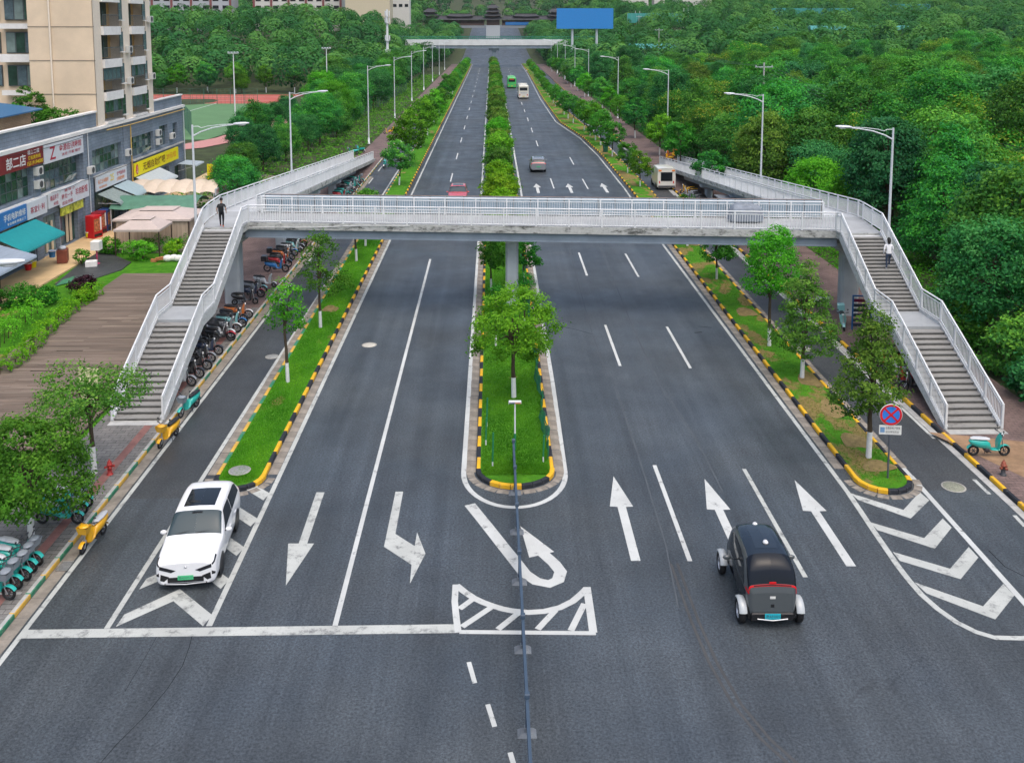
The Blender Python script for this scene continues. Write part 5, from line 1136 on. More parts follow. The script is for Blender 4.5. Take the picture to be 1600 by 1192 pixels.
# white service van on the side road with its rear hatch glazed
vn = empty('service_van', (18.75, 102.4, .005), 0); tag(vn, 'white box van with orange roof lamps on the side road beside the ramp', 'van')
VW = paintm('van_white', (0.72,0.70,0.63), .35)
lo = Loft([(0,[(0,.35),(.8,.35),(.92,.45),(.94,1.0),(.94,1.5),(.92,2.1),(.82,2.3),(0,2.34)]), (.1,[(0,.3),(.85,.3),(.96,.4),(.98,1.0),(.98,1.5),(.95,2.15),(.85,2.36),(0,2.4)]), (2.2,[(0,.3),(.85,.3),(.96,.4),(.98,1.0),(.98,1.5),(.95,2.15),(.85,2.36),(0,2.4)]), (3.3,[(0,.3),(.85,.3),(.96,.4),(.98,1.0),(.97,1.4),(.92,2.0),(.8,2.2),(0,2.24)]), (4.0,[(0,.3),(.85,.3),(.94,.4),(.96,.9),(.94,1.05),(.86,1.2),(.7,1.24),(0,1.26)]), (4.6,[(0,.35),(.75,.35),(.86,.45),(.88,.75),(.85,.9),(.76,1.0),(.6,1.03),(0,1.05)])], 4.6)
lo.body().build('body', VW, vn); lo.patch(MB(), 3.05, 3.9, 5.1, 7, 6, 6).build('windscreen', GLASSD, vn); lo.patch(MB(), 2.2, 3.4, 4.05, 4.9, 6, 3).build('side_window', GLASSD, vn)
MB().box(-.62,.62,-2.33,-2.3,1.0,1.95).build('rear_window', GLASSD, vn); MB().box(-.8,-.7,-2.33,-2.3,.75,1.0).box(.7,.8,-2.33,-2.3,.75,1.0).build('tail_lamp', TLR, vn)
OR = mat('amber', (0.75,0.22,0.02), .4, var=0)
for s in (1,-1): MB().bbox(s*.72-.16,s*.72+.16,-2.36,-2.15,2.05,2.2,.03).build('roof_lamp', OR, vn); MB().ell((s*1.1,1.3,1.35), (.1,.06,.14), 8, 5).build('mirror', TRIM, vn)
MB().box(-.9,.9,-2.36,-2.26,.34,.5).build('bumper', DGREY, vn); wheels(vn, .82, (-1.45, 1.4), .34, .22, .985)
# ================================================================== SCOOTERS
SM = {k: paintm('scooter_'+k, c, .35) for k, c in (('teal', (0.02,0.42,0.36)), ('yellow', (0.80,0.42,0.01)), ('black', (0.02,0.022,0.026)), ('white', (0.62,0.64,0.65)), ('blue', (0.02,0.16,0.42)), ('red', (0.42,0.02,0.03)), ('aqua', (0.25,0.55,0.55)), ('orange', (0.62,0.17,0.03)), ('grey', (0.22,0.24,0.26)), ('navy', (0.03,0.045,0.09)))}
SEATM = mat('seat_vinyl', (0.018,0.019,0.022), .5, var=.1); COVER = mat('grey_cover', (0.23,0.26,0.29), .5, var=.15); SEATW = mat('seat_white', (0.52,0.54,0.56), .5, var=.1)
def ring(r, t, n=16, k=6):
    mb = MB(); rows = []
    for i in range(n+1):
        a = 2*PI*i/n; rows.append([((t*math.cos(b)), (r+t*math.sin(b))*math.cos(a), (r+t*math.sin(b))*math.sin(a)) for b in np.linspace(0, 2*PI, k+1)])
    return mb.grid(rows)
TY = {r: ring(r-.04, .042).mesh('tyre', BLACK) for r in (.2, .235, .28)}
def rimm(r):
    mb = ring(r-.085, .014, 14, 4); [mb.tube([(0,0,0),(0,math.cos(a)*(r-.085),math.sin(a)*(r-.085))], .012, 4) for a in np.linspace(0, 2*PI, 7)[:-1]]; mb.lathe([(0,-.05),(.04,-.05),(.04,.05),(0,.05)], 8, (0,0,0), 0, 'x'); return mb.mesh('rim', DGREY)
RMM = {r: rimm(r) for r in TY}
SCO = {}
def scooter_parts(kind):
    """local +y is forward"""
    r = {'teal': .235, 'yellow': .2, 'moto': .28}.get(kind, .2); wb = .66 if kind != 'moto' else .7; P = []
    P.append(('tyre_f', r, (0,wb,r))); P.append(('tyre_r', r, (0,-wb+.06,r)))
    rows = []
    for y, hw, z0, z1 in ((-.82,.03,.62,.70), (-.7,.12,.50,.74), (-.4,.155,.38,.72), (-.12,.15,.34,.70), (.02,.12,.30,.60), (.08,.11,.27,.36), (.3,.13,.26,.33), (.42,.13,.27,.36)):
        zc, hz = (z0+z1)/2, (z1-z0)/2; rows.append([(hw*math.copysign(abs(math.cos(a))**.7, math.cos(a)), y, zc+hz*math.copysign(abs(math.sin(a))**.7, math.sin(a))) for a in np.linspace(0, 2*PI, 13)])
    bd = MB().grid(rows)
    rows = []
    for t, hw in ((0,.12),(.25,.17),(.5,.19),(.75,.17),(1,.09)):
        y, z = .40+.12*t-.06*math.sin(PI*t), .3+.68*t; rows.append([(hw*math.cos(a), y+.055*math.sin(a)-.04*abs(math.cos(a)), z) for a in np.linspace(0, 2*PI, 13)])
    sh = MB().grid(rows)
    fr = MB(); rows = []
    for a in np.linspace(.15*PI, .82*PI, 9): rows.append([(dx, wb+math.cos(a)*(r+.045-abs(dx)*.25), r+math.sin(a)*(r+.045-abs(dx)*.25)) for dx in (-.07,-.03,.03,.07)])
    fr.grid(rows)
    rf = MB(); rows = []
    for a in np.linspace(.2*PI, .9*PI, 8): rows.append([(dx, -wb+.06+math.cos(a)*(r+.05), r+math.sin(a)*(r+.05)) for dx in (-.07,0,.07)])
    rf.grid(rows)
    seat = MB(); rows = []
    for y, hw, zc in ((-.78,.06,.76),(-.62,.12,.79),(-.35,.14,.78),(-.1,.11,.76),(.02,.05,.73)): rows.append([(hw*math.cos(a), y, zc+.05*math.sin(a)) for a in np.linspace(0, 2*PI, 11)])
    seat.grid(rows)
    fork = MB().tube([(0,.47,.92),(0,.56,.6),(0,.585,.42)], .028, 6).tube([(.06,.575,.45),(.06,wb,r)], .018, 5).tube([(-.06,.575,.45),(-.06,wb,r)], .018, 5).tube([(-.06,.575,.45),(.06,.575,.45)], .02, 5)
    hb = MB().tube([(-.33,.36,1.02),(-.14,.44,.99),(0,.46,.96),(.14,.44,.99),(.33,.36,1.02)], .016, 5).tube([(-.34,.355,1.022),(-.22,.395,1.005)], .024, 6).tube([(.34,.355,1.022),(.22,.395,1.005)], .024, 6)
    mir = MB().tube([(.2,.42,1.0),(.26,.42,1.16)], .008, 4).ell((.27,.42,1.2), (.055,.02,.04), 8, 5)
    return dict(r=r, wb=wb, body=bd.mesh('body', None), shield=sh.mesh('front_shield', None), ff=fr.mesh('front_fender', None), rf=rf.mesh('rear_fender', None), seat=seat.mesh('seat', SEATM), fork=fork.mesh('fork', STEEL), hb=hb.mesh('handlebar', DGREY), mir=mir.mesh('mirror', DGREY),
                lamp=MB().ell((0,.52,.93), (.08,.05,.06), 8, 6).mesh('headlamp', LENS), basket=MB().add([(-.14,.5,.72),(.14,.5,.72),(.14,.72,.72),(-.14,.72,.72),(-.19,.46,.98),(.19,.46,.98),(.19,.8,.98),(-.19,.8,.98)], [(0,3,2,1),(0,1,5,4),(1,2,6,5),(2,3,7,6),(3,0,4,7)]).ell((0,.63,.98), (.19,.17,.05), 10, 5).mesh('basket', COVER),
                box=MB().bbox(-.2,.2,-1.0,-.62,.82,1.2,.03).mesh('top_box', None), stand=MB().tube([(-.05,-.1,.3),(-.16,-.05,.02)], .012, 4).mesh('side_stand', DGREY), pedal=MB().box(-.16,.16,.0,.06,.22,.25).lathe([(.1,-.13),(.1,.13),(0,.13)], 10, (0,-.1,.3), 0, 'x').mesh('motor', DGREY))
SP = {k: scooter_parts(k) for k in ('teal', 'yellow', 'moto', 'plain')}
SCACHE = {}
def colmesh(me, m):
    key = (me.name, m.name)
    if key not in SCACHE: c = me.copy(); c.materials.clear(); c.materials.append(m); SCACHE[key] = c
    return SCACHE[key]
def scooter(kind, x, y, head, label, body, accent=None, z=.135, basket=False, box=None, group=None, lean=.07, light=False, name='scooter', cat='scooter'):
    """head: direction of travel in degrees, 0 = away from the camera, 90 = to the left"""
    p = SP[kind]; o = empty(name, (x, y, z), math.radians(head)); o.rotation_euler.y = lean; tag(o, label, cat, group)
    bm = SM[body]; am = SM[accent or body]
    for yy in (p['wb'], -p['wb']+.06):
        w_ = inst('wheel', TY[p['r']], o, (0, yy, p['r'])); inst('rim', RMM[p['r']], w_)
    inst('body', colmesh(p['body'], bm), o); s = inst('front_shield', colmesh(p['shield'], bm), o); inst('headlamp', p['lamp'], s)
    inst('front_fender', colmesh(p['ff'], am), o); inst('rear_fender', colmesh(p['rf'], am), o); inst('seat', colmesh(p['seat'], SEATW if light else SEATM), o)
    inst('fork', p['fork'], o); h = inst('handlebar', p['hb'], o); inst('mirror', p['mir'], h); inst('mirror', p['mir'], h, (0,0,0), (0,0,0), (-1,1,1)); inst('side_stand', p['stand'], o); inst('motor', p['pedal'], o)
    if basket: inst('basket', p['basket'], o)
    if box: inst('top_box', colmesh(p['box'], SM[box]), o)
    return o
# row of teal hire scooters on the left pavement
for k, (u, v) in enumerate(((12.6,942), (25,924.5), (40,911), (50,897.6), (60,886))):
    x, y = G(u, v-4, .13); scooter('teal', x-.62, y+.12, -98-2*k, ['teal hire scooter nearest the frame edge in the row of five', 'second teal hire scooter of the row of five', 'middle teal hire scooter of the row of five', 'fourth teal hire scooter of the row of five', 'teal hire scooter at the tree end of the row of five'][k], 'teal', 'teal', basket=True, light=True)
for (u, v, lb) in ((122,818,'teal hire scooter parked under the broad pavement tree, wholly on the pavers'), (129,803,'teal hire scooter behind the tree crown, second under the broad tree'), (137,792,'teal hire scooter showing a bright fender beyond the broad tree')):
    x, y = G(u, v, .13); scooter('teal', x-.65, y, -92, lb, 'teal', 'teal', basket=True, light=True)
x, y = G(152, 838); scooter('yellow', -13.72, 31.1, 172, 'yellow scooter with white seat at the kerb, nearer the camera', 'yellow', 'yellow', .005, True, light=True, lean=-.06).children
for o_ in [c for c in bpy.data.objects if c.name.startswith('basket') and c.parent and c.parent.get('label','').startswith('yellow scooter with white seat')]: o_.data = colmesh(SP['yellow']['basket'], SM['yellow'])
o = scooter('yellow', -13.85, 39.1, 168, 'yellow scooter at the kerb by the foot of the staircase', 'yellow', 'yellow', .005, True, lean=-.06)
for c in bpy.data.objects:
    if c.parent == o and c.name.startswith('basket'): c.data = colmesh(SP['yellow']['basket'], SM['yellow'])
scooter('teal', -13.95, 42.2, 165, 'teal hire scooter at the kerb beside the staircase stringer', 'teal', 'teal', .005, True, lean=-.06)
# motorcycles parked nose to kerb beneath the stairs
cols = [('white','grey'), ('black','black'), ('black','black'), ('black','grey'), ('navy','black'), ('black','red'), ('white','white'), ('grey','white'), ('aqua','blue'), ('black','black'), ('orange','white')]
wh = ['pale scooter lowest in the row under the staircase', 'black motorcycle second from the bottom of the staircase row', 'black motorcycle third in the staircase row', 'black and grey motorcycle fourth in the staircase row', 'navy motorcycle fifth in the staircase row', 'black motorcycle with red fender in the middle of the staircase row', 'white scooter seventh in the staircase row', 'grey and white scooter eighth in the staircase row', 'aqua and blue scooter ninth in the staircase row', 'black motorcycle tenth in the staircase row', 'orange and white scooter beside the pillar']
for k, (u, v) in enumerate(((295,602), (304,590), (311,578), (325.6,565), (335,554), (346,533), (354,528), (361.6,519), (371,511.5), (378,504), (385,497))):
    x, y = G(u, v, .13); scooter('moto', -15.4+.05*(k%3), y, -97+5*((k*7)%3-1), wh[k], *cols[k], name='motorcycle' if 'motor' in wh[k] else 'scooter', cat='motorcycle' if 'motor' in wh[k] else 'scooter', lean=.1)
for k in range(9):
    c = ['black','white','navy','black','red','grey','black','blue','black'][k]; scooter('moto' if k%2 else 'plain', -16.6+.1*(k%3), 43.6+k*1.02, -95+4*((k*5)%3-1), '%s %s in the second row under the staircase, %s from its foot' % (c, 'motorcycle' if k%2 else 'scooter', ORD[k]), c, 'black', name='motorcycle' if k%2 else 'scooter', cat='motorcycle' if k%2 else 'scooter', lean=.1)
cover('covered_motorcycle', (-16.5, 52.8, .13), .2, 1.7, .8, 1.0, mat('black_tarp', (0.02,0.022,0.026), .5, var=.2, scale=3, bump=.4, bscale=5), 'motorcycle under a black cover beneath the staircase landing')
rr = random.Random(8); C8 = ['black','navy','grey','white','blue','red','black','orange','black','white','aqua','black']
for k, (u, v) in enumerate(((399,476), (402,465), (411,458), (421,449), (428,425), (441,417), (447,411), (452,406), (457,400), (462,395), (468,391), (474,387), (480,383))):
    x, y = G(u, v, .13); c = C8[k%12]
    scooter('moto' if k%3 else 'plain', -15.5+rr.uniform(-.25,.2), y, -95+rr.uniform(-14,14), '%s scooter parked under the footbridge, number %s counted from the pillar' % (c, ['one','two','three','four','five','six','seven','eight','nine','ten','eleven','twelve','thirteen'][k]), c, C8[(k*5)%12], box='black' if k in (4,6) else None)
for k, (x, y, c) in enumerate(((-18.9,62,'red'), (-19.2,64.5,'white'), (-18.8,67,'orange'))): scooter('plain', x, y, 80+k*9, '%s scooter against the back of the pavement seen past the pillar' % c, c)
for k in range(9):
    c = ['red','teal','teal','black','white','teal','aqua','navy','teal'][k]
    scooter('teal' if c == 'teal' else 'plain', -15.3+rr.uniform(-.2,.2), 95+k*1.25, -95+rr.uniform(-10,10), '%s scooter under the rising ramp on the parking side, %s from the footbridge' % (c, ORD[k]), c, 'teal' if c == 'teal' else None, basket=c == 'teal', group='scooters under the parking side ramp')
for x, y, h, lb in ((-18.9,128,100,'teal scooter leaning beyond the end of the parking side ramp'), (-18.2,130,60,'teal and white scooter beyond the end of the parking side ramp'), (-13.4,117,0,'lone teal scooter on the side road by the ramp end')): scooter('teal', x, y, h, lb, 'teal', 'white', basket=True, z=.135 if x < -14 else .005)
scooter('plain', -16.6, 152, 90, 'yellow scooter far along the pavement beneath the trees', 'yellow', box='yellow'); scooter('plain', -12.6, 300, 0, 'tiny red scooter far along the side road', 'red', z=.005); scooter('plain', 13.0, 350, 10, 'tiny white scooter hugging the kerb far away', 'white', z=.005, box='yellow')
# wood side
x, y = G(1543, 712, .13); scooter('teal', x, y, -92, 'teal hire scooter standing alone at the foot of the wood side staircase', 'teal', 'teal', light=True)
x, y = G(1317, 512, .13); scooter('plain', x, y, 165, 'pale aqua scooter beside the wood side pillar', 'aqua', 'aqua', box='aqua')
scooter('plain', 20.35, 57.5, 60, 'white scooter parked behind the wood side pillar', 'white')
for k, (u, v, c) in enumerate(((1372,562,'grey'), (1385,575,'red'), (1400,585,'black'), (1408,592,'white'), (1418,602,'red'), (1428,612,'black'))):
    x, y = G(u, v, .13); scooter('moto' if k%2 else 'plain', 20.5, y, 92+rr.uniform(-9,9), '%s %s parked under the wood side staircase behind the olive tree, %s from the pillar' % (c, 'motorcycle' if k%2 else 'scooter', ['first','second','third','fourth','fifth','sixth'][k]), c, name='motorcycle' if k%2 else 'scooter', cat='motorcycle' if k%2 else 'scooter')
for k, c in enumerate(('yellow','yellow','white','black','grey','black','navy')): scooter('plain', 20.4+rr.uniform(-.2,.2), 97.5-k*1.1, 95+rr.uniform(-10,10), '%s scooter in the row under the wood side ramp, %s behind the white van' % (c, ['first','second','third','fourth','fifth','sixth','seventh'][k]), c)
for x, y, c, lb in ((22.9,121,'yellow','yellow scooter at the end of the wood side ramp'), (23.6,124,'orange','orange scooter behind the end of the wood side ramp')): scooter('plain', x, y, 40, lb, c, box=c)

# ================================================================== PEOPLE
def person(label, loc, rz, joints, shirt, trousers, skin, shoe, hair, bare_arm=True, pack=None, long_hair=False):
    o = empty('person', loc, rz); tag(o, label, 'person')
    V = []; Rr = []; E_ = []
    def v(p, r): V.append(p); Rr.append(r); return len(V)-1
    J = joints
    pel = v((0,0,J['hip']),(.135,.10)); w1 = v((0,.0,J['hip']+.17),(.12,.09)); ch = v((0,J.get('lean',.02),J['hip']+.38),(.155,.105)); nk0 = v((0,J.get('lean',.02)+.01,J['hip']+.53),(.07,.07)); nk = v((0,J.get('lean',.02)+.02,J['hip']+.60),(.05,.05))
    hd1 = v((0,J.get('lean',.02)+.035,J['hip']+.68),(.075,.085)); hd2 = v((0,J.get('lean',.02)+.03,J['hip']+.78),(.078,.095)); hd3 = v((0,J.get('lean',.02)+.02,J['hip']+.85),(.05,.06))
    E_ += [(pel,w1),(w1,ch),(ch,nk0),(nk0,nk),(nk,hd1),(hd1,hd2),(hd2,hd3)]
    for s in (-1,1):
        k, a, t = J['leg'+('L' if s < 0 else 'R')]
        h0 = v((s*.09,0,J['hip']-.06),(.092,.095)); kn = v((s*.10,k[0],k[1]),(.06,.062)); an = v((s*.10,a[0],a[1]),(.042,.045)); he = v((s*.10,a[0]+.03,a[1]-.055),(.04,.04)); to = v((s*.11,t[0],t[1]),(.035,.028))
        E_ += [(pel,h0),(h0,kn),(kn,an),(an,he),(he,to)]
        e_, wv = J['arm'+('L' if s < 0 else 'R')]; sh_ = v((s*.185,J.get('lean',.02),J['hip']+.47),(.062,.06)); el = v((s*e_[0],e_[1],e_[2]),(.042,.042)); wr = v((s*wv[0],wv[1],wv[2]),(.027,.03))
        E_ += [(ch,sh_),(sh_,el),(el,wr)]
        d = (Vector((s*wv[0],wv[1],wv[2]))-Vector((s*e_[0],e_[1],e_[2]))).normalized(); pm = Vector((s*wv[0],wv[1],wv[2]))+d*.07; pa = v(tuple(pm),(.034,.02)); E_.append((wr,pa))
        for q, (ln, off) in enumerate(((.07,-.026),(.08,-.009),(.075,.009),(.06,.025))):
            f1 = pm+d*ln*.6+Vector((0,off,0)); f2 = pm+d*ln+Vector((-s*.012,off,-.004)); a_ = v(tuple(f1),(.0095,.0095)); b_ = v(tuple(f2),(.008,.008)); E_ += [(pa,a_),(a_,b_)]
        th = Vector((s*wv[0],wv[1],wv[2]))+d*.05+Vector((0,.045,0)); a_ = v(tuple(th),(.011,.011)); E_.append((wr,a_))
    me = bpy.data.meshes.new('body'); me.from_pydata(V, E_, []); b = bpy.data.objects.new('body', me)
    sk = b.modifiers.new('skin','SKIN'); lay = me.skin_vertices[0].data
    for i, r in enumerate(Rr): lay[i].radius = r; lay[i].use_root = (i == 0)
    ssf = b.modifiers.new('sub','SUBSURF'); ssf.levels = 2; ssf.render_levels = 2
    m2 = bake(b)
    for m_ in (skin, shirt, trousers, shoe): m2.materials.append(m_)
    for p in m2.polygons:
        c = p.center; p.use_smooth = True
        zz = c.z-J['hip']; ay = abs(c.x)
        if c.z < J.get('shoe_z', {}).get('R' if c.x > 0 else 'L', .08): mi = 3
        elif zz < .03 and ay < .19: mi = 2
        elif zz < .55 and (ay < .2 or (zz > (.30 if bare_arm else -.05))): mi = 1
        else: mi = 0
        if zz > .55: mi = 0
        p.material_index = mi
    m2.update(); inst('body', m2, o)
    ly = J.get('lean',.02); hz = J['hip']+.79
    hm = MB(); rows = []
    for t in np.linspace(0, 1, 7):
        ph = t*PI*.62; rows.append([(.094*math.sin(ph)*math.cos(a), ly+.022+.112*math.sin(ph)*math.sin(a)-.012, hz+.115*math.cos(ph)) for a in np.linspace(0, 2*PI, 15)])
    hm.grid(rows)
    if long_hair: hm.ell((0,ly-.07,hz-.08), (.10,.065,.19), 10, 8)
    inst('hair', hm.mesh('hair', hair), o)
    for s in (-1,1): MB().ell((s*.085,ly+.02,hz-.06), (.015,.02,.03), 6, 5).build('ear', skin, o); MB().ell((s*.032,ly+.115,hz-.045), (.014,.008,.009), 6, 5).build('eye', INK, o)
    MB().ell((0,ly+.13,hz-.075), (.014,.022,.026), 6, 5).build('nose', skin, o); MB().ell((0,ly+.118,hz-.125), (.026,.008,.008), 6, 5).build('mouth', mat('lip', (0.35,0.12,0.1), .5, var=0) if 'lip' not in bpy.data.materials else bpy.data.materials['lip'], o)
    if pack: pk = MB().bbox(-.15,.15,ly-.27,ly-.10,J['hip']+.08,J['hip']+.48,.05).build('backpack', pack, o); MB().box(-.12,-.09,ly-.1,ly+.1,J['hip']+.45,J['hip']+.50).box(.09,.12,ly-.1,ly+.1,J['hip']+.45,J['hip']+.50).build('strap', pack, pk)
    return o
SK = mat('skin', (0.48,0.28,0.19), .6, var=.05); HAIRM = mat('hair_black', (0.012,0.010,0.009), .6, var=.2, scale=30)
BLK = mat('cloth_black', (0.016,0.017,0.02), .85, var=.2, scale=12); WSH = mat('cloth_white', (0.74,0.74,0.75), .85, var=.06, scale=8); JEAN = mat('cloth_denim', (0.035,0.05,0.085), .85, var=.2, scale=14); ORS = mat('shoe_orange', (0.80,0.13,0.03), .5, var=.1); WHS = mat('shoe_white', (0.65,0.65,0.65), .5, var=.1)
x, y = G(346, 356, DZ); person('person in black with a backpack and orange shoes at the top of the stairs', (x, y+.1, DZ+.012), .12,
    dict(hip=.90, lean=.05, legL=((.10,.52),(.18,.13),(.30,.045)), legR=((-.02,.48),(-.16,.15),(-.07,.05)), armL=((.26,-.06,1.12),(.25,.06,.90)), armR=((.26,-.02,1.12),(.26,.10,.92)), shoe_z={'L':.13,'R':.15}), BLK, BLK, SK, ORS, HAIRM, True, mat('pack_black', (0.01,0.011,0.013), .6, var=.1))
# walker on the wood side stairs: stands on two neighbouring treads
ya, za = 48.3, 2.65; rh, td = (DZ-2.65)/21, (53.9-48.3)/21; i_ = 10
yw = ya+td*(i_+.55)
person('person in a white top and dark trousers climbing the wood side stairs', (22.05, yw, za+rh*(i_+1)), -.1,
    dict(hip=.88, lean=.07, legL=((-.0,.47),(-.06,.09),(.06,.03)), legR=((.17,.58),(.16,.09+rh),(.29,.03+rh)), armL=((.25,-.02,1.10),(.24,.09,.88)), armR=((.25,.04,1.10),(.22,.22,1.05)), shoe_z={'L':.09,'R':.09+rh}), WSH, JEAN, SK, WHS, HAIRM, False, None, True)
# ================================================================== SHOPS AND TOWER
def brickwall(name, c1, c2, mort, bw, bh, off=.5):
    m = bpy.data.materials.new(name); m.use_nodes = True; n = m.node_tree; P = n.nodes['Principled BSDF']
    vec = n.nodes.new('ShaderNodeTexCoord').outputs['Object']; sp = n.nodes.new('ShaderNodeSeparateXYZ'); n.links.new(vec, sp.inputs[0]); cb_ = n.nodes.new('ShaderNodeCombineXYZ')
    ad = n.nodes.new('ShaderNodeMath'); ad.operation = 'ADD'; n.links.new(sp.outputs[0], ad.inputs[0]); n.links.new(sp.outputs[1], ad.inputs[1]); n.links.new(ad.outputs[0], cb_.inputs[0]); n.links.new(sp.outputs[2], cb_.inputs[1])
    b = n.nodes.new('ShaderNodeTexBrick'); n.links.new(cb_.outputs[0], b.inputs['Vector']); b.inputs['Scale'].default_value = 1; b.offset = off
    b.inputs['Color1'].default_value = (*c1,1); b.inputs['Color2'].default_value = (*c2,1); b.inputs['Mortar'].default_value = (*mort,1); b.inputs['Brick Width'].default_value = bw; b.inputs['Row Height'].default_value = bh; b.inputs['Mortar Size'].default_value = .014
    c = wmix(n, 1.0, b.outputs['Color'], mapr(n, noise(n, vec, .35, 6, .65), .3, .7, .75, 1.2), 'MULTIPLY'); n.links.new(c, P.inputs['Base Color']); P.inputs['Roughness'].default_value = .7; return m
SLATE = brickwall('slate_tile', (0.17,0.215,0.265), (0.21,0.255,0.31), (0.11,0.135,0.165), .6, .28)
CREAM = mat('render_cream', (0.70,0.56,0.40), .8, var=.06, scale=.5, var2=.1); TAN = mat('render_tan', (0.70,0.45,0.17), .8, var=.08); WREN = mat('render_white', (0.76,0.75,0.72), .8, var=.06, var2=.12); PILW = mat('render_pale', (0.76,0.67,0.55), .8, var=.05)
FRAME = mat('frame_grey', (0.10,0.115,0.12), .5, var=.1); DARKIN = mat('shop_interior', (0.03,0.027,0.024), .9, var=.3, scale=2)
def facadeX(parent, X, y0, y1, z0, z1, ops, depth, m, name='wall'):
    """wall in the plane x = X facing +x, with rectangular openings and reveals"""
    ys = sorted({y0, y1, *[o[0] for o in ops], *[o[1] for o in ops]}); zs_ = sorted({z0, z1, *[o[2] for o in ops], *[o[3] for o in ops]}); mb = MB()
    for a, b in zip(ys[:-1], ys[1:]):
        for c, d in zip(zs_[:-1], zs_[1:]):
            cy, cz = (a+b)/2, (c+d)/2
            if any(o[0] < cy < o[1] and o[2] < cz < o[3] for o in ops): continue
            mb.add([(X,a,c),(X,b,c),(X,b,d),(X,a,d)], [(0,1,2,3)])
    for o in ops:
        a, b, c, d = o; q = X-depth
        mb.add([(X,a,c),(X,b,c),(X,b,d),(X,a,d),(q,a,c),(q,b,c),(q,b,d),(q,a,d)], [(0,4,5,1),(1,5,6,2),(2,6,7,3),(3,7,4,0)])
    return mb.build(name, m, parent)
GL = [GLASSG, mat('pane_pale', (0.20,0.27,0.25), .2, var=.3, scale=1.0, spec=.7), mat('pane_blue', (0.10,0.15,0.17), .12, var=.3, spec=.7), mat('pane_green2', (0.015,0.07,0.035), .15, var=.3, spec=.7)]
def windowX(parent, X, a, b, c, d, cols, rows, pal, seed=0, name='window'):
    r = random.Random(seed); t = .05; f = MB()
    for k in range(cols+1): y = a+(b-a)*k/cols; f.box(X-.03,X+.03,max(a,y-t/2),min(b,y+t/2),c,d)
    for k in range(rows+1): z = c+(d-c)*k/rows; f.box(X-.031,X+.031,a,b,max(c,z-t/2),min(d,z+t/2))
    w_ = f.build(name, FRAME, parent); pw, ph = (b-a)/cols-.04, (d-c)/rows-.04
    pm_ = {q: MB().box(-.008,.008,-pw/2,pw/2,-ph/2,ph/2).mesh('pane', GL[q]) for q in set(pal)}
    for i in range(cols):
        for j in range(rows): inst('pane', pm_[r.choice(pal)], w_, (X, a+(b-a)*(i+.5)/cols, c+(d-c)*(j+.5)/rows))
    return w_
sb = empty('shop_building', (0,0,0)); tag(sb, 'two storey slate tiled shop row along the beige plaza', 'building')
wins = [(60.5,69.9,5.15,7.35), (71.1,78.1,5.0,7.2), (80.4,87.0,4.95,7.05), (89.2,95.3,5.17,7.1), (97.1,99.5,5.25,7.34), (101.1,102.6,5.8,7.24)]
doors = [(58.0,69.8,.17,3.45), (71.3,73.9,.17,3.2), (74.1,77.3,.17,3.2), (80.3,86.8,.17,3.4), (89.2,95.0,.17,3.1), (96.6,99.5,.17,3.0), (101.2,103.4,.17,2.6)]
facadeX(sb, -34.0, 38, 104.5, -.2, 8.85, wins+doors, .45, SLATE)
MB().box(-52,-34.0,104.46,104.5,-.2,8.85).box(-52,-34.46,38,38.04,-.2,8.85).build('end_wall', SLATE, sb); MB().box(-52,-34.47,38.05,104.45,-.2,-.1).box(-52,-34.0,38.0,104.5,8.86,8.95).build('roof_slab', CONC, sb)
MB().box(-34.62,-34.60,38,104.4,.1,8.8).build('interior_screen', DARKIN, sb)
for (a, b, c, d), n, rw, pal, s in zip(wins, (12,9,8,8,4,2), (3,3,3,3,3,2), ([3,3,0,1,3],[3,3,0,2],[0,1,2,0],[0,1,0,2],[0,2],[0,2]), range(6)): windowX(sb, -34.33, a, b, c, d, n, rw, pal, s)
for (a, b, c, d), n, pal in zip(doors, (9,2,3,5,5,2,2), ([0,2],[1],[2,0],[2,2,0],[2],[2,0],[3])): windowX(sb, -34.36, a, b, c, d, n, 1 if n < 4 else 2, pal, n, 'shopfront')
for y in (75.7, 76.35): MB().box(-34.25,-34.2,y-.18,y+.18,.3,2.9).build('curtain', mat('curtain', (0.62,0.52,0.36), .9, var=.15, scale=4, stretch=(1,6,.3)) if y < 76 else bpy.data.materials['curtain'], sb)
for y in (72.2, 73.1): MB().box(-34.25,-34.2,y-.15,y+.15,.3,2.6).build('curtain', bpy.data.materials['curtain'], sb)
MB().box(-34.18,-33.62,38,80.0,8.75,9.02).build('cornice', WREN, sb); MB().box(-34.18,-33.74,80.1,104.62,8.72,8.96).build('cornice', WREN, sb)
MB().box(-34.3,-34.05,38,81.9,9.02,10.2).build('parapet', SLATE, sb); MB().box(-34.38,-33.95,38,81.9,10.2,10.34).build('coping', WREN, sb); MB().box(-34.3,-34.05,95.8,104.5,8.96,10.0).build('parapet', SLATE, sb); MB().box(-34.38,-33.95,95.8,104.6,10.0,10.12).build('coping', WREN, sb)
for a, b in ((78.25,80.0), (69.95,71.0), (87.4,88.7)): MB().box(-34.0,-33.75 if a > 75 and a < 80 else -33.9,a,b,-.1,8.72).build('pilaster', SLATE, sb)
for a, b, z in ((60,71.0,4.95), (71.05,78.2,4.98), (80.1,87.4,4.85), (89,104,5.0)): MB().box(-34.0,-33.7,a,b,z-.12,z).build('sill_band', WREN if a < 80 else CONC, sb)
for y0 in (75.4, 76.2, 92.2, 93.0): MB().obox((-33.8,y0,5.5), (.03,.68,.75), 0, 0, 0, .65).build('casement', GL[1], sb)
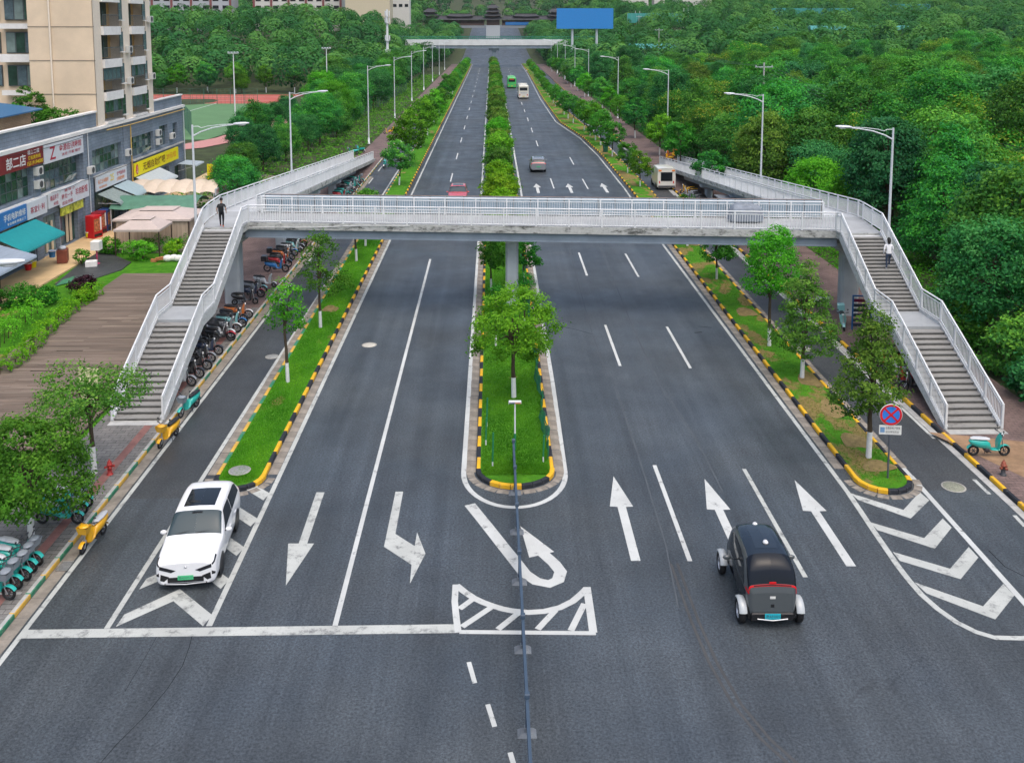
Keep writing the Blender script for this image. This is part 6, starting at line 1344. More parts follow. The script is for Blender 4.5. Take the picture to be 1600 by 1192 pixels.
GOLDP = mat('gas_pipe', (0.55,0.36,0.10), .5, var=.1); MB().tube([(-33.7,88.6,.2),(-33.7,88.6,8.4)], .06, 6).tube([(-33.62,83,8.55),(-33.62,88.6,8.45),(-33.62,104,8.5)], .05, 6).build('gas_pipe', GOLDP, sb)
for y in (79.1, 103.8): MB().tube([(-33.68,y,.2),(-33.68,y,8.7)], .055, 6).build('rain_pipe', GALV, sb)
# tower
tw = empty('apartment_tower', (0,0,0)); tag(tw, 'cream apartment tower with white balcony bays rising behind the shops', 'building')
flo = [8.9+2.88*k for k in range(11)]
MB().box(-39.5,-34.02,82.0,82.05,8.95,40).build('plain_wall', CREAM, tw)
for z in flo[1:]: MB().box(-39.5,-33.9,81.96,82.0,z-.04,z+.02).build('joint', mat('joint_grey', (0.26,0.22,0.17), .8, var=.1) if z < 12 else bpy.data.materials['joint_grey'], tw)
bays = [(83.6,88.4), (90.1,94.3)]
ops = [(a, b, z-.0 if z > 9 else z+.1, z+2.75) for z in flo for a, b in bays]
facadeX(tw, -33.98, 82.05, 95.7, 8.96, 40, [(a,b,c,d) for a,b,c,d in ops], 1.15, PILW)
MB().box(-54,-34,95.66,95.7,8.96,40).build('end_wall', CREAM, tw)
for a, b in bays: MB().box(-35.2,-35.14,a-.1,b+.1,8.96,40).build('bay_back_wall', TAN, tw)
for k, z in enumerate(flo[:9]):
    for bi, (a, b) in enumerate(bays):
        sp_ = MB().box(-35.13,-33.75,a+.02,b-.9,z-.75 if k else z+.1,z+.0 if k else z+.3).build('balcony', WREN, tw)
        rl = MB().box(-33.84,-33.80,a+.05,b-.92,z+.98,z+1.04); [rl.box(-33.83,-33.81,a+.08+q*.16,a+.10+q*.16,z,z+1) for q in range(int((b-a-1)/.16))]; rl.build('balustrade', FRAME, sp_)
        windowX(tw, -35.0 if k in (2,3) else -33.95, a+.1, b-1.0, z+(1.06 if k not in (2,3) else .1), z+2.5, 4, 1, [2,0,2], k*3+bi); windowX(tw, -33.94, b-.85, b-.05, z+.6, z+2.4, 1, 2, [2,0], k, 'side_window')
        MB().box(-33.97,-33.7,b-.9,b-.02,z+.5,z+.58).build('ledge', WREN, tw)
MB().tube([(-37.6,81.9,9.2),(-37.6,81.9,40)], .08, 6).build('drain_pipe', PILW, tw)
# recessed garden front, left of the plain wall
def wallY(parent, Y, x0, x1, z0, z1, m, name): return MB().box(x0,x1,Y,Y+.05,z0,z1).build(name, m, parent)
wallY(tw, 84.2, -60, -39.45, 8.96, 40, CREAM, 'recessed_wall')
for k, z in enumerate(flo[1:9]):
    for x0, x1 in ((-42.4,-39.9), (-44.4,-42.9), (-47.5,-44.9)):
        f = MB().box(x0,x1,84.02,84.19,z+.55,z+2.4).build('window', FRAME, tw); n = 3
        for q in range(n): MB().box(x0+.06+(x1-x0)*q/n, x0+(x1-x0)*(q+1)/n-.04, 83.98, 84.01, z+.62, z+2.33).build('pane', GL[(q*2+k+int(x0))%3], f)
    wallY(tw, 83.2, -42.6, -39.6, z-.2, z+.25 if k != 1 else z+.5, WREN, 'balcony'); MB().box(-42.6,-39.6,83.25,84.2,z-.15,z-.05).build('balcony_floor', CONC, tw)
    wallY(tw, 83.9, -39.85, -39.5, z, z+2.8, TAN, 'tan_reveal')
# rooftop hut, plants
hut = empty('rooftop_hut', (-38.5, 71.5, 8.95)); tag(hut, 'brick rooftop hut with a blue sheet roof behind the parapet', 'hut')
MB().box(-3.5,2.2,-6,3.6,0,1.9).build('wall', brickwall('hut_brick', (0.45,0.27,0.14), (0.5,0.32,0.18), (0.3,0.22,0.14), .3, .12), hut)
MB().add([(-4,-6.5,2.9),(2.9,-6.5,1.95),(2.9,4.1,2.05),(-4,4.1,3.0),(-4,-6.5,3.0),(2.9,-6.5,2.05),(2.9,4.1,2.15),(-4,4.1,3.1)], [(0,3,2,1),(4,5,6,7),(0,1,5,4),(1,2,6,5),(2,3,7,6),(3,0,4,7)]).build('roof', mat('blue_sheet', (0.03,0.13,0.27), .4, var=.08, stretch=(1,8,1)), hut)
bush('climbing_plant', -38.8, 81.0, 3.2, 1.6, 3.6, 3000, .2, 'wood', 'dark climbing plant hanging on the plain tower wall', 'plant', z=8.95, seed=5); bush('roof_shrub', -36.3, 79.3, 3.4, 2.2, 2.0, 2600, .18, 'street', 'leafy green shrub spilling over the parapet below the tower', 'shrub', z=8.95, seed=6); bush('roof_vine', -41.2, 80, 5.0, 1.5, 2.4, 2200, .2, 'wood', 'mass of vines on the roof terrace beside the blue hut', 'plant', z=8.95, seed=7); bush('roof_shrub', -37, 99.5, 3.5, 2.5, 2.2, 2000, .2, 'dark', 'dark shrub on the roof at the far end of the shop row', 'shrub', z=8.95, seed=8)
# signs ------------------------------------------------------------
TXR = (PI/2, 0, PI/2)
def sign(a, b, c, d, m, label, texts, X=-33.62, thick=.12):
    o = empty('shop_sign', (X, (a+b)/2, (c+d)/2)); tag(o, label, 'shop sign'); h, k = (b-a)/2, (d-c)/2
    bd = MB().box(-thick,0,-h,h,-k,k).build('board', m, o)
    for body, yc, zc, w_, h_, tm in texts: text_on(body, w_, h_, tm, bd, (.012, yc-(a+b)/2, zc-(c+d)/2), TXR, .012)
    return o
SW = mat('sign_pale', (0.62,0.65,0.68), .5, var=.04); SR = mat('sign_maroon', (0.20,0.015,0.02), .45, var=.1); SB2 = mat('sign_azure', (0.02,0.17,0.45), .45, var=.05); SY = mat('sign_yellow', (0.85,0.72,0.01), .45, var=.03)
TW, TY_, TR_, TD = mat('text_white', (.78,.78,.76), .5, var=0), mat('text_yellow', (.85,.62,.02), .5, var=0), mat('text_crimson', (.42,.03,.06), .5, var=0), mat('text_brown', (.16,.03,.01), .5, var=0); TO = mat('text_orange', (.75,.22,.04), .5, var=0)
sign(57.5, 71.1, 7.42, 8.70, SR, 'maroon shop sign with big white characters under the parapet', [('部二店', 67.0, 8.05, 2.8, .85, TW), ('楼上二楼', 69.6, 8.47, 1.8, .32, TW), ('订包房热线', 69.7, 8.07, 1.9, .3, TY_), ('15519194000', 69.8, 7.66, 2.4, .3, TY_)])
s2 = sign(71.25, 78.1, 7.25, 8.66, SW, 'white upper shop sign with a crimson swirl and characters', [('Z', 72.6, 7.95, 1.0, 1.0, TR_), ('金源佐健康馆', 75.7, 8.15, 4.0, .55, TR_), ('沐足·汗蒸·理疗', 75.8, 7.62, 3.4, .25, TR_)])
sign(57.5, 68.15, 3.66, 4.86, SB2, 'azure shop sign with white characters above the teal awning', [('手机电脑维修', 66.4, 4.38, 3.1, .5, TW), ('专业维修 快速上门', 66.6, 3.9, 2.6, .2, TW)])
sign(68.2, 71.25, 3.62, 4.86, SW, 'small white shop sign with four red characters beside the azure sign', [('茶宜便利', 69.75, 4.22, 2.2, .48, TR_)])
sign(71.6, 73.5, 3.78, 4.92, SW, 'narrow white sign with crimson characters, half behind the larger board', [('精品早餐', 72.6, 4.5, 1.4, .4, TR_), ('米线', 72.8, 4.02, .8, .3, TR_)], -33.66)
sign(73.55, 78.75, 3.5, 4.92, SW, 'white shop sign crowded with crimson characters above the yellow menu panels', [('精·味·小', 75.2, 4.72, 1.9, .22, TR_), ('南北一手', 74.7, 4.3, 2.0, .4, TR_), ('羊肉粉馆', 77.3, 4.28, 2.3, .62, TR_), ('欢迎光临', 74.7, 3.78, 1.9, .3, TR_)])
sign(80.25, 87.0, 3.57, 4.75, SW, 'pale shop sign with a yellow number and orange print above two awnings', [('有江五金建材', 81.7, 4.3, 2.2, .4, TO), ('25', 83.6, 4.3, .8, .6, TY_), ('空气能热水', 85.7, 4.42, 2.0, .36, TR_), ('太阳能维修', 85.5, 3.95, 1.8, .34, TO), ('电话热线', 81.6, 3.82, 1.6, .2, TO)])
ys_ = sign(89.0, 101.45, 3.42, 4.70, SY, 'long bright yellow barbecue sign with dark characters and a price', [('无烟自助烤吧', 94.2, 4.08, 6.2, .78, TD), ('29元/位', 99.2, 4.12, 3.0, .62, TO)])
MB().ell((.006,-5.65,.0), (.012,.32,.5), 16, 8).build('red_badge', RED, ys_); text_on('火爆', .7, .36, TW, ys_, (.022,-5.65,0), (PI/2,PI/2,PI/2))
for y, lb in ((74.9,'yellow green menu panel above the shop door, nearer the camera'), (76.9,'yellow green menu panel above the shop door, nearer the vending machine')): tag(MB().box(-33.9,-33.75,y-.95,y+.95,2.75,3.4).build('menu_panel', mat('menu_print', (0.50,0.52,0.06), .5, var=.6, scale=2.5) if y < 75 else bpy.data.materials['menu_print']), lb, 'panel')
o = empty('price_sign', (-29.4, 99.5, 0)); tag(o, 'upright yellow board with the number 29 above the ribbed canopy', 'sign'); MB().box(-.05,.05,-.0,.06,0,1.6).build('post', GALV, o); pb = MB().box(-.62,.62,-.06,0,1.5,3.1).build('board', SY, o); text_on('29', .95, .62, TO, pb, (0,-.065,2.12), (PI/2,0,0), .03); text_on('烧烤', .9, .36, TO, pb, (0,-.065,2.72), (PI/2,0,0))
# awnings and canopies
def awning(a, b, z0, z1, out, m, label, ribs=4, X=-33.6):
    o = empty('awning', (X, (a+b)/2, z1)); tag(o, label, 'awning'); n = 10; rows = []
    for i in range(n+1):
        t = i/n; y = (b-a)*(t-.5); sag = .04*math.sin(t*ribs*PI)**2
        rows.append([(out*q, y, (z0-z1)*q-sag*math.sin(PI*q)) for q in (0,.33,.66,1)]+[(out+.01, y, (z0-z1)-.18)])
    MB().grid(rows).build('cloth', m, o); mb = MB()
    for y in (-(b-a)/2+.1, (b-a)/2-.1): mb.tube([(0,y,-.8),(out-.05,y,z0-z1-.05)], .025, 5)
    mb.tube([(out-.02,-(b-a)/2,z0-z1-.02),(out-.02,(b-a)/2,z0-z1-.02)], .025, 5).build('arm', GALV, o)
awning(63.2, 69.3, 2.5, 3.5, 2.1, mat('awning_teal', (0.01,0.27,0.28), .6, var=.06), 'teal cloth awning below the azure shop sign')
awning(56.5, 63.0, 2.35, 3.2, 3.0, mat('awning_grey_blue', (0.30,0.36,0.43), .5, var=.12, stretch=(4,.3,1)), 'grey blue sheet awning at the frame edge, nearest the camera')
awning(80.3, 83.6, 2.55, 3.35, 1.9, mat('awning_sage', (0.24,0.29,0.27), .6, var=.25, scale=4), 'mottled sage awning over the shop with the yellow ladder'); awning(83.8, 87.2, 2.6, 3.45, 2.0, mat('awning_pale_blue', (0.34,0.44,0.46), .6, var=.08), 'pale blue awning next to the mottled sage one'); awning(89.1, 95.6, 2.5, 3.35, 1.8, mat('awning_silver', (0.50,0.55,0.55), .5, var=.08), 'silver awning below the yellow barbecue sign', 8)
awning(101.0, 104.0, 2.75, 2.9, 1.9, mat('awning_slab', (0.40,0.46,0.48), .5, var=.05), 'flat grey door canopy at the far end of the shop row', 1)
def canopy_frame(o, x0, x1, y0, y1, h):
    for x in np.linspace(x0, x1, 3):
        for y in (y0, y1): MB().cone((x,y,-.05),(x,y,h),.04,.04,6).build('post', GALV, o)
o = empty('ribbed_canopy', (-29.6, 88.5, .12)); tag(o, 'cream ribbed fabric canopy reaching out from the barbecue shop', 'canopy'); CRM = mat('canvas_cream', (0.62,0.52,0.41), .7, var=.06); n = 6
for k in range(n):
    rows = []
    for i in range(9):
        t = i/8; x = -4.0+8.2*(k+t)/n; zc = 2.25+.16*math.sin(PI*t)
        rows.append([(x, -2.4+4.8*q, zc+.75*math.sin(PI*q)) for q in np.linspace(0,1,11)])
    MB().grid(rows).build('canvas_rib', CRM, o)
bn = MB().box(4.2,4.26,-2.3,2.3,2.0,2.62).build('banner', SW, o); text_on('无烟自助烤吧29元/位', 4.0, .36, RED, bn, (4.275,0,2.32), TXR); canopy_frame(o, -3.9, 4.1, -2.3, 2.3, 2.3)
o = empty('green_canopy', (-28.9, 82.4, .12)); tag(o, 'low arched dark green canopy between the ribbed one and the pavilion', 'canopy'); rows = []
for x in np.linspace(-3.7, 3.5, 13): rows.append([(x, -2.3+4.6*q, 1.95+.75*math.sin(PI*q)**.8+.04*math.sin(x*3)) for q in np.linspace(0,1,11)])
MB().grid(rows).build('sheet', mat('canvas_green', (0.09,0.22,0.15), .7, var=.15, scale=2, var2=.15), o); canopy_frame(o, -3.6, 3.4, -2.2, 2.2, 2.0)
def gazebo(x0, x1, y0, y1, ze, zr, label, wall=True, legs=True):
    cx, cy = (x0+x1)/2, (y0+y1)/2; o = empty('pavilion', (cx, cy, .1)); tag(o, label, 'pavilion'); hx, hy = (x1-x0)/2, (y1-y0)/2
    CV = bpy.data.materials.get('canvas_taupe') or mat('canvas_taupe', (0.52,0.44,0.40), .75, var=.05, var2=.1); mb = MB(); k = .42
    def rg(s, z): return [(-hx*s,-hy*s,z),(hx*s,-hy*s,z),(hx*s,hy*s,z),(-hx*s,hy*s,z)]
    a, b, c, d = rg(1.0, ze-.16), rg(1.0, ze), rg(k, ze+(zr-ze)*.72), rg(k*1.08, ze+(zr-ze)*.80); e_ = rg(.12, zr)
    for p, q in ((a,b),(b,c),(d,e_)): mb.add(p+q, [(i,(i+1)%4,4+(i+1)%4,4+i) for i in range(4)])
    mb.add(e_, [(0,1,2,3)]); mb.build('roof', CV, o)
    for sx in (-1,1):
        for sy in (-1,1): MB().cone((sx*hx*.95,sy*hy*.95,-.05),(sx*hx*.95,sy*hy*.95,ze),.05,.05,6).build('leg', mat('leg_brown', (0.05,0.03,0.025), .6, var=.1) if 'leg_brown' not in bpy.data.materials else bpy.data.materials['leg_brown'], o)
    if wall:
        CW = bpy.data.materials.get('canvas_tan') or mat('canvas_tan', (0.44,0.34,0.26), .8, var=.2, scale=1.5, stretch=(5,5,.2)); rows = []
        pts = [(-hx*.93,hy*.93),(-hx*.93,-hy*.93),(hx*.93,-hy*.93),(hx*.93,hy*.93)]
        for (p, q) in zip(pts[:-1], pts[1:]):
            L_ = math.dist(p, q); n = int(L_/.12)
            nx, ny = (q[1]-p[1])/L_, -(q[0]-p[0])/L_
            rows += [[(p[0]+(q[0]-p[0])*i/n+nx*.03*math.sin(i*1.9), p[1]+(q[1]-p[1])*i/n+ny*.03*math.sin(i*1.9), z) for z in (.02, ze-.05)] for i in range(n)]
        MB().grid(rows).build('curtain', CW, o)
    return o
gazebo(-30.4, -24.2, 75.2, 79.4, 2.1, 2.75, 'large taupe garden pavilion with closed tan curtains'); gazebo(-28.9, -25.4, 71.6, 74.6, 2.05, 2.85, 'small open taupe pavilion in front of the large curtained one', False)
gazebo(-34.0+.6, -30.9, 55.2, 58.9, 2.2, 2.9, 'pale canvas pavilion cut by the frame edge beside the planting bed')
# vending machines and clutter on the plaza
def vending(x, y, m, label, rz=.0):
    o = empty('vending_machine', (x, y, .165), rz); tag(o, label, 'vending machine')
    MB().bbox(-.4,.4,-.5,.5,0,1.88,.04).build('cabinet', m, o); MB().box(.402,.41,-.42,.2,.55,1.6).build('display', mat('drinks_print', (0.45,0.16,0.07), .4, var=.8, scale=5) if 'drinks_print' not in bpy.data.materials else bpy.data.materials['drinks_print'], o); MB().box(.402,.412,.25,.42,.6,1.7).build('panel', WREN, o); MB().box(.402,.409,-.42,.42,.12,.35).build('hatch', TRIM, o); MB().box(-.36,.36,-.508,-.502,.2,1.75).build('side_panel', m, o)
vending(-33.0, 77.9, mat('vend_red', (0.52,0.015,0.02), .35, var=.06), 'glossy red vending machine at the pilaster, nearest of three', -.35); vending(-33.2, 79.4, mat('vend_maroon', (0.25,0.02,0.03), .4, var=.1), 'maroon vending machine between the red and the blue one', -.1); vending(-33.2, 80.7, mat('vend_blue', (0.03,0.07,0.22), .4, var=.2), 'dark blue vending machine by the mottled sage awning')
o = empty('cabinet', (-31.9, 69.6, .16), .3); tag(o, 'red brown wooden cabinet with a white sack on the plaza', 'cabinet'); CBM = mat('cabinet_wood', (0.22,0.06,0.035), .6, var=.2); MB().bbox(-.35,.35,-.5,.5,.05,1.0,.02).build('carcass', CBM, o)
for y in (-.25,.25): MB().box(.352,.366,y-.23,y+.23,.12,.92).build('door', CBM, o)
MB().ell((0,0,1.1), (.28,.34,.16), 10, 6).build('sack', SW, o)
x, y = G(152, 412, .12); o = empty('boxed_stand', (x, y, .12)); tag(o, 'white box on a pink pedestal at the edge of the asphalt patch', 'stand'); MB().bbox(-.32,.32,-.3,.3,1.05,1.75,.06).build('box', WREN, o); MB().lathe([(.2,0),(.2,.04),(.05,.08),(.05,.5),(.1,.55),(.05,.6),(.05,1.0),(.2,1.05)], 12).build('pedestal', mat('pink', (0.55,0.06,0.16), .5, var=.1), o)
x, y = G(143, 416, .12); o = tag(MB().bbox(-.4,.4,-.25,.25,0,.42,.05).build('foam_box', WREN, None, (x,y,.125), (0,0,.3)), 'white foam box lying beside the potted plants', 'box')
bush('potted_plants', *G(128, 415), 1.6, 1.2, 1.1, 900, .13, 'street', 'cluster of green potted plants at the edge of the plaza', 'plant', z=.12, seed=21)
for k, (u, v, m, lb) in enumerate(((72,402,SB2,'blue tub outside the curtained shop'), (103,372,SY,'yellow bucket with white lid outside the menu shop'), (170,338,SY,'yellow ladder board leaning outside the sage awning shop'), (27,422,RED,'small red stool under the grey blue awning'), (37,418,SY,'yellow crate under the grey blue awning'))):
    x, y = G(u, v, .16); x = max(x, -33.4); o = empty(lb.split(' ')[1] if k != 2 else 'ladder_board', (x, y, .165)); tag(o, lb, lb.split(' ')[1] if k not in (2,3) else ('board' if k == 2 else 'stool'))
    if k == 2: MB().obox((0,0,.95), (.08,.5,1.9), 0, 0, 0, -.12).build('board', m, o); [MB().box(.06,.1,-.22,.22,.3+.35*q,.36+.35*q).build('rung', WREN, o) for q in range(4)]
    else: MB().lathe([(.2,0),(.26,.45),(.28,.47),(.24,.47),(.2,.1),(0,.1)], 12).build('body', m, o); MB().lathe([(.27,.47),(.29,.5),(.27,.53)], 12).build('rim', WREN, o)
x, y = G(256, 408, .1); o = empty('rubbish_pile', (x, y, .06)); tag(o, 'pile of white sacks and orange bricks in the long grass', 'rubbish')
for k in range(4): MB().obox((-.7+.3*k, -.1+.15*(k%2), .12+.08*(k%3)), (.4,.25,.2), k*.7).build('brick_lump', mat('rubble_orange', (0.42,0.17,0.07), .9, var=.2) if k == 0 else bpy.data.materials['rubble_orange'], o)
for k in range(3): MB().ell((.3+.4*k,.15*(k%2),.25), (.38,.3,.26), 10, 6).build('sack', WREN, o)
x, y = G(143, 652, .1); o = empty('advert_board', (-18.5, 42.3, .1), -.2); tag(o, 'white and yellow advertising board behind the open pavement tree', 'board'); MB().box(-.5,.5,-.02,.02,.35,2.0).build('panel', mat('advert_print', (0.62,0.58,0.34), .5, var=.7, scale=3), o); [MB().cone((s*.45,.03,-.05),(s*.45,.03,1.9),.03,.03,6).build('post', GALV, o) for s in (-1,1)]
# planting beds
hedge('hedge', [G(0,590), G(40,560), G(75,520), G(110,490), G(150,462)], .9, .7, 'hedge', 'bright yellow green hedge along the boardwalk edge', 300)
hedge('hedge', [G(0,545), G(30,512), G(62,490)], 1.3, 1.1, 'bright', 'taller green hedge at the frame edge behind the yellow green one', 260, seed=5)
for k, (u, v, W_, H_, lf, lb) in enumerate(((66,478,2.3,1.3,'street','round green bush between the two hedges'), (26,480,2.4,1.4,'street','round green bush beside the pale pavilion'), (130,458,1.7,1.2,'purple','dark purple leaved bush beside the boardwalk'), (134,472,1.6,.9,'hedge','small yellow green bush below the purple one'), (170,398,2.0,1.4,'bright','clipped green bush by the small pavilion leg'), (221,408,2.7,1.5,'bright','large clipped green bush at the end of the asphalt patch'), (274,402,1.6,1.3,'hedge','yellow green bush against the staircase railing'), (262,378,2.4,1.0,'bright','green bush in front of the curtained pavilion'))):
    x, y = G(u, v); bush('bush', x, y, W_, W_*.85, H_, 2200, .14, lf, lb, seed=30+k)
hedge('hedge', [G(232,398), G(290,384)], .8, .75, 'street', 'low hedge in front of the curtained pavilion, nearer row', 260, seed=9); hedge('hedge', [G(225,388), G(290,374)], .8, .8, 'street', 'low hedge in front of the curtained pavilion, farther row', 260, seed=10)

# air conditioners and cables fixed to the walls
ACM = mat('aircon_white', (0.6,0.6,0.57), .5, var=.08); acb = MB().bbox(-.18,.18,-.42,.42,0,.62,.02).mesh('air_conditioner', ACM); acf = MB().lathe([(0,.185),(.24,.185),(.26,.19),(.26,.2)], 16, (0,0,.31), 0, 'x').mesh('fan_grille', DGREY)
for x, y, z, par in ((-33.72,70.4,5.6,sb), (-33.72,70.4,6.6,sb), (-33.55,79.2,5.3,sb), (-33.78,88.0,5.6,sb), (-33.78,96.2,5.6,sb), (-33.78,100.3,5.7,sb), (-33.78,96.2,6.5,sb), (-33.75,89.25,12.2,tw), (-33.75,89.25,15.1,tw), (-33.75,95.0,12.3,tw), (-33.75,95.0,17.9,tw)):
    e_ = inst('air_conditioner', acb, par, (x, y, z)); inst('fan_grille', acf, e_)
for k, (a, b) in enumerate((((-33.6,66,8.62),(-33.6,104,8.4)), ((-33.6,72,4.98),(-33.6,88,4.95)))):
    MB().tube([(a[0], a[1]+(b[1]-a[1])*t, a[2]+(b[2]-a[2])*t-.12*abs(math.sin(t*9))) for t in np.linspace(0,1,30)], .018, 4).build('cable', DGREY, sb)
# ================================================================== BACKGROUND
# far footbridge (white, green fence)
o = empty('far_bridge', (0, 400, 0)); tag(o, 'white road bridge with green railings crossing the avenue in the distance', 'bridge')
MB().box(-36,32,-3,3,8.9,11.2).build('deck', mat('far_white', (0.62,0.64,0.64), .6, var=.1, scale=.3), o); MB().box(-35,31,-2.6,2.6,7.6,8.89).build('girder', GIRD, o)
for x in (-33.5, 1.0, 29.5): MB().prism([(x-.9,-1),(x+.9,-1),(x+.9,1),(x-.9,1)], 0, 7.6).build('pier', GIRD, o); MB().box(x-2.2,x+2.2,-1.6,1.6,6.6,7.6).build('pier_cap', GIRD, o)
FG = mat('fence_green', (0.03,0.24,0.16), .6, var=.15)
for yy in (-2.9, 2.9):
    b = MB().box(-48,46,yy-.04,yy+.04,12.5,12.6).box(-48,46,yy-.04,yy+.04,11.7,11.78); [b.box(-48+k*.8,-47.94+k*.8,yy-.04,yy+.04,11.1,12.6) for k in range(118)]; tag(b.build('fence', FG, o), kind='stuff')
# covered bridge with tiered roofs
o = empty('covered_bridge', (1, 620, 0)); tag(o, 'dark timber covered bridge with tiered pagoda roofs spanning the end of the avenue', 'covered bridge')
ROOF = mat('tile_dark', (0.045,0.045,0.05), .7, var=.2, scale=.6); TIM = mat('timber_dark', (0.09,0.055,0.045), .8, var=.2); ZB = 15.2
MB().box(-46,46,-3.5,3.5,ZB,ZB+1.6).build('deck', mat('bridge_grey', (0.25,0.27,0.29), .7, var=.1), o)
MB().box(-4.5,4.5,-4,4,float(rise(620))-1,ZB+1.7).build('pier', mat('pier_grey', (0.42,0.45,0.47), .7, var=.1), o)
for x in (-44, 44): MB().box(x-3,x+3,-4,4,float(rise(620))-1,ZB).build('pier', mat('pier_grey2', (0.4,0.42,0.44), .7, var=.1), o)
def roof_tier(name, x0, x1, hy, z, h, over):
    cx = (x0+x1)/2; mb = MB(); a, b = x0-over, x1+over; up = .5
    pts = [(a,-hy-over,z+up),(cx,-hy-over,z),(b,-hy-over,z+up),(b,hy+over,z+up),(cx,hy+over,z),(a,hy+over,z+up),(x0+over,0,z+h),(x1-over,0,z+h)]
    mb.add(pts, [(0,1,6),(1,7,6),(1,2,7),(2,3,7),(3,4,7),(4,6,7),(4,5,6),(5,0,6),(5,4,3,2,1,0)]); mb.box(x0+over,x1-over,-.25,.25,z+h-.1,z+h+.4); return mb.build(name, ROOF, o)
for a, b in ((-37,-6), (6,37)):
    roof_tier('long_roof', a, b, 3.6, ZB+5.0, 2.6, 1.2); roof_tier('long_roof', a+8, b-8, 2.6, ZB+7.2, 1.7, 1.0)
    for k in range(12): x = a+(b-a)*k/11; MB().box(x-.25,x+.25,-3.4,-2.9,ZB+1.6,ZB+5.2).build('column', TIM, o)
    MB().box(a,b,-3.3,-3.15,ZB+1.7,ZB+3.0).build('balustrade', TIM, o); MB().box(a,b,3.0,3.2,ZB+1.6,ZB+5).build('back_screen', TIM, o)
for cx, hw, n in ((0,6,4), (-40.5,5,3), (40.5,5,3)):
    for k in range(n):
        s = 1-.17*k; roof_tier('tower_roof', cx-hw*s, cx+hw*s, 4.2*s, ZB+5.0+2.5*k, 2.4, 1.3); MB().box(cx-hw*s*.7,cx+hw*s*.7,-3*s,3*s,ZB+(1.6 if k == 0 else 4.4+2.5*k),ZB+5.6+2.5*k).build('tower_storey', TIM, o)
MB().box(cx-.2,cx+.2,-.2,.2,ZB+12,ZB+15).build('finial', ROOF, o)
tag(MB().box(8,27,-.1,.1,0,2.0).build('blue_banner', SB2, None, (1,616.3,ZB+1.8)), 'long blue banner hung on the covered bridge balustrade', 'banner')
# blue billboard
o = empty('billboard', (30.4, 310, 0)); tag(o, 'large blank blue billboard above the trees left of the hill', 'billboard')
MB().box(-9.2,9.2,-.4,.4,16.2,22.8).build('panel', mat('billboard_blue', (0.025,0.22,0.58), .5, var=.04), o); MB().box(-9.2,9.2,.41,.8,16.2,16.6).build('catwalk', GALV, o)
for x in (-4, 4): MB().cone((x,.9,-.5),(x,.9,16.3),.5,.4,10).build('post', GALV, o)
# telephone mast
o = empty('phone_mast', (-27.3, 250, 0)); tag(o, 'tall white mobile phone mast among the trees before the far bridge', 'mast'); MB().cone((0,0,-.2),(0,0,21.5),.42,.26,10).build('pole', WPAINT, o)
for z, k in ((20.5,3), (18.8,3), (14.2,3), (10.5,3)):
    for a in range(k): t = a*2*PI/k+.4; MB().obox((.6*math.cos(t),.6*math.sin(t),z), (.22,.35,1.3), t).build('antenna', WPAINT, o)
    MB().lathe([(.3,-.1),(.7,-.1),(.7,0),(.3,0)], 10, (0,0,z-.8)).build('platform', GALV, o)
# sports ground
FLD = mat('pitch_green', (0.10,0.21,0.09), .9, var=.12, scale=.2); TRK = mat('track_red', (0.42,0.10,0.075), .85, var=.1, scale=.3); PNK = mat('track_pink', (0.5,0.24,0.22), .85, var=.1)
sg = tag(MB().poly([(-130,146),(-44,146),(-42,168),(-44,215),(-130,215)], .02).build('sports_ground', FLD), kind='structure')
MB().poly([(-130,214.5),(-50,213),(-47,240),(-130,242)], .026).build('red_court', TRK, sg); MB().ribbon([(-64,128),(-52,131),(-44,138),(-40.5,148),(-39.5,165),(-40,185)], 5.5, .032).build('running_track', PNK, sg)
for y in (222, 232): MB().ribbon([(-128,y),(-52,y)], .3, .036).build('court_line', WHITE, sg)
for x in (-62, -92): MB().ribbon([(x,146.5),(x,214)], .25, .03).build('pitch_line', WHITE, sg)
def mesh_fence(pts, h, label, step=3.0):
    c = Vector((*pts[0], tz(*pts[0]))); o = empty('mesh_fence', c); tag(o, label, 'fence'); wires = MB()
    for a, b in zip(pts[:-1], pts[1:]):
        L_ = math.dist(a, b); n = max(1, int(L_/step))
        for k in range(n+1): x, y = a[0]+(b[0]-a[0])*k/n, a[1]+(b[1]-a[1])*k/n; MB().cone((x-c.x,y-c.y,tz(x,y)-c.z-.1),(x-c.x,y-c.y,tz(x,y)-c.z+h),.06,.06,5).build('post', FG2, o)
        for q in range(int(h/.5)+1): wires.tube([(a[0]-c.x,a[1]-c.y,tz(*a)-c.z+q*.5),(b[0]-c.x,b[1]-c.y,tz(*b)-c.z+q*.5)], .02, 3)
        m_ = int(L_/.9)
        for k in range(m_): x, y = a[0]+(b[0]-a[0])*k/m_, a[1]+(b[1]-a[1])*k/m_; wires.box(x-c.x-.015,x-c.x+.015,y-c.y-.015,y-c.y+.015,tz(x,y)-c.z,tz(x,y)-c.z+h)
    tag(wires.build('wires', FG2, o), kind='stuff')
FG2 = mat('fence_dull_green', (0.06,0.15,0.11), .7, var=.1)
mesh_fence([(-58,176),(-47.5,150)], 4.0, 'wire fence between the pitch and the running track'); mesh_fence([(-75,176),(-58,176)], 4.0, 'tall wire fence across the sports pitch'); mesh_fence([(-100,212.6),(-52,211)], 3.5, 'wire fence in front of the red court'); mesh_fence([(-25.5,150),(-24.5,200),(-22.5,250)], 3.2, 'grey wire fence between the wood and the pavement')
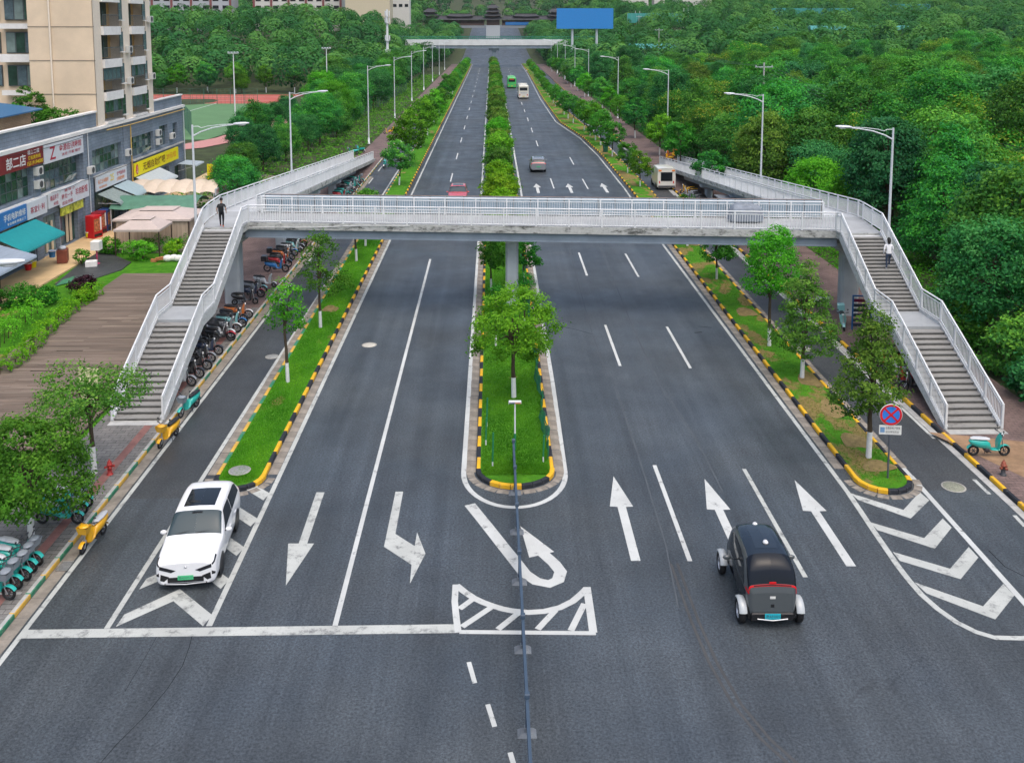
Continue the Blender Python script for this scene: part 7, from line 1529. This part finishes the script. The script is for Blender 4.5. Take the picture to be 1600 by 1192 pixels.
for x, y, lb in ((-35.5,205,'thin floodlight mast with a crossbar near the sports ground, taller of two'), (-46.5,172,'thin floodlight mast with a crossbar behind the nearer lamp'), (-100.0,236,'white floodlight rack at the edge of the tower')):
    o = empty('floodlight', (x, y, 0)); tag(o, lb, 'floodlight'); hh = 12.5; MB().cone((0,0,-.1),(0,0,hh),.14,.08,8).build('pole', WPAINT, o); MB().box(-.9,.9,-.05,.05,hh-.1,hh).build('crossbar', WPAINT, o); [MB().obox((q,-.1,hh+.12), (.35,.2,.25), 0, 0, .4).build('lamp', LAMPW, o) for q in (-.8,-.27,.27,.8)]
for k in range(9):
    x = -112+k*7.6; plant_tree('lollipop_tree', VTR[k%3], x, 247+(k%2), k, rr.uniform(1.3,1.6), '%s round clipped tree in the single row behind the red court' % ORD[k], 'tree', 'trees behind the red court', tz(x, 247))
# far buildings
def block(name, x, y, w_, d_, h, m, label, floors=6, bays=10, strip=None, z0=None):
    z = tz(x, y)+(9 if z0 is None else z0); o = empty(name, (x, y, z)); tag(o, label, 'building'); MB().box(-w_/2,w_/2,-d_/2,d_/2,-16,h).build('wall', m, o)
    bw = w_/bays; wm_ = MB().box(-bw*.3,bw*.3,-.06,.0,-.75,.75).mesh('window', GLASSD)
    for f in range(floors):
        for k in range(bays): inst('window', wm_, o, (-w_/2+bw*(k+.5), -d_/2-.01, 1.8+f*(h-1)/floors))
    if strip:
        for k in range(0, bays+1, 2): MB().box(-w_/2+bw*k-.5,-w_/2+bw*k+.5,-d_/2-.3,-d_/2-.07,-16,h).build('pier', strip, o)
    MB().box(-w_/2-.4,w_/2+.4,-d_/2-.5,d_/2+.4,h,h+.8).build('roof_slab', WREN, o)
BRK = mat('far_brick', (0.22,0.07,0.07), .8, var=.1); GRYW = mat('far_grey', (0.42,0.43,0.46), .8, var=.06); PALE = mat('far_pale', (0.6,0.58,0.54), .8, var=.05)
block('school_block', -150, 445, 62, 14, 22, GRYW, 'grey building with brick red piers on the left skyline', 6, 14, BRK); block('school_block', -90, 452, 40, 14, 22, PALE, 'pale building with brick red piers on the skyline, middle one', 6, 10, BRK); block('school_block', -56, 440, 20, 14, 20, mat('far_cream', (0.58,0.5,0.36), .8, var=.05), 'cream building with wide windows behind the phone mast', 5, 6, None, 14); block('white_tower', -47, 500, 9, 9, 40, PALE, 'narrow white tower beside the cream building on the skyline', 10, 3, None, 14); block('grey_block', -105, 470, 16, 12, 26, GRYW, 'plain grey block between the two pier fronted buildings', 6, 5)
block('white_hall', 310, 560, 50, 14, 16, mat('far_white2', (0.66,0.66,0.66), .7, var=.05), 'white building with red trim on the right skyline', 4, 12, mat('far_red', (0.5,0.04,0.05), .6, var=.1)); block('white_hall', 262, 590, 30, 12, 12, PALE, 'lower pale hall next to the red trimmed one', 3, 7)
for x, y, w_, lb in ((52,300,16,'teal roofed shed nearest the blue billboard'), (128,330,34,'long teal roofed shed in the middle of the wooded slope'), (104,345,14,'short teal roofed shed left of the long one'), (196,330,16,'small teal roofed shed at the right of the slope')):
    z = tz(x, y); o = empty('shed', (x, y, z-1.6)); tag(o, lb, 'shed'); MB().box(-w_/2,w_/2,-3,3,-1,8).build('wall', mat('shed_wall', (0.3,0.32,0.33), .8, var=.1), o); MB().add([(-w_/2-.5,-3.6,7.9),(w_/2+.5,-3.6,7.9),(w_/2+.5,3.6,7.9),(-w_/2-.5,3.6,7.9),(-w_/2-.5,0,9.4),(w_/2+.5,0,9.4)], [(0,1,5,4),(2,3,4,5),(0,4,3),(1,2,5),(3,2,1,0)]).build('roof', mat('teal_roof', (0.06,0.27,0.25), .6, var=.15), o)
for x, y, w_, lb in ((150,440,40,'teal construction hoarding high on the slope, longer one'), (205,470,26,'teal construction hoarding high on the slope, shorter one'), (72,420,24,'green netted slope below the red cable cabins')):
    o = empty('hoarding', (x, y, tz(x, y)+5)); tag(o, lb, 'hoarding'); n = int(w_/2)
    for k in range(n): MB().box(-w_/2+2*k,-w_/2+2*k+1.95,-.05,.05,0,4.2).build('panel', mat('hoarding_teal', (0.05,0.30,0.27), .6, var=.15) if k == 0 else o['m'] if False else bpy.data.materials['hoarding_teal'], o)
    for k in range(n+1): MB().box(-w_/2+2*k-.06,-w_/2+2*k+.06,.06,.16,-5,4.3).build('post', GALV, o)
for x, y, zt, lb in ((66,430,20.4,'small red cabin with two white masts, left one'), (88,430,21.6,'small red cabin with two white masts, right one')):
    o = empty('red_cabin', (x, y, tz(x, y))); tag(o, lb, 'cabin'); z = zt-tz(x, y); MB().bbox(-1.6,1.6,-1.5,1.5,z-3,z,.2).build('body', mat('cabin_red', (0.5,0.04,0.05), .5, var=.1), o); MB().box(-1.2,1.2,-1.55,-1.51,z-1.8,z-.7).build('window', GLASSD, o)
    for s in (-1,1): MB().cone((s*1.0,0,-.5),(s*1.0,0,z+3.2),.12,.1,6).build('mast', WPAINT, o)
for x, w_, m, lb in ((66,16,mat('tent_yellow', (0.75,0.42,0.03), .6, var=.1), 'yellow tented roof on the skyline right of the billboard'), (80,7,mat('tent_red', (0.6,0.06,0.03), .6, var=.1), 'red tented roof between two yellow ones on the skyline'), (100,22,mat('tent_amber', (0.72,0.38,0.05), .6, var=.1), 'long amber tented roof on the skyline')):
    y = 560; o = empty('tent_roof', (x+18, y, tz(x, y))); tag(o, lb, 'tent'); z = 33-tz(x, y); MB().add([(-w_/2,-5,z),(w_/2,-5,z),(w_/2,5,z),(-w_/2,5,z),(-w_/4,0,z+5),(w_/4,0,z+5)], [(0,1,5,4),(1,2,5),(2,3,4,5),(3,0,4),(3,2,1,0)]).build('roof', m, o); MB().box(-w_/2+.5,w_/2-.5,-4.5,4.5,-1,z-.05).build('wall', PALE, o)

# ---- undergrowth and grass
def ground_cover(name, boxes, n, size, lf, label, hmax, seed, cat='undergrowth'):
    rg = np.random.default_rng(seed); ar = np.array([(b[1]-b[0])*(b[3]-b[2]) for b in boxes]); k = rg.choice(len(boxes), n//8, p=ar/ar.sum()); B = np.array(boxes)[k]
    cx = B[:,0]+(B[:,1]-B[:,0])*rg.random(len(k)); cy = B[:,2]+(B[:,3]-B[:,2])*rg.random(len(k)); ch = hmax*rg.random(len(k))**1.6; ct = rg.random(len(k))
    i = rg.integers(0, len(k), n); pos = np.column_stack([cx[i]+rg.normal(0,.28,n), cy[i]+rg.normal(0,.28,n), np.zeros(n)]); pos[:,2] = T(pos[:,0], pos[:,1])+np.abs(rg.normal(0,.5,n))*ch[i]+.08
    out = np.column_stack([rg.normal(0,.5,n), rg.normal(0,.5,n)-.2, np.ones(n)*.8]); out /= np.linalg.norm(out,axis=1,keepdims=True)
    return tag(inst(name, leaf_mesh(name, pos, out, ct[i]*.6+.2+rg.normal(0,.1,n), size, LF[lf], rg)), label, cat, None, 'stuff')
ground_cover('undergrowth', [(25.2,34,20,57),(25.2,40,76,130),(24.6,34,130,330)], 42000, .3, 'wood', 'tangled undergrowth along the edge of the wood beside the pavement', 2.6, 11)
ground_cover('bank_grass', [(25.1,33,55,78)], 9000, .2, 'bright', 'rough grass on the bank behind the climbing walker', .7, 12, 'grass')
ground_cover('undergrowth_left', [(-33,-21.3,86,125),(-24.5,-18.2,125,330),(-33,-24.5,125,300)], 30000, .32, 'street', 'weeds and low scrub between the pavement and the wire fence', 1.6, 13)
for k, (x, y, W_, H_) in enumerate(((25.6,31,3.4,3.2), (25.9,34.5,3.6,3.4), (26.2,38.5,3.6,3.0), (25.8,42.5,3.0,2.6), (26.4,46,3.6,3.0), (25.9,50,3.2,2.6), (26.8,54,3.4,2.4), (26.2,79,3.4,2.6), (27.0,85,4,3.0), (26.6,92,3.8,2.8))):
    bush('wood_edge_bush', x, y, W_, W_*.9, H_, 3000, .22, ('dark','wood','street')[k%3], ('big leafy bush beside the wood side staircase, %s from the frame edge' % ['first','second','third','fourth','fifth','sixth','seventh'][k]) if k < 7 else ('leafy bush behind the wood side ramp, %s past the bank' % ['first','second','third'][k-7]), z=tz(x, y)-.05, seed=70+k)
def grass_on(name, l, r, ymax, n, seed, label, m):
    rg = np.random.default_rng(seed); y = 35.5+(ymax-35.5)*rg.random(n)**1.4; xl = np.interp(y, [p[1] for p in l], [p[0] for p in l])+.12; xr = np.interp(y, [p[1] for p in r], [p[0] for p in r])-.12
    t = rg.random(n); x = xl+(xr-xl)*t; z = .125+.07*np.sin(PI*t)
    m_ = n//14; th = rg.uniform(0, PI, m_); q_ = np.sqrt(rg.random(m_)); hw_ = (r[0][0]-l[0][0])/2-.15; x[:m_] = (l[0][0]+r[0][0])/2-hw_*q_*np.cos(th); y[:m_] = l[0][1]+.3-(1.05)*q_*np.sin(th); z[:m_] = .125+.07*(1-q_)
    for sx_, sy_, ra, rb_ in BARE:
        k_ = (((x-sx_)/ra)**2+((y-sy_)/rb_)**2 < rg.uniform(.15,1.5,n)); z[k_] -= .3
    a = 0; h = rg.uniform(.025,.07,n); a = rg.uniform(0,2*PI,n); wv = .012+.01*rg.random(n); lx, ly = rg.normal(0,.03,n), rg.normal(0,.03,n)
    V = np.stack([np.column_stack([x-np.cos(a)*wv,y-np.sin(a)*wv,z]), np.column_stack([x+np.cos(a)*wv,y+np.sin(a)*wv,z]), np.column_stack([x+lx,y+ly,z+h])], 1).reshape(-1,3)
    me = bpy.data.meshes.new(name); me.vertices.add(3*n); me.vertices.foreach_set('co', V.ravel()); me.loops.add(3*n); me.loops.foreach_set('vertex_index', np.arange(3*n)); me.polygons.add(n); me.polygons.foreach_set('loop_start', np.arange(n)*3); me.polygons.foreach_set('loop_total', np.full(n,3)); me.update(calc_edges=True)
    at = me.attributes.new('tint','FLOAT','POINT'); at.data.foreach_set('value', np.repeat(np.clip(.35*rg.random(n)+.3+.18*np.sin(x*2.1+y*.9)+.2*np.sin(y*.55+seed)+.1*np.sin(y*2.3-x*3),0,1),3).astype(np.float32)); me.materials.append(m); return tag(inst(name, me), label, 'grass', None, 'stuff')
BARE = [(*G(516,487), .5, .8), (*G(1165,492), .6, 1.1), (*G(1262,600), .5, .9), (*G(1300,645), .55, 1.0), (*G(1335,695), .6, .9), (*G(1372,735), .7, .5)]
SOILP = mat('bare_soil', (0.21,0.155,0.06), .95, var=.3, scale=4, bump=.3)
for (sx_, sy_, ra, rb_), par in zip(BARE, (verge_l,)+(verge_r,)*5):
    MB().poly([(sx_+ra*.95*math.cos(t)*(1+.22*math.sin(3*t+sx_)+.12*math.sin(7*t)), sy_+rb_*.95*math.sin(t)*(1+.2*math.cos(2*t+sy_)+.1*math.sin(5*t))) for t in np.linspace(0, 2*PI, 19)[:-1]], .2).build('bare_soil_patch', SOILP, par)
GRM = leafmat('grass_blade', (0.04,0.19,0.010), (0.10,0.33,0.018), (0.2,0.47,0.03), 0, .4); GRM2 = leafmat('grass_blade_dry', (0.06,0.18,0.012), (0.14,0.26,0.03), (0.32,0.31,0.07), 0, .4)
grass_on('verge_grass', vl1, vl2, 95, 60000, 1, 'short grass on the verge by the parked white car', GRM); grass_on('median_grass', md1, md2, 75, 60000, 2, 'short grass on the median', GRM); grass_on('patchy_grass', vr1, vr2, 95, 9000, 3, 'patchy dry grass on the verge by the no stopping sign', GRM2)
bpy.data.scenes.remove(SCT)
# ================================================================== HAZE
hz = MB().box(-1600, 1700, -70, 2300, -4, 175).build('haze', None or mat('haze_tmp', (1,1,1), var=0))
hm = bpy.data.materials.new('haze'); hm.use_nodes = True; hn = hm.node_tree; hn.nodes.clear()
pv = hn.nodes.new('ShaderNodeVolumePrincipled'); pv.inputs['Color'].default_value = (0.86, 0.93, 0.97, 1); pv.inputs['Density'].default_value = 0.00006; pv.inputs['Anisotropy'].default_value = 0.0
ho = hn.nodes.new('ShaderNodeOutputMaterial'); hn.links.new(pv.outputs[0], ho.inputs['Volume'])
hz.data.materials.clear(); hz.data.materials.append(hm); tag(hz, 'thin pale haze over the far hills', 'haze', None, 'stuff')
